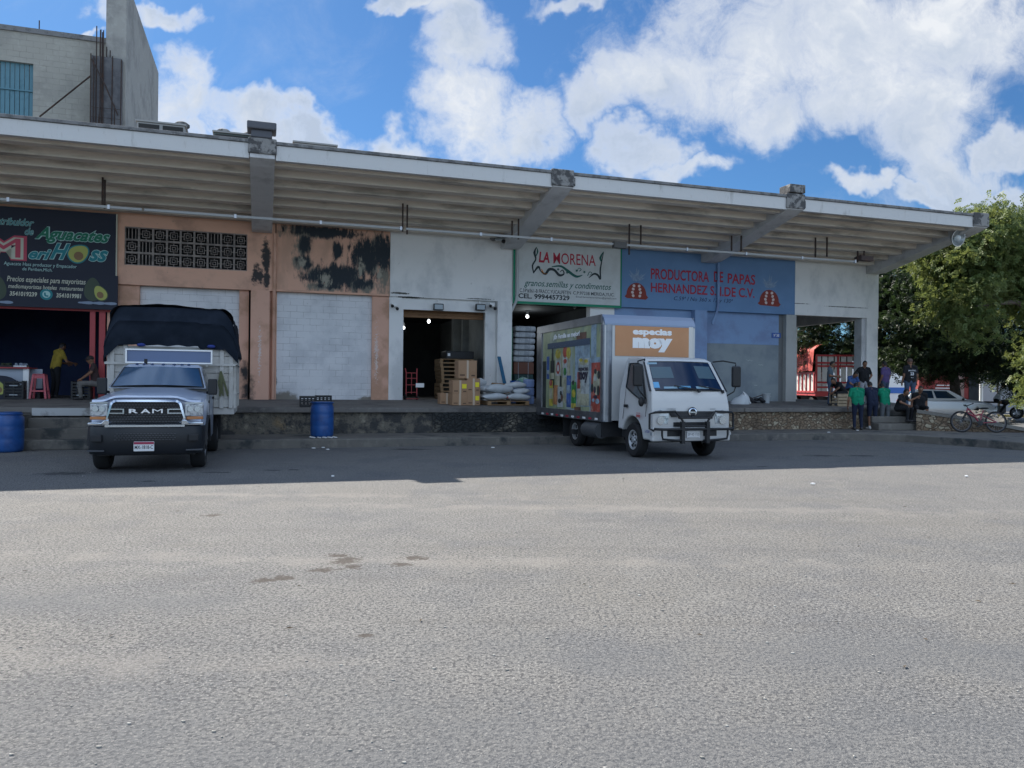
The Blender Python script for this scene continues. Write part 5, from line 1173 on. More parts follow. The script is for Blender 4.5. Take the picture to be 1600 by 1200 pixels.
    n = len(m2.vertices); V = np.empty(n * 3); m2.vertices.foreach_get('co', V); V = V.reshape(-1, 3)
    best = np.full(n, 9.0); tg = np.zeros(n, int)
    for p, r0, q, r1, t in C + [(hc + fr @ Vector((0, 0, .03)), .10, hc - fr @ Vector((0, .0, .05)), .09, 1)]:
        p_, q_ = np.array(p), np.array(q); d = q_ - p_; L2 = max(1e-9, d @ d); u = np.clip(((V - p_) @ d) / L2, 0, 1)
        dist = np.linalg.norm(V - (p_ + u[:, None] * d), axis=1) - (r0 + (r1 - r0) * u)
        if t == 1: dist += .004
        k = dist < best; best[k] = dist[k]; tg[k] = t
    vs = [tuple(x) for x in V]; fs = [tuple(p.vertices) for p in m2.polygons]; ms = [int(tg[f[0]]) for f in fs]
    out = MB(); out.v = vs; out.f = fs; out.m = ms
    # hands: palm, four fingers, thumb
    for k, s in (('l', -1), ('r', 1)):
        W_, E_ = J['wr' + k], J['el' + k]; d = (W_ - E_).normalized(); n0 = Vector((s, 0, 0)); n0 = (n0 - d * n0.dot(d)); n0 = n0.normalized() if n0.length > .1 else Vector((0, 0, 1)); ac = d.cross(n0)
        Mh = Matrix((ac, n0, d)).transposed()
        out.ell(W_ + d * .045, .040, .018, .055, 10, 1, mat=Mh)
        for i, (off, ln) in enumerate(((-.030, .062), (-.010, .074), (.010, .070), (.030, .055))):
            b0 = W_ + d * .085 + ac * off; b1 = b0 + d * ln * .5 - n0 * .008; b2 = b0 + d * ln * .9 - n0 * .028
            out.tube([b0 - d * .02, b1, b2], [.0095, .009, .007], 6, 1)
        th = W_ + d * .03 - ac * s * .035 * (1 if True else -1); out.tube([th, th + d * .03 - ac * s * .028, th + d * .062 - ac * s * .03 - n0 * .012], [.012, .011, .008], 6, 1)
    for s in (-1, 1): out.ell(F(s * .030, -.088, .012), .011, .006, .006, 8, 4, mat=fr)
    out.ell(F(0, -.087, -.058), .022, .006, .004, 8, 4, mat=fr)
    mats = [cloth(*shirt), SKIN, cloth(*pants), shoe or SHOE, HAIR]
    bpy.data.objects.remove(o); bpy.data.meshes.remove(me); bpy.data.meshes.remove(m2)
    b_ = MB(); b_.v, b_.f, b_.m = out.v, out.f, out.m
    me = bpy.data.meshes.new('person'); me.from_pydata(b_.v, [], b_.f)
    for m in mats: me.materials.append(m)
    me.polygons.foreach_set('material_index', b_.m); me.polygons.foreach_set('use_smooth', [True] * len(b_.f)); me.update()
    P = bpy.data.objects.new('person', me); COL.objects.link(P)
    P.location = world; P.rotation_euler = (0, 0, rot); P.scale = (h, h, h); tag(P, label, 'person', group)
    if hat:
        q = MB(); q.ell(F(0, .005, .045), .092, .108, .085, 16, mat=fr); q.ell(F(0, -.10, .05), .06, .07, .012, 12, mat=fr); q.build('cap', hat, P, smooth=60)
    elif hair:
        q = MB(); q.ell((0, 0, 0), .084, .102, .122, 20)
        keep = []
        for f in q.f:
            c = sum((Vector(q.v[i]) for i in f), Vector()) / len(f)
            if c.z > .055 or (c.y > .015 and c.z > -.055) or (c.z > .0 and c.y > -.03): keep.append(f)
        q.f = keep; q.m = [0] * len(keep); q.v = [tuple(F(x, y + .006, z + .008)) for x, y, z in q.v]
        q.build('hair', HAIR, P, smooth=60)
    if prt: prt(P, J)
    return P
def gz(px, py, z):      # survey helper: a measured point of the photograph on the level z
    r = CM.to_3x3() @ Vector(((px - 800) / 1200, (600 - py) / 1200, -1)); k = (z - 1.6) / r.z; return CM.translation + r * k
def at(px, d, z):       # a bearing px, d metres ahead
    return Vector(((px - 800) / 1200 * d, d, z))
GRN = ('green', (.0, .19, .10)); NVY = ('navy', (.010, .016, .04)); BLK = ('black', (.010, .011, .014)); JEAN = ('denim', (.055, .085, .14)); GRY = ('grey', (.10, .11, .12)); PUR = ('purple', (.10, .07, .19)); SLA = ('slate', (.085, .12, .15))
def crowd():
    g = 'men gathered round the end of the dock'
    hip = {'ell': (-.36, .10, 1.16), 'wrl': (-.20, .0, .99), 'elr': (.36, .10, 1.16), 'wrr': (.20, .0, .99)}
    def logo(P, J):
        q = text_mb('MYSTIC', -.13, 1.26, .26, .05, .152, .03); text_mb('23', -.06, 1.12, .12, .11, .152, .05, mb=q); q.box(-.035, .035, .148, .15, 1.03, 1.05)
        q.v = [(-x, -y + .304 if False else y, z) for x, y, z in q.v]; q.build('shirt_print', M('print_white', (.55, .57, .6), .8), P)
    # standing on the deck
    person(at(1297, 29.0, .985), R(60), 'man in a slate grey shirt and jeans standing alone left of the group', SLA, JEAN, nod=R(25), pose={'ell': (-.22, -.02, 1.13), 'wrl': (-.12, -.24, 1.12), 'elr': (.22, -.02, 1.13), 'wrr': (.10, -.26, 1.10)}, h=.985, group=g, long=False)
    person(at(1350, 29.4, .985), R(5), 'man in a dark polo shirt facing the camera with both hands on his hips', BLK, ('pale', (.36, .37, .40)), pose=hip, nod=R(15), h=1.0, build=1.1, group=g)
    person(at(1383, 29.6, .985), R(-150), 'man in a purple shirt and blue jeans standing right of the white corner pillar', PUR, JEAN, nod=R(12), h=1.0, group=g)
    person(at(1422, 28.3, .97), R(178), 'man in a black shirt with white back print standing behind the dock corner', BLK, JEAN, h=1.04, build=1.12, hat=M('cap_brown', (.09, .06, .05), .8), group=g, prt=logo, nod=R(5))
    # sitting on the crates
    sit = lambda s=1: {'hipl': (-.10, 0, .47), 'hipr': (.10, 0, .47), 'knl': (-.14, -.42, .47), 'knr': (.14, -.42, .47), 'anl': (-.14, -.40, .08), 'anr': (.14, -.38, .08), 'toel': (-.15, -.56, .045), 'toer': (.15, -.54, .045)}
    person(at(1327, 28.9, 1.12), R(20), 'man in a blue shirt sitting with head bowed over his knees', ('blue', (.04, .09, .24)), BLK, lean=R(22), nod=R(30), seat=.50, h=.97, pose=dict(sit(), ell=(-.22, -.28, .72), wrl=(-.05, -.42, .60), elr=(.22, -.28, .72), wrr=(.05, -.42, .60)), group=g)
    person(at(1318, 27.9, 1.0), R(-70), 'man in black hunched forward on the wooden crates, left of the green shirts', BLK, BLK, lean=R(45), nod=R(10), seat=.50, h=.95, pose=dict(sit(), ell=(-.2, -.42, .68), wrl=(-.08, -.56, .52), elr=(.2, -.42, .68), wrr=(.08, -.56, .52)), group=g)
    # standing on the kerb walk, backs to the camera, leaning on the deck
    arm = lambda z=1.0, y=-.45: {'ell': (-.27, -.28, 1.08), 'wrl': (-.20, y, z), 'elr': (.27, -.24, 1.08), 'wrr': (.24, y + .08, z - .04)}
    person(gz(1340, 672, .22), R(172), 'man in a green shirt and dark trousers leaning on the dock edge, left green shirt', GRN, NVY, lean=R(14), nod=R(35), h=.98, pose={'ell': (-.26, -.3, 1.06), 'wrl': (-.2, -.48, 1.0), 'elr': (.30, -.02, 1.04), 'wrr': (.30, -.10, .80)}, build=1.12, group=g)
    person(gz(1363, 671, .22), R(185), 'man in navy shirt and shorts with white shoes between the two green shirts', NVY, NVY, lean=R(10), nod=R(25), h=.99, shorts=True, shoe=SOLE, pose=arm(), build=1.1, group=g)
    person(gz(1383, 671, .22), R(188), 'man in a green shirt and grey trousers leaning on the dock edge, right green shirt', GRN, GRY, lean=R(12), nod=R(30), h=.97, pose=arm(), group=g)
    # sitting on the dock edge and the steps
    person(at(1404, 26.6, .50), R(35), 'man in black sitting low on the steps, reaching an arm towards the green shirt', BLK, BLK, lean=R(20), nod=R(20), seat=.46, h=.97, pose=dict(sit(), elr=(.16, -.32, .75), wrr=(.30, -.48, .86), ell=(-.24, -.20, .70), wrl=(-.16, -.42, .60)), group=g)
    person(at(1436, 26.9, .52), R(-12), 'man in black shorts sitting on the dock corner with a bare leg hanging down', BLK, BLK, lean=R(12), nod=R(10), seat=.46, h=1.0, shorts=True, pose=dict(sit(), knl=(-.18, -.38, .46), anl=(-.20, -.34, .06), toel=(-.22, -.48, .03)), group=g)
    # avocado shop
    a, z = WF(87, 545, -1.2)
    person(L(a, -1.2, 1.10), AL + R(130), 'man in a yellow vest working in the dark shop behind the red stool', ('yellow', (.30, .22, .03)), BLK, lean=R(12), nod=R(20), h=1.0, pose={'ell': (-.26, -.2, 1.1), 'wrl': (-.2, -.45, 1.05), 'elr': (.26, -.2, 1.1), 'wrr': (.2, -.45, 1.05)})
    a, z = WF(150, 560, .35)
    person(L(a, .35, 1.08), AL + R(-75), 'man in dark shirt and grey trousers sitting by the red door post', ('brown', (.05, .03, .03)), ('khaki', (.16, .15, .14)), lean=R(8), nod=R(15), seat=.50, h=1.0, hat=M('cap_dark', (.03, .02, .02), .8), pose=dict(sit(), ell=(-.24, -.14, .78), wrl=(-.12, -.36, .60), elr=(.24, -.14, .78), wrr=(.12, -.36, .60)))
crowd()

# ================================================================ goods on the dock
dz = lambda b: 1.10 - .155 * b / 3.4
def pallet_parts(root):
    q = MB()
    for i in range(7): q.box(-.6, .6, -.5 + i * .15, -.5 + i * .15 + .1, .118, .14)
    q.build('top_board', m_wood, root)
    q = MB()
    for x in (-.55, 0, .55): q.box(x - .05, x + .05, -.5, .5, .022, .118)
    q.build('stringer', m_wood, root)
    q = MB()
    for y in (-.5, -.05, .4): q.box(-.6, .6, y, y + .1, 0, .022)
    q.build('bottom_board', m_wood, root)
def carton(a, b, z, w, h, d, label, rot=0, yl=False, group='cardboard cartons by the roller door'):
    r = empty('carton', a, b, z, rot, label=label, cat='carton', group=group)
    q = MB(); q.box(-w / 2, w / 2, -d / 2, d / 2, 0, h); q.build('box', m_card, r, bevel=.008)
    q = MB(); q.box(-.03, .03, -d / 2 - .003, -d / 2 - .001, h * .0, h); q.box(-.03, .03, -d / 2, d / 2, h + .001, h + .003); q.build('tape', m_tape, r)
    for x0, x1, k0, k1 in ((-.42, -.15, .15, .22), (.2, .4, .12, .2)): q = MB(); q.box(w * x0, w * x1, -d / 2 - .003, -d / 2 - .001, h * k0, h * k1); q.build('printed_mark', M('ink_brown', (.10, .06, .04), .8), r)
    if yl: q = MB(); q.box(w * .12, w * .42, -d / 2 - .006, -d / 2 - .004, h * .38, h * .72); q.build('yellow_label', m_yel, r)
def sack_mb(w, d, h, seed=0):
    rnd = random.Random(seed); q = MB(); ph = rnd.random() * 6
    def f(u, v):
        a = 2 * math.pi * u; x = math.cos(a); y = math.sin(a); t = math.pi * v
        sx = abs(x) ** .6 * (1 if x > 0 else -1); sy = abs(y) ** .6 * (1 if y > 0 else -1)
        k = math.sin(t) ** .75; zz = math.cos(t)
        ear = 1 + .10 * (abs(x * y) * 2) ** 2
        return Vector((w / 2 * sx * k * ear, d / 2 * sy * k * ear, h / 2 + h / 2 * zz * (1 - .35 * abs(x) ** 2) + .012 * math.sin(a * 3 + ph)))
    q.grid(f, 28, 12); return q
def goods():
    A = lambda px, py, b: WF(px, py, b)
    # cartons
    b = 2.3; z0 = dz(b); a1 = A(716, 610, b)[0]; a2 = A(737.5, 610, b)[0]
    carton(a1, b, z0, .47, .36, .45, 'brown carton at the bottom left of the stack by the roller door')
    carton(a1, b, z0 + .36, .47, .40, .45, 'brown carton with yellow label, upper left of the stack by the roller door', yl=True, rot=.03)
    carton(a2, b, z0, .40, .40, .45, 'brown carton with yellow label at the bottom right of the stack', yl=True)
    carton(a2, b, z0 + .40, .40, .42, .45, 'brown carton with yellow label, upper right of the stack just below the big one', yl=True, rot=-.03)
    carton((a1 + a2) / 2 + .03, b - .08, z0 + .82, .58, .55, .5, 'big plain carton topping the stack by the roller door')
    carton(a1 - .28, b - .5, dz(b - .5), .42, .34, .4, 'brown carton tucked behind the bottom left of the stack')
    # pallet stack in the doorway
    ap = A(709, 600, -1.6)[0]; src = empty('pallet', ap, -1.5, 1.106, label='wooden pallet at the very bottom of the tall stack in the doorway', cat='pallet', group='stacked pallets in the doorway'); pallet_parts(src)
    rnd = random.Random(8); names = ['second', 'third', 'fourth', 'fifth', 'sixth', 'seventh', 'eighth', 'ninth', 'tenth']
    for k, nm in enumerate(names):
        c = copy_tree(src); place(c, ap + rnd.uniform(-.03, .03), -1.5, 1.106 + .142 * (k + 1), rnd.uniform(-.03, .03)); c['label'] = 'wooden pallet, %s from the bottom of the tall stack in the doorway' % nm
    r = empty('plastic_crate', ap + .1, -1.5, 1.106 + 1.42, label='black plastic crate on top of the tall pallet stack', cat='crate')
    q = MB(); q.box(-.5, .5, -.4, .4, 0, .28); q.build('body', m_black, r, bevel=.02); q = MB(); q.box(-.45, -.36, -.41, -.40, .1, .2); q.build('tag', m_wht, r)
    # hand truck
    a = A(643, 600, -.3)[0]; r = empty('hand_truck', a, -.3, 1.10, label='red hand truck standing just inside the roller door', cat='hand truck')
    q = MB()
    for x in (-.18, .18): q.tube([(x, 0, .12), (x, .02, .9), (x * 1.1, .1, 1.05)], .018, 8)
    for z in (.25, .5, .72, .9): q.tube([(-.18, .01, z), (.18, .01, z)], .012, 6)
    q.tube([(0, .0, .2), (0, .01, .9)], .012, 6); q.build('frame', m_red, r, smooth=50)
    q = MB(); q.box(-.2, .2, -.22, .02, .03, .05); q.build('toe_plate', m_red, r)
    for x in (-.2, .2): q = MB(); q.lathe([(.05, -.025), (.11, -.025), (.12, 0), (.11, .025), (.05, .025)], c=(x, .08, .12), ax='x', n=20); q.build('wheel', m_rubber, r, smooth=40)
    q = MB(); q.box(.14, .42, -.03, -.025, .42, .56); q.build('paper_card', m_wht, r)
    # sacks on a pallet
    b = 2.2; z0 = dz(b); ac = A(788, 620, b)[0]
    p = copy_tree(src); place(p, ac + .02, b - .1, z0, .0); p.scale = (1.12, 1, .95); p['label'] = 'wooden pallet under the white sacks at the dock edge'; p['group'] = 'stacked pallets in the doorway'; del p['group']
    m_sack = M('woven_sack', (.52, .55, .57), .8, var=[(3, (.42, .44, .46), .45, .65, .7)], bump=(26, .35, .01)); zp = z0 + .14
    for k, (x, y, z, w, d, h, rz, lab) in enumerate([(-.38, -.15, 0, .82, .5, .24, .05, 'white sack, bottom layer left on the pallet'), (.38, -.15, 0, .80, .5, .24, -.05, 'white sack with red stitching, bottom layer right on the pallet'), (-.25, .3, 0, .9, .45, .25, 0, 'white sack, bottom layer hidden at the back of the pallet'), (.42, .3, 0, .7, .45, .25, 0, 'white sack, bottom layer back right on the pallet'),
            (-.22, -.1, .22, .88, .5, .30, .1, 'biggest white sack lying across the middle of the pile'), (.50, -.08, .20, .56, .45, .20, -.15, 'small white sack, second layer at the right of the pile'), (.38, .05, .38, .68, .45, .22, -.25, 'white sack topping the right side of the pile'), (-.55, .15, .24, .55, .45, .22, .3, 'white sack, second layer at the left back of the pile'), (-.68, .35, .42, .34, .34, .28, 0, 'round white bundle perched at the left end of the pile')]):
        r = empty('sack', ac + x, b - y, zp + z, rz, label=lab, cat='sack', group='white sacks on the dock pallet'); sack_mb(w, d, h, k).build('bag', m_sack, r, smooth=70)
        if k == 1: q = MB(); q.box(-w / 2 - .02, -w / 2 + .06, -.22, .0, h * .35, h * .6); q.build('stitching', m_red, r, bevel=.01)
        else: q = MB(); q.box(-w / 2 - .012, -w / 2 + .012, -d * .3, d * .3, h * .46, h * .52); q.build('seam', m_wht, r)
    # slatted pallet and blue plank leaning on the pilaster
    p = copy_tree(src); place(p, A(783, 600, 1.1)[0], 1.0, dz(1) + .3, .1); p.rotation_euler = (R(70), .06, AL + .1); p.scale = (.5, .62, .8); p['label'] = 'small slatted pallet leaning behind the white sacks'; del p['group']
    a, z = A(786, 592, .5); r = empty('plank', a, .5, 1.08, label='blue plank leaning against the white pilaster', cat='plank'); q = MB(); q.bar((.12, -.25, 0), (-.12, .10, z - 1.08 + .75), .14, .04); q.build('board', M('plank_blue', (.03, .14, .26), .6), r)
    # stack of white bundles inside the middle shop
    b = -.7; am = A(815, 520, b)[0]
    def item(nm, cat, lab, a, b, z, w, d, h, mt, prt='body', bev=.02, group=None, extra=None):
        r = empty(nm, a, b, z, label=lab, cat=cat, group=group); q = MB(); q.box(-w / 2, w / 2, -d / 2, d / 2, 0, h); q.build(prt, mt, r, bevel=bev)
        if extra: extra(r, w, d, h)
        return r
    def strap(r, w, d, h):
        for x in (-w * .3, w * .2): q = MB(); q.box(x, x + .02, -d / 2 - .004, -d / 2 - .001, 0, h); q.build('strap', M('strap_grey', (.25, .27, .3), .6), r)
    item('crate', 'crate', 'dark crate at the very bottom of the stack under the white bundles', am, b, 1.104, .75, .6, .45, m_black, extra=strap)
    item('crate', 'crate', 'dark green crate second from the bottom under the white bundles', am, b, 1.56, .70, .6, .45, M('crate_green', (.02, .05, .045), .7), extra=strap)
    item('crate', 'crate', 'reddish brown crate directly under the white bundles', am, b, 2.02, .74, .6, .42, M('crate_brown', (.14, .06, .04), .8), extra=strap)
    m_bun = M('bundle_white', (.40, .42, .44), .7, var=[(8, (.24, .26, .28), .45, .6, .8)])
    for k, nm in enumerate(['lowest', 'second', 'third', 'fourth', 'fifth', 'topmost']): item('wrapped_bundle', 'bundle', 'white wrapped bundle, %s of the tall stack under the white sign' % nm, am + .012 * k, b, 2.45 + .215 * k, .76, .6, .19, m_bun, group='white bundles in the tall stack', bev=.05, extra=strap)
    for k, nm in enumerate(['bottom', 'middle', 'top']):
        a = A(826, 610, 1.7)[0]; r = empty('roll', a, 1.7, dz(1.7) + .27 * k, label='pale blue round tub, %s one of the stack beside the truck' % nm, cat='tub', group='pale blue tubs'); q = MB(); q.lathe([(.14, 0), (.17, .01), (.18, .13), (.17, .25), (.12, .26)], n=24); q.build('body', M('tub_blue', (.22, .30, .52), .5), r, smooth=50); q = MB(); q.lathe([(.182, .20), (.186, .21), (.182, .22)], n=24); q.build('rim', M('tub_rim', (.35, .42, .6), .5), r)
    a = A(805, 592, 1.0)[0]; r = empty('bin', a, 1.0, dz(1), label='bright blue plastic bin behind the sacks', cat='bin'); q = MB(); q.lathe([(.13, 0), (.17, .7), (.19, .72), (.15, .71)], n=20); q.build('body', M('bin_blue', (.02, .11, .42), .4), r, smooth=50); q = MB(); q.tube([(-.18, 0, .66), (-.22, -.02, .55), (-.16, 0, .45)], .01, 6); q.build('handle', M('bin_blue'), r)
    r = empty('bag', A(817, 588, .8)[0], .8, dz(.8), label='crumpled green and white bag beside the blue bin', cat='bag'); q = sack_mb(.5, .4, .42, 5); q.v = [(x, y, z + .42) for x, y, z in q.v]; q.build('bag_top', M('bag_green', (.14, .32, .24), .7, var=[(6, (.4, .45, .42), .45, .6, .8)], bump=(12, .8, .04)), r, smooth=60); q = sack_mb(.5, .4, .45, 6); q.build('bag_base', m_sack, r, smooth=60)
    # black crates on the dock edge
    for px, lab, dd, w in ((480.5, 'open black plastic crate on the dock edge, left of the two behind the barrel', 3.1, .41), (505, 'black plastic crate on the dock edge behind the upright barrel', 2.75, .43)):
        a = A(px, 626, dd)[0]; r = empty('plastic_crate', a, dd, dz(dd) + .003, label=lab, cat='crate'); h, d = .30, .34; q = MB()
        for s in (-1, 1):
            q.box(-w / 2, w / 2, s * d / 2 - .01, s * d / 2 + .01, 0, .06); q.box(-w / 2, w / 2, s * d / 2 - .01, s * d / 2 + .01, h - .06, h); q.box(-w / 2, w / 2, s * d / 2 - .01, s * d / 2 + .01, .13, .16); q.box(-w / 2, w / 2, s * d / 2 - .01, s * d / 2 + .01, .20, .215)
            for i in range(5): x = -w / 2 + i * (w - .02) / 4; q.box(x, x + .03, s * d / 2 - .009, s * d / 2 + .009, .0, h)
            q.box(s * w / 2 - .01, s * w / 2 + .01, -d / 2, d / 2, 0, h)
        q.build('crate_wall', m_black, r); q = MB(); q.box(-w / 2, w / 2, -d / 2, d / 2, 0, .02); q.build('crate_base', m_black, r)
    # barrels
    m_bar = M('barrel_blue', (.012, .075, .26), .42, var=[(4, (.01, .05, .19), .45, .65, .8), (1.5, (.03, .10, .28), .55, .7, .5)], spec=.5)
    def barrel(loc, lab, opened, h=.92, rr=.29):
        r = bpy.data.objects.new('barrel', None); COL.objects.link(r); r.location = loc; r.rotation_euler = (0, 0, .3); tag(r, lab, 'barrel')
        q = MB(); pr = [(rr - .06, 0), (rr - .02, .02), (rr, .07), (rr + .005, h * .3), (rr, h * .33), (rr + .005, h * .36), (rr + .005, h * .62), (rr, h * .65), (rr + .005, h * .68), (rr, h * .86), (rr - .045, h * .94)]
        q.lathe(pr + ([(rr - .04, h)] if not opened else [(rr - .01, h * .95), (rr, h), (rr - .02, h), (rr - .03, h * .2), (.0, h * .15)]), n=36); q.build('drum', m_bar, r, smooth=45)
        q = MB(); q.lathe([(rr - .03, h * .93), (rr - .015, h * .945), (rr - .03, h * .96)] if not opened else [(rr, h - .03), (rr + .015, h - .015), (rr, h)], n=36); q.build('rim', m_bar, r, smooth=45)
        return r
    barrel(gz(503, 683, .22), 'tall blue barrel standing on the kerb walk between the two trucks', True)
    barrel(gz(13, 706, .0), 'blue barrel with dented lid at the left edge by the steps', False, .90, .30)
    # bits at the right end of the blue shop
    a, z = A(1157, 622, 1.6); r = empty('sack', a, 1.6, dz(1.6), label='slumped pale sack on the deck right of the truck mirror', cat='sack')
    q = MB(); q.grid(lambda u, v: Vector((.36 * math.cos(2 * math.pi * u) * (1 - v ** 2.6) ** .8 * (1 + .08 * math.sin(2 * math.pi * u * 3)), .28 * math.sin(2 * math.pi * u) * (1 - v ** 2.6) ** .8, .40 * v + .03 * math.sin(2 * math.pi * u * 2) * v + .05 * math.cos(2 * math.pi * u) * v)) + Vector((.10 * v, 0, 0)), 28, 10); q.build('bag', m_sack, r, smooth=60); q = MB(); q.bar((.05, -.1, .42), (.32, -.15, .03), .09, .03); q.build('flap', m_wht, r, bevel=.01)
    a, z = A(1197, 622, 1.0); r = empty('bucket', a, 1.0, dz(1.0), label='white bucket against the grey green wall', cat='bucket'); q = MB(); q.lathe([(.12, 0), (.15, .33), (.16, .34), (.16, .36), (.14, .36), (.11, .03)], n=22); q.build('pail', M('bucket_white', (.40, .43, .45), .5), r, smooth=50); q = MB(); q.tube([(-.15, 0, .33), (-.1, -.14, .24), (.1, -.14, .24), (.15, 0, .33)], .005, 5); q.build('handle', m_steel, r)
    a, z = A(1177, 622, 1.0); r = empty('scrap_pile', a, 1.0, dz(1.0), label='dark heap of rags and metal between the pale sack and the bucket', cat='scrap heap'); q = MB(); rnd = random.Random(9)
    for k in range(8): q.ell((rnd.uniform(-.35, .35), rnd.uniform(-.15, .15), .06 + rnd.random() * .1), .12 + .1 * rnd.random(), .1, .05 + .04 * rnd.random(), 8, mat=Matrix.Rotation(rnd.random(), 3, 'Y'))
    q.build('rags', M('rag_dark', (.03, .03, .035), .9), r, smooth=50)
    q = MB(); q.tube([(-.3, 0, .1), (.3, -.1, .3)], .015, 6); q.build('metal_rod', m_iron, r)
    # avocado shop front: counter, stool, crates
    a1 = A(45, 600, .1)[0]; r = empty('counter', a1, .1, 1.09, label='long counter with a red top and white side panel at the left shop front', cat='counter')
    q = MB(); q.box(-3.2, .03, -.1, .75, .86, .90); q.build('counter_top', m_red, r, bevel=.01); q = MB(); q.box(-.14, 0, -.02, .08, 0, .86); q.box(-.14, 0, .6, .7, 0, .86); q.build('leg', m_wht, r); q = MB(); q.box(-3.0, -.14, .02, .05, .35, .86); q.box(-.13, .22, .5, .53, .3, .86); q.build('side_panel', M('panel_pale', (.34, .38, .44), .7), r)
    a = A(8, 604, .3)[0]; r = empty('painted_placard', a, .35, 1.08, label='round topped black placard with a green avocado leaning on the counter', cat='placard')
    q = MB(); q.add([(-.6 + .0, 0, 0), (.42, 0, 0)] + [(-.1 + .52 * math.cos(t), 0, .25 + .42 * math.sin(t)) for t in [math.pi * i / 12 for i in range(13)]] + [(-.6, 0, .2)], [tuple(range(16))]); q.build('placard_board', m_navy, r, solid=.03)
    q = MB(); avocado(q, -.12, .32, .3, .42, .02, .2); q.build('painted_avocado', [M('avocado_skin'), M('avocado_flesh'), M('avocado_pit')], r)
    r = empty('stool', A(62, 604, .15)[0], .15, 1.10, label='tall red plastic stool standing on the deck in front of the left shop', cat='stool'); m_st = M('stool_red', (.45, .09, .11), .5)
    q = MB(); q.box(-.15, .15, -.15, .15, .68, .71); q.build('seat', m_st, r, bevel=.015)
    for sx in (-1, 1):
        for sy in (-1, 1): q = MB(); q.bar((sx * .13, sy * .13, .68), (sx * .20, sy * .20, 0), .055, .045); q.build('leg', m_st, r, bevel=.006)
    q = MB()
    for s in (-1, 1): q.box(-.18, .18, s * .175 - .01, s * .175 + .01, .20, .24); q.box(s * .175 - .01, s * .175 + .01, -.18, .18, .20, .24); q.box(-.13, .13, s * .135 - .01, s * .135 + .01, .58, .67)
    q.build('brace', m_st, r)
    src2 = None
    for k, (px, zz, lab) in enumerate(((24, 0, 'dark crate at the bottom of the stack beside the placard'), (24, .26, 'dark crate on top of the stack beside the placard'), (128, 0, 'dark crate at the bottom of the stack beside the seated man'), (128, .26, 'dark crate on top of the stack beside the seated man'), (50, 0, 'dark crate in shadow beside the white counter leg'))):
        a = A(px, 610, .25 if px != 50 else -.3)[0]
        if not src2:
            src2 = r = empty('plastic_crate', a, .25, 1.095 + zz, label=lab, cat='crate', group='dark crates at the left shop'); q = MB()
            for s in (-1, 1):
                for z in (0, .09, .18): q.box(-.24, .24, s * .17 - .01, s * .17 + .01, z, z + .05)
                for x in (-.24, -.02, .2): q.box(x, x + .04, s * .17 - .012, s * .17 + .012, 0, .25)
                q.box(s * .24 - .01, s * .24 + .01, -.17, .17, 0, .25)
            q.build('crate_wall', m_black, r); q = MB(); q.box(-.24, .24, -.17, .17, 0, .015); q.build('crate_base', m_black, r)
            q = MB(); q.box(-.1, .1, -.186, -.182, .10, .13); q.build('crate_tag', M('tag_grey', (.3, .33, .35), .5), r)
        else: c = copy_tree(src2); place(c, a, .25 if px != 50 else -.3, 1.095 + zz); c['label'] = lab
    a = A(30, 568, .0)[0]
    for k, (dx, lab, c_) in enumerate(((-.9, 'small dark tray of fruit on the counter at the left edge', (.03, .04, .02)), (-.35, 'small tray of dark avocados near the end of the red counter', (.03, .05, .02)), (.0, 'pale scale pan on the right end of the red counter', (.2, .24, .3)))):
        r = empty('tray', a + dx, -.2, 1.995, label=lab, cat='tray'); q = MB(); q.box(-.17, .17, -.12, .12, 0, .05); q.build('pan', m_black if k < 2 else m_steel, r, bevel=.01); q = MB(); rnd = random.Random(k)
        for i in range(7): q.ell((rnd.uniform(-.12, .12), rnd.uniform(-.08, .08), .08), .045, .04, .045, 8)
        q.build('fruit', M('fruit_dark%d' % 0 if k < 2 else 'scale_pale', c_, .6), r, smooth=60)
    # slatted crates where the men sit
    for k, (px, d, z, w, lab) in enumerate(((1316, 27.9, 1.0, .75, 'pale wooden crate on the dock edge under the man in black'), (1328, 28.9, 1.0, .7, 'pale wooden crate under the man in the blue shirt'))):
        r = bpy.data.objects.new('wooden_crate', None); COL.objects.link(r); P = at(px, d, 0); r.location = (P.x, P.y, .975); r.rotation_euler = (0, 0, AL); tag(r, lab, 'crate')
        q = MB(); H = .46 if k == 0 else .56
        for i in range(4):
            zz = i * H / 4
            for s in (-1, 1): q.box(-w / 2, w / 2, s * .22 - .01, s * .22 + .01, zz + .01, zz + H / 4 - .02); q.box(s * w / 2 - .01, s * w / 2 + .01, -.22, .22, zz + .01, zz + H / 4 - .02)
        q.build('slats', M('pale_wood', (.42, .33, .22), .85, var=[(4, (.30, .22, .14), .45, .65, .7)]), r); q = MB()
        for sx in (-1, 1):
            for sy in (-1, 1): q.box(sx * (w / 2 - .03) - .02, sx * (w / 2 - .03) + .02, sy * .19 - .02, sy * .19 + .02, 0, H)
        q.box(-w / 2, w / 2, -.22, .22, H - .012, H); q.build('corner_post', M('pale_wood'), r)
goods()
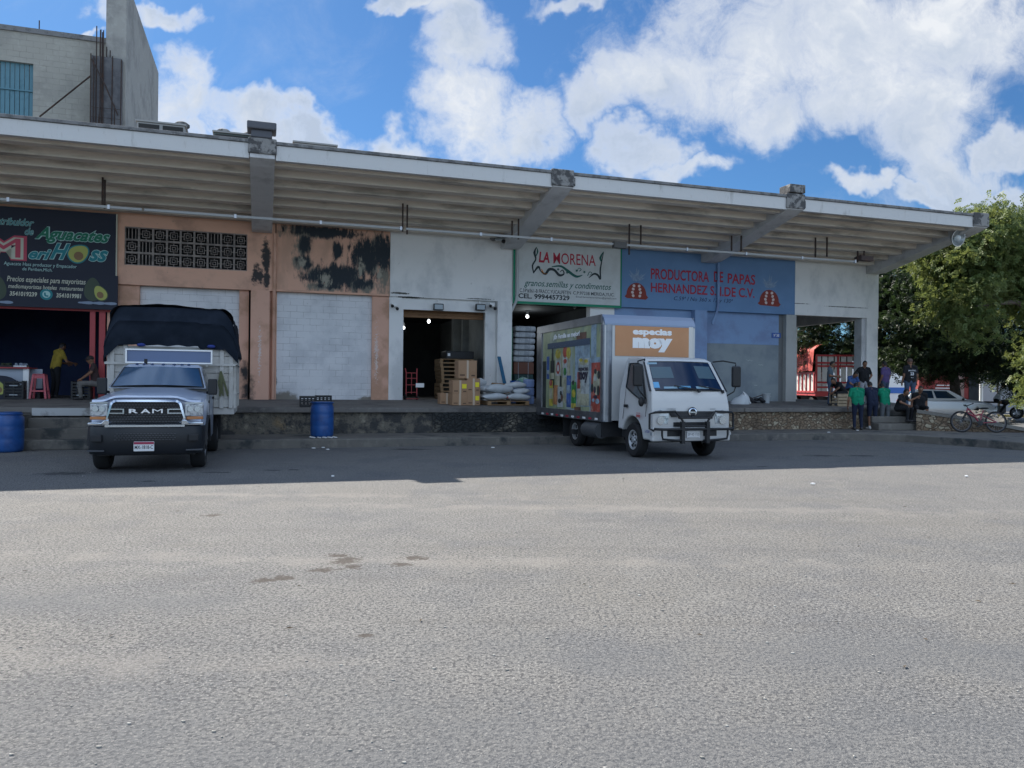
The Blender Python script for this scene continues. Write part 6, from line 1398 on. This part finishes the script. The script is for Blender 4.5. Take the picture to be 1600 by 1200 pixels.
# ================================================================ right-hand side: steps, ramp wall, bicycle
def right_side():
    # concrete steps at the end of the dock
    P0 = at(1418, 26.3, 0); r = empty('concrete_steps', P0.x, P0.y, .215, R(12), True, label='worn concrete steps at the end of the dock between the seated men and the bicycle', cat='steps')
    for k in range(3):
        q = MB(); q.box(-1.1, .9 - .12 * k, .34 * k, 1.4, .0 if k == 0 else .23 * k + .001, .23 * (k + 1)); q.build('step', m_kerb, r, bevel=.03)
    # low stone wall falling to the right, with the ramp it holds behind it
    A_, B_, C_ = at(1432, 26.2, 0), at(1492, 25.8, 0), at(1640, 25.3, 0); r = empty('stone_wall', A_.x, A_.y, 0, 0, True, label='low rubble stone wall sloping down to the right behind the bicycle', cat='stone wall')
    o = A_; th = Vector((0, .35, 0)); h = (.94, .77, .26)
    q = MB(); pts = [A_ - o, B_ - o, C_ - o]; n = 16
    def lerpP(t): return (pts[0].lerp(pts[1], t * 2), h[0] + (h[1] - h[0]) * t * 2) if t < .5 else (pts[1].lerp(pts[2], t * 2 - 1), h[1] + (h[2] - h[1]) * (t * 2 - 1))
    q.grid(lambda u, v: lerpP(u)[0] + Vector((0, .0, (lerpP(u)[1] - .1) * v)), n, 3)
    q.build('rubble_face', m_rub2, r)
    q = MB()
    vs = []
    for i in range(n + 1):
        p, z = lerpP(i / n); vs += [p + Vector((0, -.04, z - .12)), p + Vector((0, -.04, z)), p + Vector((0, .4, z)), p + Vector((0, .4, z - .9))]
    q.add(vs, [(4 * i + j, 4 * i + 4 + j, 4 * i + 5 + j, 4 * i + 1 + j) for i in range(n) for j in range(3)]); q.build('coping', M('coping_stone', (.19, .18, .16), .9, var=[(3, (.17, .16, .14), .45, .62, .8)], bump=(9, .8, .04)), r)
    # raised yard behind
    y = MB(); e = at(1432, 26.2, 0); D = 1
    y.add([e + Vector((0, .3, .93)), B_ + Vector((0, .3, .77)), C_ + Vector((0, .3, .26)), C_ + Vector((30, .3, .2)), Vector((70, 60, .12)), Vector((70, 140, .1)), Vector((-10, 140, .1)), Vector((8, 46, .3)), at(1240, 40, .3), at(1475, 34, .45), at(1432, 29.5, .9)], [tuple(range(11))])
    bm = bmesh.new(); vs = [bm.verts.new(p) for p in y.v]; f = bm.faces.new(vs); bmesh.ops.triangulate(bm, faces=[f]); me = bpy.data.meshes.new('raised_yard'); bm.to_mesh(me); bm.free(); me.materials.append(M('yard_asphalt', (.10, .105, .11), .9, var=[(.8, (.07, .07, .075), .45, .65, .8), (9, (.15, .15, .15), .5, .7, .5)], bump=(24, .5, .02)))
    o_ = bpy.data.objects.new('raised_yard', me); COL.objects.link(o_); tag(o_, kind='structure')
    # rubble heap
    r = empty('rubble_heap', at(1518, 31.5, 0).x, 31.5, .38, 0, True, label='grey heap of rubble and soil behind the stone wall, above the bicycle', cat='rubble heap'); q = MB(); rnd = random.Random(1)
    for k in range(60):
        x = rnd.gauss(0, .75); yv = rnd.gauss(0, .4); s = .07 + .16 * rnd.random(); zt = .45 * math.exp(-(x / .95) ** 2 - (yv / .6) ** 2)
        q.ell((x, yv, zt * rnd.random()), s, s * .8, s * .6, 7, mat=Matrix.Rotation(rnd.random() * 3, 3, (rnd.random(), rnd.random(), 1)))
    q.build('stones', M('heap_grey', (.12, .118, .112), .95, var=[(3, (.18, .17, .155), .45, .65, .8)], bump=(10, .8, .04)), r)
    q = MB(); q.grid(lambda u, v: Vector((-1.5 + 3 * u, -.9 + 1.8 * v, .42 * math.exp(-((-1.5 + 3 * u) / .95) ** 2 - ((-.9 + 1.8 * v) / .55) ** 2) - .03 + .03 * math.sin(9 * u + 5 * v))), 18, 12); q.build('soil', M('heap_grey'), r, smooth=60)
    # yellow kerb far right
    q = MB(); P = at(1560, 40, .28); Q = at(1660, 38, .3); q.bar(P, Q, .3, .16); tag(q.build('yellow_kerb', M('kerb_yellow', (.42, .34, .12), .8)), 'strip of faded yellow kerb beyond the stone wall at the far right', 'kerb')
right_side()

def bicycle():
    P = Vector((at(1531, 25.2, 0).x, 25.2, .22)); r = empty('bicycle', P.x, P.y, .222, R(-3), True, label='red framed mountain bicycle parked against the low stone wall', cat='bicycle')
    r.rotation_euler = (R(-7), 0, R(-4)); mf = M('bike_red', (.22, .012, .035), .35, coat=.4); R_ = .345; xa, xb = -.56, .54
    for x, nm in ((xa, 'wheel'), (xb, 'wheel')):
        q = MB(); n = 40
        q.lathe([(R_ - .045, -.012), (R_ - .03, -.02), (R_, -.018), (R_ + .008, 0), (R_, .018), (R_ - .03, .02), (R_ - .045, .012)], c=(x, 0, R_ + .008), ax='y', n=n, cap=False); w = q.build('wheel', m_rubber, r, smooth=40)
        q = MB(); q.lathe([(R_ - .06, -.008), (R_ - .044, -.01), (R_ - .044, .01), (R_ - .06, .008)], c=(x, 0, R_ + .008), ax='y', n=n, cap=False); q.build('rim', M('rim_dark', (.10, .10, .11), .4, .6), w, smooth=40)
        q = MB()
        for k in range(20): a = 2 * math.pi * k / 20; q.tube([(x + .02 * math.cos(a + 1), .02 * (-1) ** k, R_ + .008 + .02 * math.sin(a + 1)), (x + (R_ - .05) * math.cos(a), 0, R_ + .008 + (R_ - .05) * math.sin(a))], .0022, 4, cap=False)
        q.tube([(x, -.04, R_ + .008), (x, .04, R_ + .008)], .02, 8); q.build('spokes', m_steel, w)
    bb = (-.02 + .04, 0, .31); st = (.17, 0, .74); hd = (-.33, 0, .80); hd2 = (-.37, 0, .66)
    q = MB(); q.tube([hd, (-.12, 0, .56), (.10, 0, .60)], .025, 10); q.tube([hd2, (-.1, 0, .50), bb], .03, 10); q.tube([(.10, 0, .60), st], .018, 8); q.tube([(.10, 0, .60), (.06, 0, .42), bb], .022, 8); q.tube([hd, hd2], .026, 10)
    q.tube([bb, (xb, .05, R_ + .008)], .015, 8); q.tube([bb, (xb, -.05, R_ + .008)], .015, 8); q.tube([(.14, 0, .56), (xb, .05, R_ + .008)], .012, 8); q.tube([(.14, 0, .56), (xb, -.05, R_ + .008)], .012, 8); q.build('frame', mf, r, smooth=50)
    q = MB()
    for s in (-1, 1): q.tube([(-.38, s * .05, .64), (xa, s * .05, R_ + .008)], .018, 8)
    q.tube([(-.375, -.06, .65), (-.375, .06, .65)], .02, 8); q.build('fork', m_black, r, smooth=50)
    q = MB(); q.tube([hd, (-.36, 0, .88)], .015, 8); q.tube([(-.30, -.30, .93), (-.36, -.1, .88), (-.36, .1, .88), (-.30, .30, .93)], .013, 8); q.build('handlebar', m_black, r, smooth=50)
    for s in (-1, 1): q = MB(); q.tube([(-.30, s * .30, .93), (-.28, s * .2, .925)], .018, 8); q.build('grip', m_black, r)
    q = MB(); q.ell((.20, 0, .80), .14, .07, .035, 14); q.ell((.08, 0, .79), .09, .03, .03, 10); q.build('saddle', m_black, r, smooth=60)
    q = MB(); q.tube([st, (.19, 0, .78)], .014, 8); q.build('seat_post', m_steel, r)
    q = MB(); q.lathe([(.03, 0), (.09, .003), (.09, .008), (.03, .01)], c=(bb[0], -.05, bb[2]), ax='y', n=24); q.tube([(bb[0], -.06, bb[2]), (bb[0] - .12, -.07, bb[2] - .12)], .01, 6); q.box(bb[0] - .17, bb[0] - .08, -.13, -.07, bb[2] - .135, bb[2] - .11); q.tube([(bb[0], .06, bb[2]), (bb[0] + .12, .07, bb[2] + .12)], .01, 6); q.box(bb[0] + .08, bb[0] + .17, .07, .13, bb[2] + .11, bb[2] + .135); q.build('crank', m_black, r)
bicycle()

def background():
    # ---- silver hatchback
    P = at(1476, 35.5, .22); r = empty('parked_car', P.x, P.y, .22, R(118), True, label='silver grey hatchback parked behind the seated men, its nose to the right', cat='car')
    m_s = M('car_silver', (.72, .73, .75), .3, .3, coat=.5)
    r.rotation_euler = (0, 0, R(68))       # nose (-y) turned to the right and a little to the camera
    st = [(-2.0, .60, .45, .60, .62), (-1.95, .72, .30, .68, .72), (-1.75, .80, .24, .76, .82), (-1.45, .83, .3, .80, .90), (-1.2, .84, .62, .84, .94), (-.95, .84, .3, .87, .97), (-.75, .84, .2, .90, 1.0), (.9, .84, .2, .93, .98), (1.1, .84, .3, .94, .97), (1.35, .84, .62, .94, .97), (1.6, .83, .3, .94, .96), (1.85, .78, .3, .90, .93), (1.95, .70, .42, .80, .82)]
    q = MB(); loft(q, [[(hw - .05, y, zb), (hw, y, zb + .08), (hw, y, (zb + zs) / 2), (hw - .02, y, zs - .06), (hw - .09, y, zs), (hw * .5, y, zt - .01), (0, y, zt)] for y, hw, zb, zs, zt in st]); q.build('body', m_s, r, smooth=40)
    q = MB(); b0 = [(-.72, -.85, .95), (.72, -.85, .95), (.74, 1.75, .93), (-.74, 1.75, .93)]; t0 = [(-.52, -.10, 1.40), (.52, -.10, 1.40), (.54, 1.25, 1.42), (-.54, 1.25, 1.42)]; q.add(b0 + t0, [(0, 1, 5, 4), (1, 2, 6, 5), (2, 3, 7, 6), (3, 0, 4, 7), (4, 5, 6, 7)]); q.build('cabin', m_s, r, bevel=.06, seg=3, smooth=50)
    V = [Vector(p) for p in b0 + t0]
    def pane(i, j, k, l, u0, u1, v0, v1, nm):
        A, B, C, D = V[i], V[j], V[k], V[l]; f = lambda u, v: A.lerp(B, u).lerp(D.lerp(C, u), v); n_ = (B - A).cross(D - A).normalized() * .012; c = (V[0] + V[6]) / 2
        if n_.dot(A - c) < 0: n_ = -n_
        q = MB(); q.add([f(u0, v0) + n_, f(u1, v0) + n_, f(u1, v1) + n_, f(u0, v1) + n_], [(0, 1, 2, 3)]); q.build(nm, m_glassd if nm != 'windshield' else m_glass, r)
    pane(0, 1, 5, 4, .06, .94, .08, .9, 'windshield'); pane(2, 3, 7, 6, .1, .9, .2, .85, 'rear_window')
    for a, b, c, d in ((1, 2, 6, 5), (0, 3, 7, 4)): pane(a, b, c, d, .14, .48, .14, .86, 'side_window'); pane(a, b, c, d, .52, .86, .14, .86, 'side_window')
    for s in (-1, 1):
        q = MB(); q.ell((s * .90, -.62, .98), .09, .06, .06, 10); q.build('mirror', m_s if s > 0 else m_black, r, smooth=60)
        q = MB(); q.ell((s * .62, -1.88, .66), .14, .10, .06, 10); q.build('headlight', m_lamp, r, smooth=60)
        q = MB(); q.box(*sorted((s * .60, s * .80)), 1.86, 1.93, .70, .90); q.build('tail_light', M('tail_red', (.5, .03, .03), .3), r, bevel=.02)
        for y in (-1.2, 1.35): wheel_parts(r, s * .76, y, .30, .19, s, .19, m_steel)
    # ---- motorcycle and its rider in a white shirt
    P = at(1556, 36, .3); r = empty('motorcycle', P.x + .25, P.y, .3, R(60), True, label='dark motorcycle under the rider in white at the far right', cat='motorcycle')
    for y in (-.62, .62): wheel_parts(r, 0, y, .29, .10, 1, .2, m_steel)
    q = MB(); q.ell((0, -.15, .78), .14, .25, .13, 12); q.build('fuel_tank', M('tank_dark', (.02, .02, .03), .3), r, smooth=60)
    q = MB(); q.box(-.12, .12, .1, .7, .72, .80); q.build('saddle', m_black, r, bevel=.03); q = MB(); q.box(-.13, .13, -.2, .25, .28, .60); q.tube([(.15, 0, .3), (.17, .7, .35)], .04, 8); q.build('engine', M('engine_grey', (.12, .12, .13), .4, .7), r, bevel=.02)
    q = MB()
    for s in (-1, 1): q.tube([(s * .07, -.62, .29), (s * .07, -.42, .9)], .02, 6)
    q.tube([(-.32, -.28, 1.05), (0, -.42, .98), (.32, -.28, 1.05)], .014, 6); q.build('fork', m_steel, r); q = MB(); q.ell((0, -.52, .86), .09, .07, .09, 12); q.build('headlight', m_lamp, r, smooth=60)
    person((P.x + .15, P.y, .3), R(60), 'rider in a bright white shirt bent forward over the motorcycle', ('white', (.72, .73, .74)), BLK, lean=R(14), nod=R(0), seat=.90, h=1.0, long=True, hat=m_black,
        pose={'hipl': (-.12, .12, .86), 'hipr': (.12, .12, .86), 'pel': (0, .12, .90), 'knl': (-.2, -.28, .70), 'knr': (.2, -.28, .70), 'anl': (-.2, -.05, .30), 'anr': (.2, -.05, .30), 'toel': (-.2, -.2, .27), 'toer': (.2, -.2, .27)})
    # ---- red and white stake truck behind the open bay
    P = at(1274, 40, .3); r = empty('stake_truck', P.x, P.y, .3, R(-3), True, label='white cattle truck with red rails and a red tarpaulin seen through the open bay', cat='truck')
    mr, mw = M('truck_red', (.42, .05, .05), .6), M('truck_cream', (.55, .55, .52), .6)
    q = MB(); q.box(-.0, 2.3, 0, 4.6, .95, 1.1); q.box(-.02, 2.32, -.03, 0, .92, 1.12); q.build('bed', mr, r)
    q = MB()
    for i in range(7): q.box(.03 + i * .32, .29 + i * .32, .02, .04, 1.1, 3.0)
    q.build('tail_panel', mw, r); q = MB()
    for z in (1.1, 1.35, 1.6, 2.45, 2.62, 3.0): q.box(-.0, 2.3, -.02, .02, z, z + .09)
    for x in (0, 1.1, 2.22): q.box(x, x + .09, -.04, .02, 1.1, 3.1)
    q.build('tail_rail', mr, r)
    q = MB(); q.box(.0, .03, .1, 4.6, 1.15, 2.1); q.build('side_panel', mw, r); q = MB()
    for i in range(8): q.box(-.05, .0, .1 + i * .62, .2 + i * .62, 1.1, 2.2)
    for z in (1.1, 2.1): q.box(-.05, .0, 0, 4.6, z, z + .1)
    q.build('side_rail', mr, r)
    from mathutils import noise as nz
    q = MB(); q.grid(lambda u, v: Vector((-.16 + .1 * u * 2, .05 + 4.6 * v, 2.25 + 1.15 * u * 2) if u < .5 else (-.06 + 1.2 * (u - .5), .05 + 4.6 * v, 3.40 + .25 * math.sin((u - .5) * math.pi))) + Vector((.10 * nz.noise(Vector((v * 14, u, 0))), 0, .08 * nz.noise(Vector((u * 3, v * 9, 0))))), 14, 30); q.build('red_tarpaulin', M('tarp_red', (.42, .06, .045), .7, bump=(6, .5, .05)), r, smooth=60)
    for y in (.9, 3.6): wheel_parts(r, .2, y, .45, .28, -1, .25, m_steel, True); wheel_parts(r, 2.1, y, .45, .28, 1, .25, m_steel, True)
    q = MB(); q.box(.1, 2.2, 4.7, 6.3, .6, 2.6); q.build('cab', mw, r, bevel=.12, seg=3)
    q = MB(); q.box(.7, .9, .3, 5.0, .6, .9); q.build('chassis', m_chas, r)
    # ---- walls and buildings far behind
    def wall(nm, cat, lab, pxa, pxb, d, z0, z1, mt, dep=6, extras=()):
        A, B = at(pxa, d, z0), at(pxb, d, z0); r = empty(nm, A.x, A.y, z0, 0, True, label=lab, cat=cat); q = MB(); q.box(0, B.x - A.x, 0, dep, 0, z1 - z0); q.build('wall', mt, r)
        q = MB(); q.box(-.1, B.x - A.x + .1, -.1, dep, z1 - z0 + .001, z1 - z0 + .2); q.build('roof_edge', m_lip, r)
        for n2, x0, x1, za, zb, m2 in extras: q = MB(); q.box(x0, x1, -.04, -.005, za, zb); q.build(n2, m2, r)
        return r
    m_ww = M('bright_white_wall', (.78, .78, .76), .8); 
    wall('warehouse', 'building', 'sunlit white warehouse wall seen between the tree and the corner pillar', 1180, 1432, 66, .2, 4.2, m_ww, extras=[('blue_stripe', 8.5, 13.5, 1.1, 1.6, M('stripe_blue', (.05, .15, .45), .6)), ('door', 3, 5, 0, 2.4, M('door_grey', (.2, .21, .22), .6))])
    wall('red_building', 'building', 'long dark red building under the tree behind the silver car', 1436, 1534, 48, .2, 4.6, M('red_wall', (.26, .045, .04), .8, var=[(1, (.20, .035, .03), .4, .6, .8)]), extras=[('wall_stripe', 1.0, 1.9, 1.5, 1.56, m_ww), ('wall_stripe', 1.0, 1.9, 1.68, 1.74, m_ww), ('pale_panel', 2.3, 2.8, .2, 3, M('panel_brown', (.30, .20, .17), .8)), ('dark_doorway', 3.1, 3.8, 0, 3, m_dark)], dep=1.2)
    wall('grey_building', 'building', 'pale grey building between the white pole and the dark bush at the far right', 1536, 1640, 52, .2, 4.8, M('grey_wall', (.30, .31, .32), .8), extras=[('window', 2, 3.5, 1.2, 2.4, m_glassd)])
    P = at(1533, 44, .2); r = empty('white_pole', P.x, P.y, .2, 0, True, label='plain white pole standing right of the red building', cat='pole'); q = MB(); q.tube([(0, 0, 0), (0, 0, 3.6)], .09, 10); q.build('shaft', m_wht, r, smooth=50); q = MB(); q.tube([(0, 0, 0), (0, 0, .3)], .13, 10); q.build('base', m_stub, r)
background()

# ================================================================ trees
def leaf_mat(name, c1, c2, tr):
    m = bpy.data.materials.new(name); m.use_nodes = True; t = NT(m.node_tree); t.n.clear()
    out = t.new('ShaderNodeOutputMaterial'); co = t.new('ShaderNodeTexCoord').outputs['Object']
    c = t.mix(t.ramp(t.noise(co, 1.3, 5, .7), .38, .64), (*c1, 1), c2)
    b = t.new('ShaderNodeBsdfPrincipled'); t.l.new(c, b.inputs['Base Color']); b.inputs['Roughness'].default_value = .55; b.inputs['Specular IOR Level'].default_value = .3
    tl = t.new('ShaderNodeBsdfTranslucent'); t.l.new(t.mix(.5, c, tr), tl.inputs[0])
    mx = t.new('ShaderNodeMixShader'); mx.inputs[0].default_value = .32; t.l.new(b.outputs[0], mx.inputs[1]); t.l.new(tl.outputs[0], mx.inputs[2]); t.l.new(mx.outputs[0], out.inputs[0])
    return m
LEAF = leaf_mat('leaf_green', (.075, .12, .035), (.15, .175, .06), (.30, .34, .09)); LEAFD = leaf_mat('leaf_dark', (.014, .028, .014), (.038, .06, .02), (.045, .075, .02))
BARK = M('bark', (.085, .065, .05), .95, var=[(4, (.14, .12, .10), .45, .65, .8)], bump=(9, .9, .05))
def tree(label, px, d, zg, blobs, n, mt, seed, trunkh, lean=(0, 0), tr=.22, size=1.0, cat='tree', name='tree', group=None, limbs=9):
    """blobs: (px, py, depth offset, rx, ry, rz) of leafy masses; n sprays of leaflets are spread through them"""
    base = at(px, d, zg); r = bpy.data.objects.new(name, None); COL.objects.link(r); r.location = base; tag(r, label, cat, group)
    rng = np.random.default_rng(seed); B = []
    for bx_, by_, dd, rx, ry, rz in blobs:
        D = d + dd; H = 603 + .01 * (bx_ - 800); B.append((np.array([(bx_ - 800) / 1200 * D, D, 1.6 + (H - by_) / 1200 * D]) - np.array(base), np.array([rx, ry, rz])))
    wts = np.array([b[1][0] * b[1][2] for b in B]); wts = wts / wts.sum()
    idx = rng.choice(len(B), n, p=wts); cen = np.array([b[0] for b in B])[idx]; rad = np.array([b[1] for b in B])[idx]
    u = rng.normal(size=(n, 3)); u /= np.linalg.norm(u, axis=1)[:, None]; q = rng.random(n) ** .33; q = .35 + .70 * q
    # clumpy surface: outward radius varies with direction
    cl = 1 + .16 * np.sin(u[:, 0] * 5 + idx * 1.7) * np.sin(u[:, 2] * 6 + idx) + .10 * np.sin(u[:, 1] * 11 + idx * 3) + .06 * rng.normal(size=n)
    S = cen + u * rad * (q * cl)[:, None]
    # small twigs: sprays cluster round twig centres
    nt = max(40, n // 26); tw = S[rng.choice(n, nt)]; S = tw[rng.integers(0, nt, n)] + rng.normal(size=(n, 3)) * np.array([.30, .30, .20]) * size
    S = S[S[:, 2] > .25]; n = len(S)
    k = 9; dirv = rng.normal(size=(n, 3)) * np.array([1, 1, .45]) + np.array([0, 0, -.35]); dirv /= np.linalg.norm(dirv, axis=1)[:, None]
    sidev = np.cross(dirv, rng.normal(size=(n, 3))); sidev /= np.linalg.norm(sidev, axis=1)[:, None]
    nr = np.cross(dirv, sidev)
    V = []; ln = .26 * size
    for j in range(k):
        t = (j // 2) / (k / 2); sg = -1 if j % 2 else 1
        c = S + dirv * (ln * t) + np.array([0, 0, -.10]) * (t * t) * size; w = .030 * size * (1 + .3 * rng.random(n))[:, None]; l = .085 * size * (.8 + .5 * rng.random(n))[:, None]
        out = sidev * sg + dirv * .5 + nr * rng.uniform(-.5, .5, (n, 1)); out /= np.linalg.norm(out, axis=1)[:, None]; wd = np.cross(out, nr); wd /= np.linalg.norm(wd, axis=1)[:, None] + 1e-9
        V += [c, c + out * l * .5 + wd * w, c + out * l, c + out * l * .5 - wd * w]
    V = np.stack(V, 1).reshape(-1, 3); nf = n * k
    me = bpy.data.meshes.new('crown'); me.vertices.add(len(V)); me.vertices.foreach_set('co', V.ravel()); me.loops.add(nf * 4); me.loops.foreach_set('vertex_index', np.arange(nf * 4)); me.polygons.add(nf)
    me.polygons.foreach_set('loop_start', np.arange(nf) * 4); me.polygons.foreach_set('loop_total', np.full(nf, 4)); me.update(calc_edges=True); me.materials.append(mt)
    o = bpy.data.objects.new('crown', me); COL.objects.link(o); o.parent = r
    q = MB(); rnd = random.Random(seed); top = Vector((lean[0], lean[1], trunkh))
    q.tube([(0, 0, -.1), (lean[0] * .3 + .05, 0, trunkh * .35), (lean[0] * .6 - .05, lean[1] * .6, trunkh * .7), top], [tr * 1.3, tr, tr * .85, tr * .7], 10)
    q.build('trunk', BARK, r, smooth=50)
    q = MB()
    for i in range(limbs):
        c, rd = B[i % len(B)]; e = Vector(c) + Vector((rnd.uniform(-.5, .5) * rd[0], rnd.uniform(-.5, .5) * rd[1], rnd.uniform(-.2, .5) * rd[2])); m_ = top.lerp(e, .5) + Vector((rnd.uniform(-.4, .4), rnd.uniform(-.4, .4), .4))
        q.tube([top - Vector((0, 0, .15)), m_, e], [tr * .5, tr * .3, .025], 6)
        for z_ in range(3): e2 = e + Vector((rnd.uniform(-1, 1), rnd.uniform(-1, 1), rnd.uniform(-.6, .7))); q.tube([m_.lerp(e, .6), e2], [.03, .012], 5)
    q.build('limb', BARK, r, smooth=50)
    return r
def trees():
    g = 'trees beyond the dock end'
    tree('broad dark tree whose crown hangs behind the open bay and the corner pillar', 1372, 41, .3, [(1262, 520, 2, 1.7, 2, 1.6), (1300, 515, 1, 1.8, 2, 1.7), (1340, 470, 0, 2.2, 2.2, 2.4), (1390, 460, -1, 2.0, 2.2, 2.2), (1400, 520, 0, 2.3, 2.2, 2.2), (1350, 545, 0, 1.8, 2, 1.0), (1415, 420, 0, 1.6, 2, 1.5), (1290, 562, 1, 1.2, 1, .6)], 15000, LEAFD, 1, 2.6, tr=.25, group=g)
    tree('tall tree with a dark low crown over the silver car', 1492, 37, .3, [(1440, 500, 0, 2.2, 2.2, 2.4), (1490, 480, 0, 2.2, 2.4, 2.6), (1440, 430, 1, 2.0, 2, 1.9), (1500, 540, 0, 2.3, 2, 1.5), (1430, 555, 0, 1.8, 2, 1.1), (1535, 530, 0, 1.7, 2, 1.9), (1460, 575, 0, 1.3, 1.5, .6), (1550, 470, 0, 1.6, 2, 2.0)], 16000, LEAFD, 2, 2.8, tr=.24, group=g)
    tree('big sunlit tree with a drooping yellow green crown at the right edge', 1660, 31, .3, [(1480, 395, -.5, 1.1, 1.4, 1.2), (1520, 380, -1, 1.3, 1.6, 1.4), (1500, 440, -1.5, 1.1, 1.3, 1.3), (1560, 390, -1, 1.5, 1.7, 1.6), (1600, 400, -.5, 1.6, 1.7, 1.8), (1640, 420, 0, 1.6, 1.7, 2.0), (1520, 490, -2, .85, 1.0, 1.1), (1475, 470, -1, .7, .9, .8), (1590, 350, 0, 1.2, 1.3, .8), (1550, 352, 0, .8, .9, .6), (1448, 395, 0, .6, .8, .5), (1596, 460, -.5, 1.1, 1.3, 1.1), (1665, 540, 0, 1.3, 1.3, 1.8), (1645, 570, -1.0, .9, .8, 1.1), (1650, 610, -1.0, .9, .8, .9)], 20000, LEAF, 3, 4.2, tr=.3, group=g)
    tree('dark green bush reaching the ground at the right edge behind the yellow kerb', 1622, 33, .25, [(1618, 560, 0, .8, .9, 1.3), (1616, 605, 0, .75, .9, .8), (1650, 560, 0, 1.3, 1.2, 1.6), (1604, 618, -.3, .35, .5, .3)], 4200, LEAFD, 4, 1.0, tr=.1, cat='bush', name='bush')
    tree('slender young tree with sparse leaves in front of the grey building', 1560, 42, .25, [(1556, 565, 0, .9, .9, .9), (1580, 545, 0, 1.0, .9, 1.0), (1572, 575, 0, .5, .6, .4)], 1100, LEAF, 5, 2.0, tr=.05, group=g, limbs=4)
    rnd = random.Random(6)
    for k, (px, d, h, lab) in enumerate(((1120, 95, 5, 'distant tree line piece hidden mostly behind the hall'), (1650, 75, 6, 'distant round tree beyond the right edge'))):
        pass
trees()
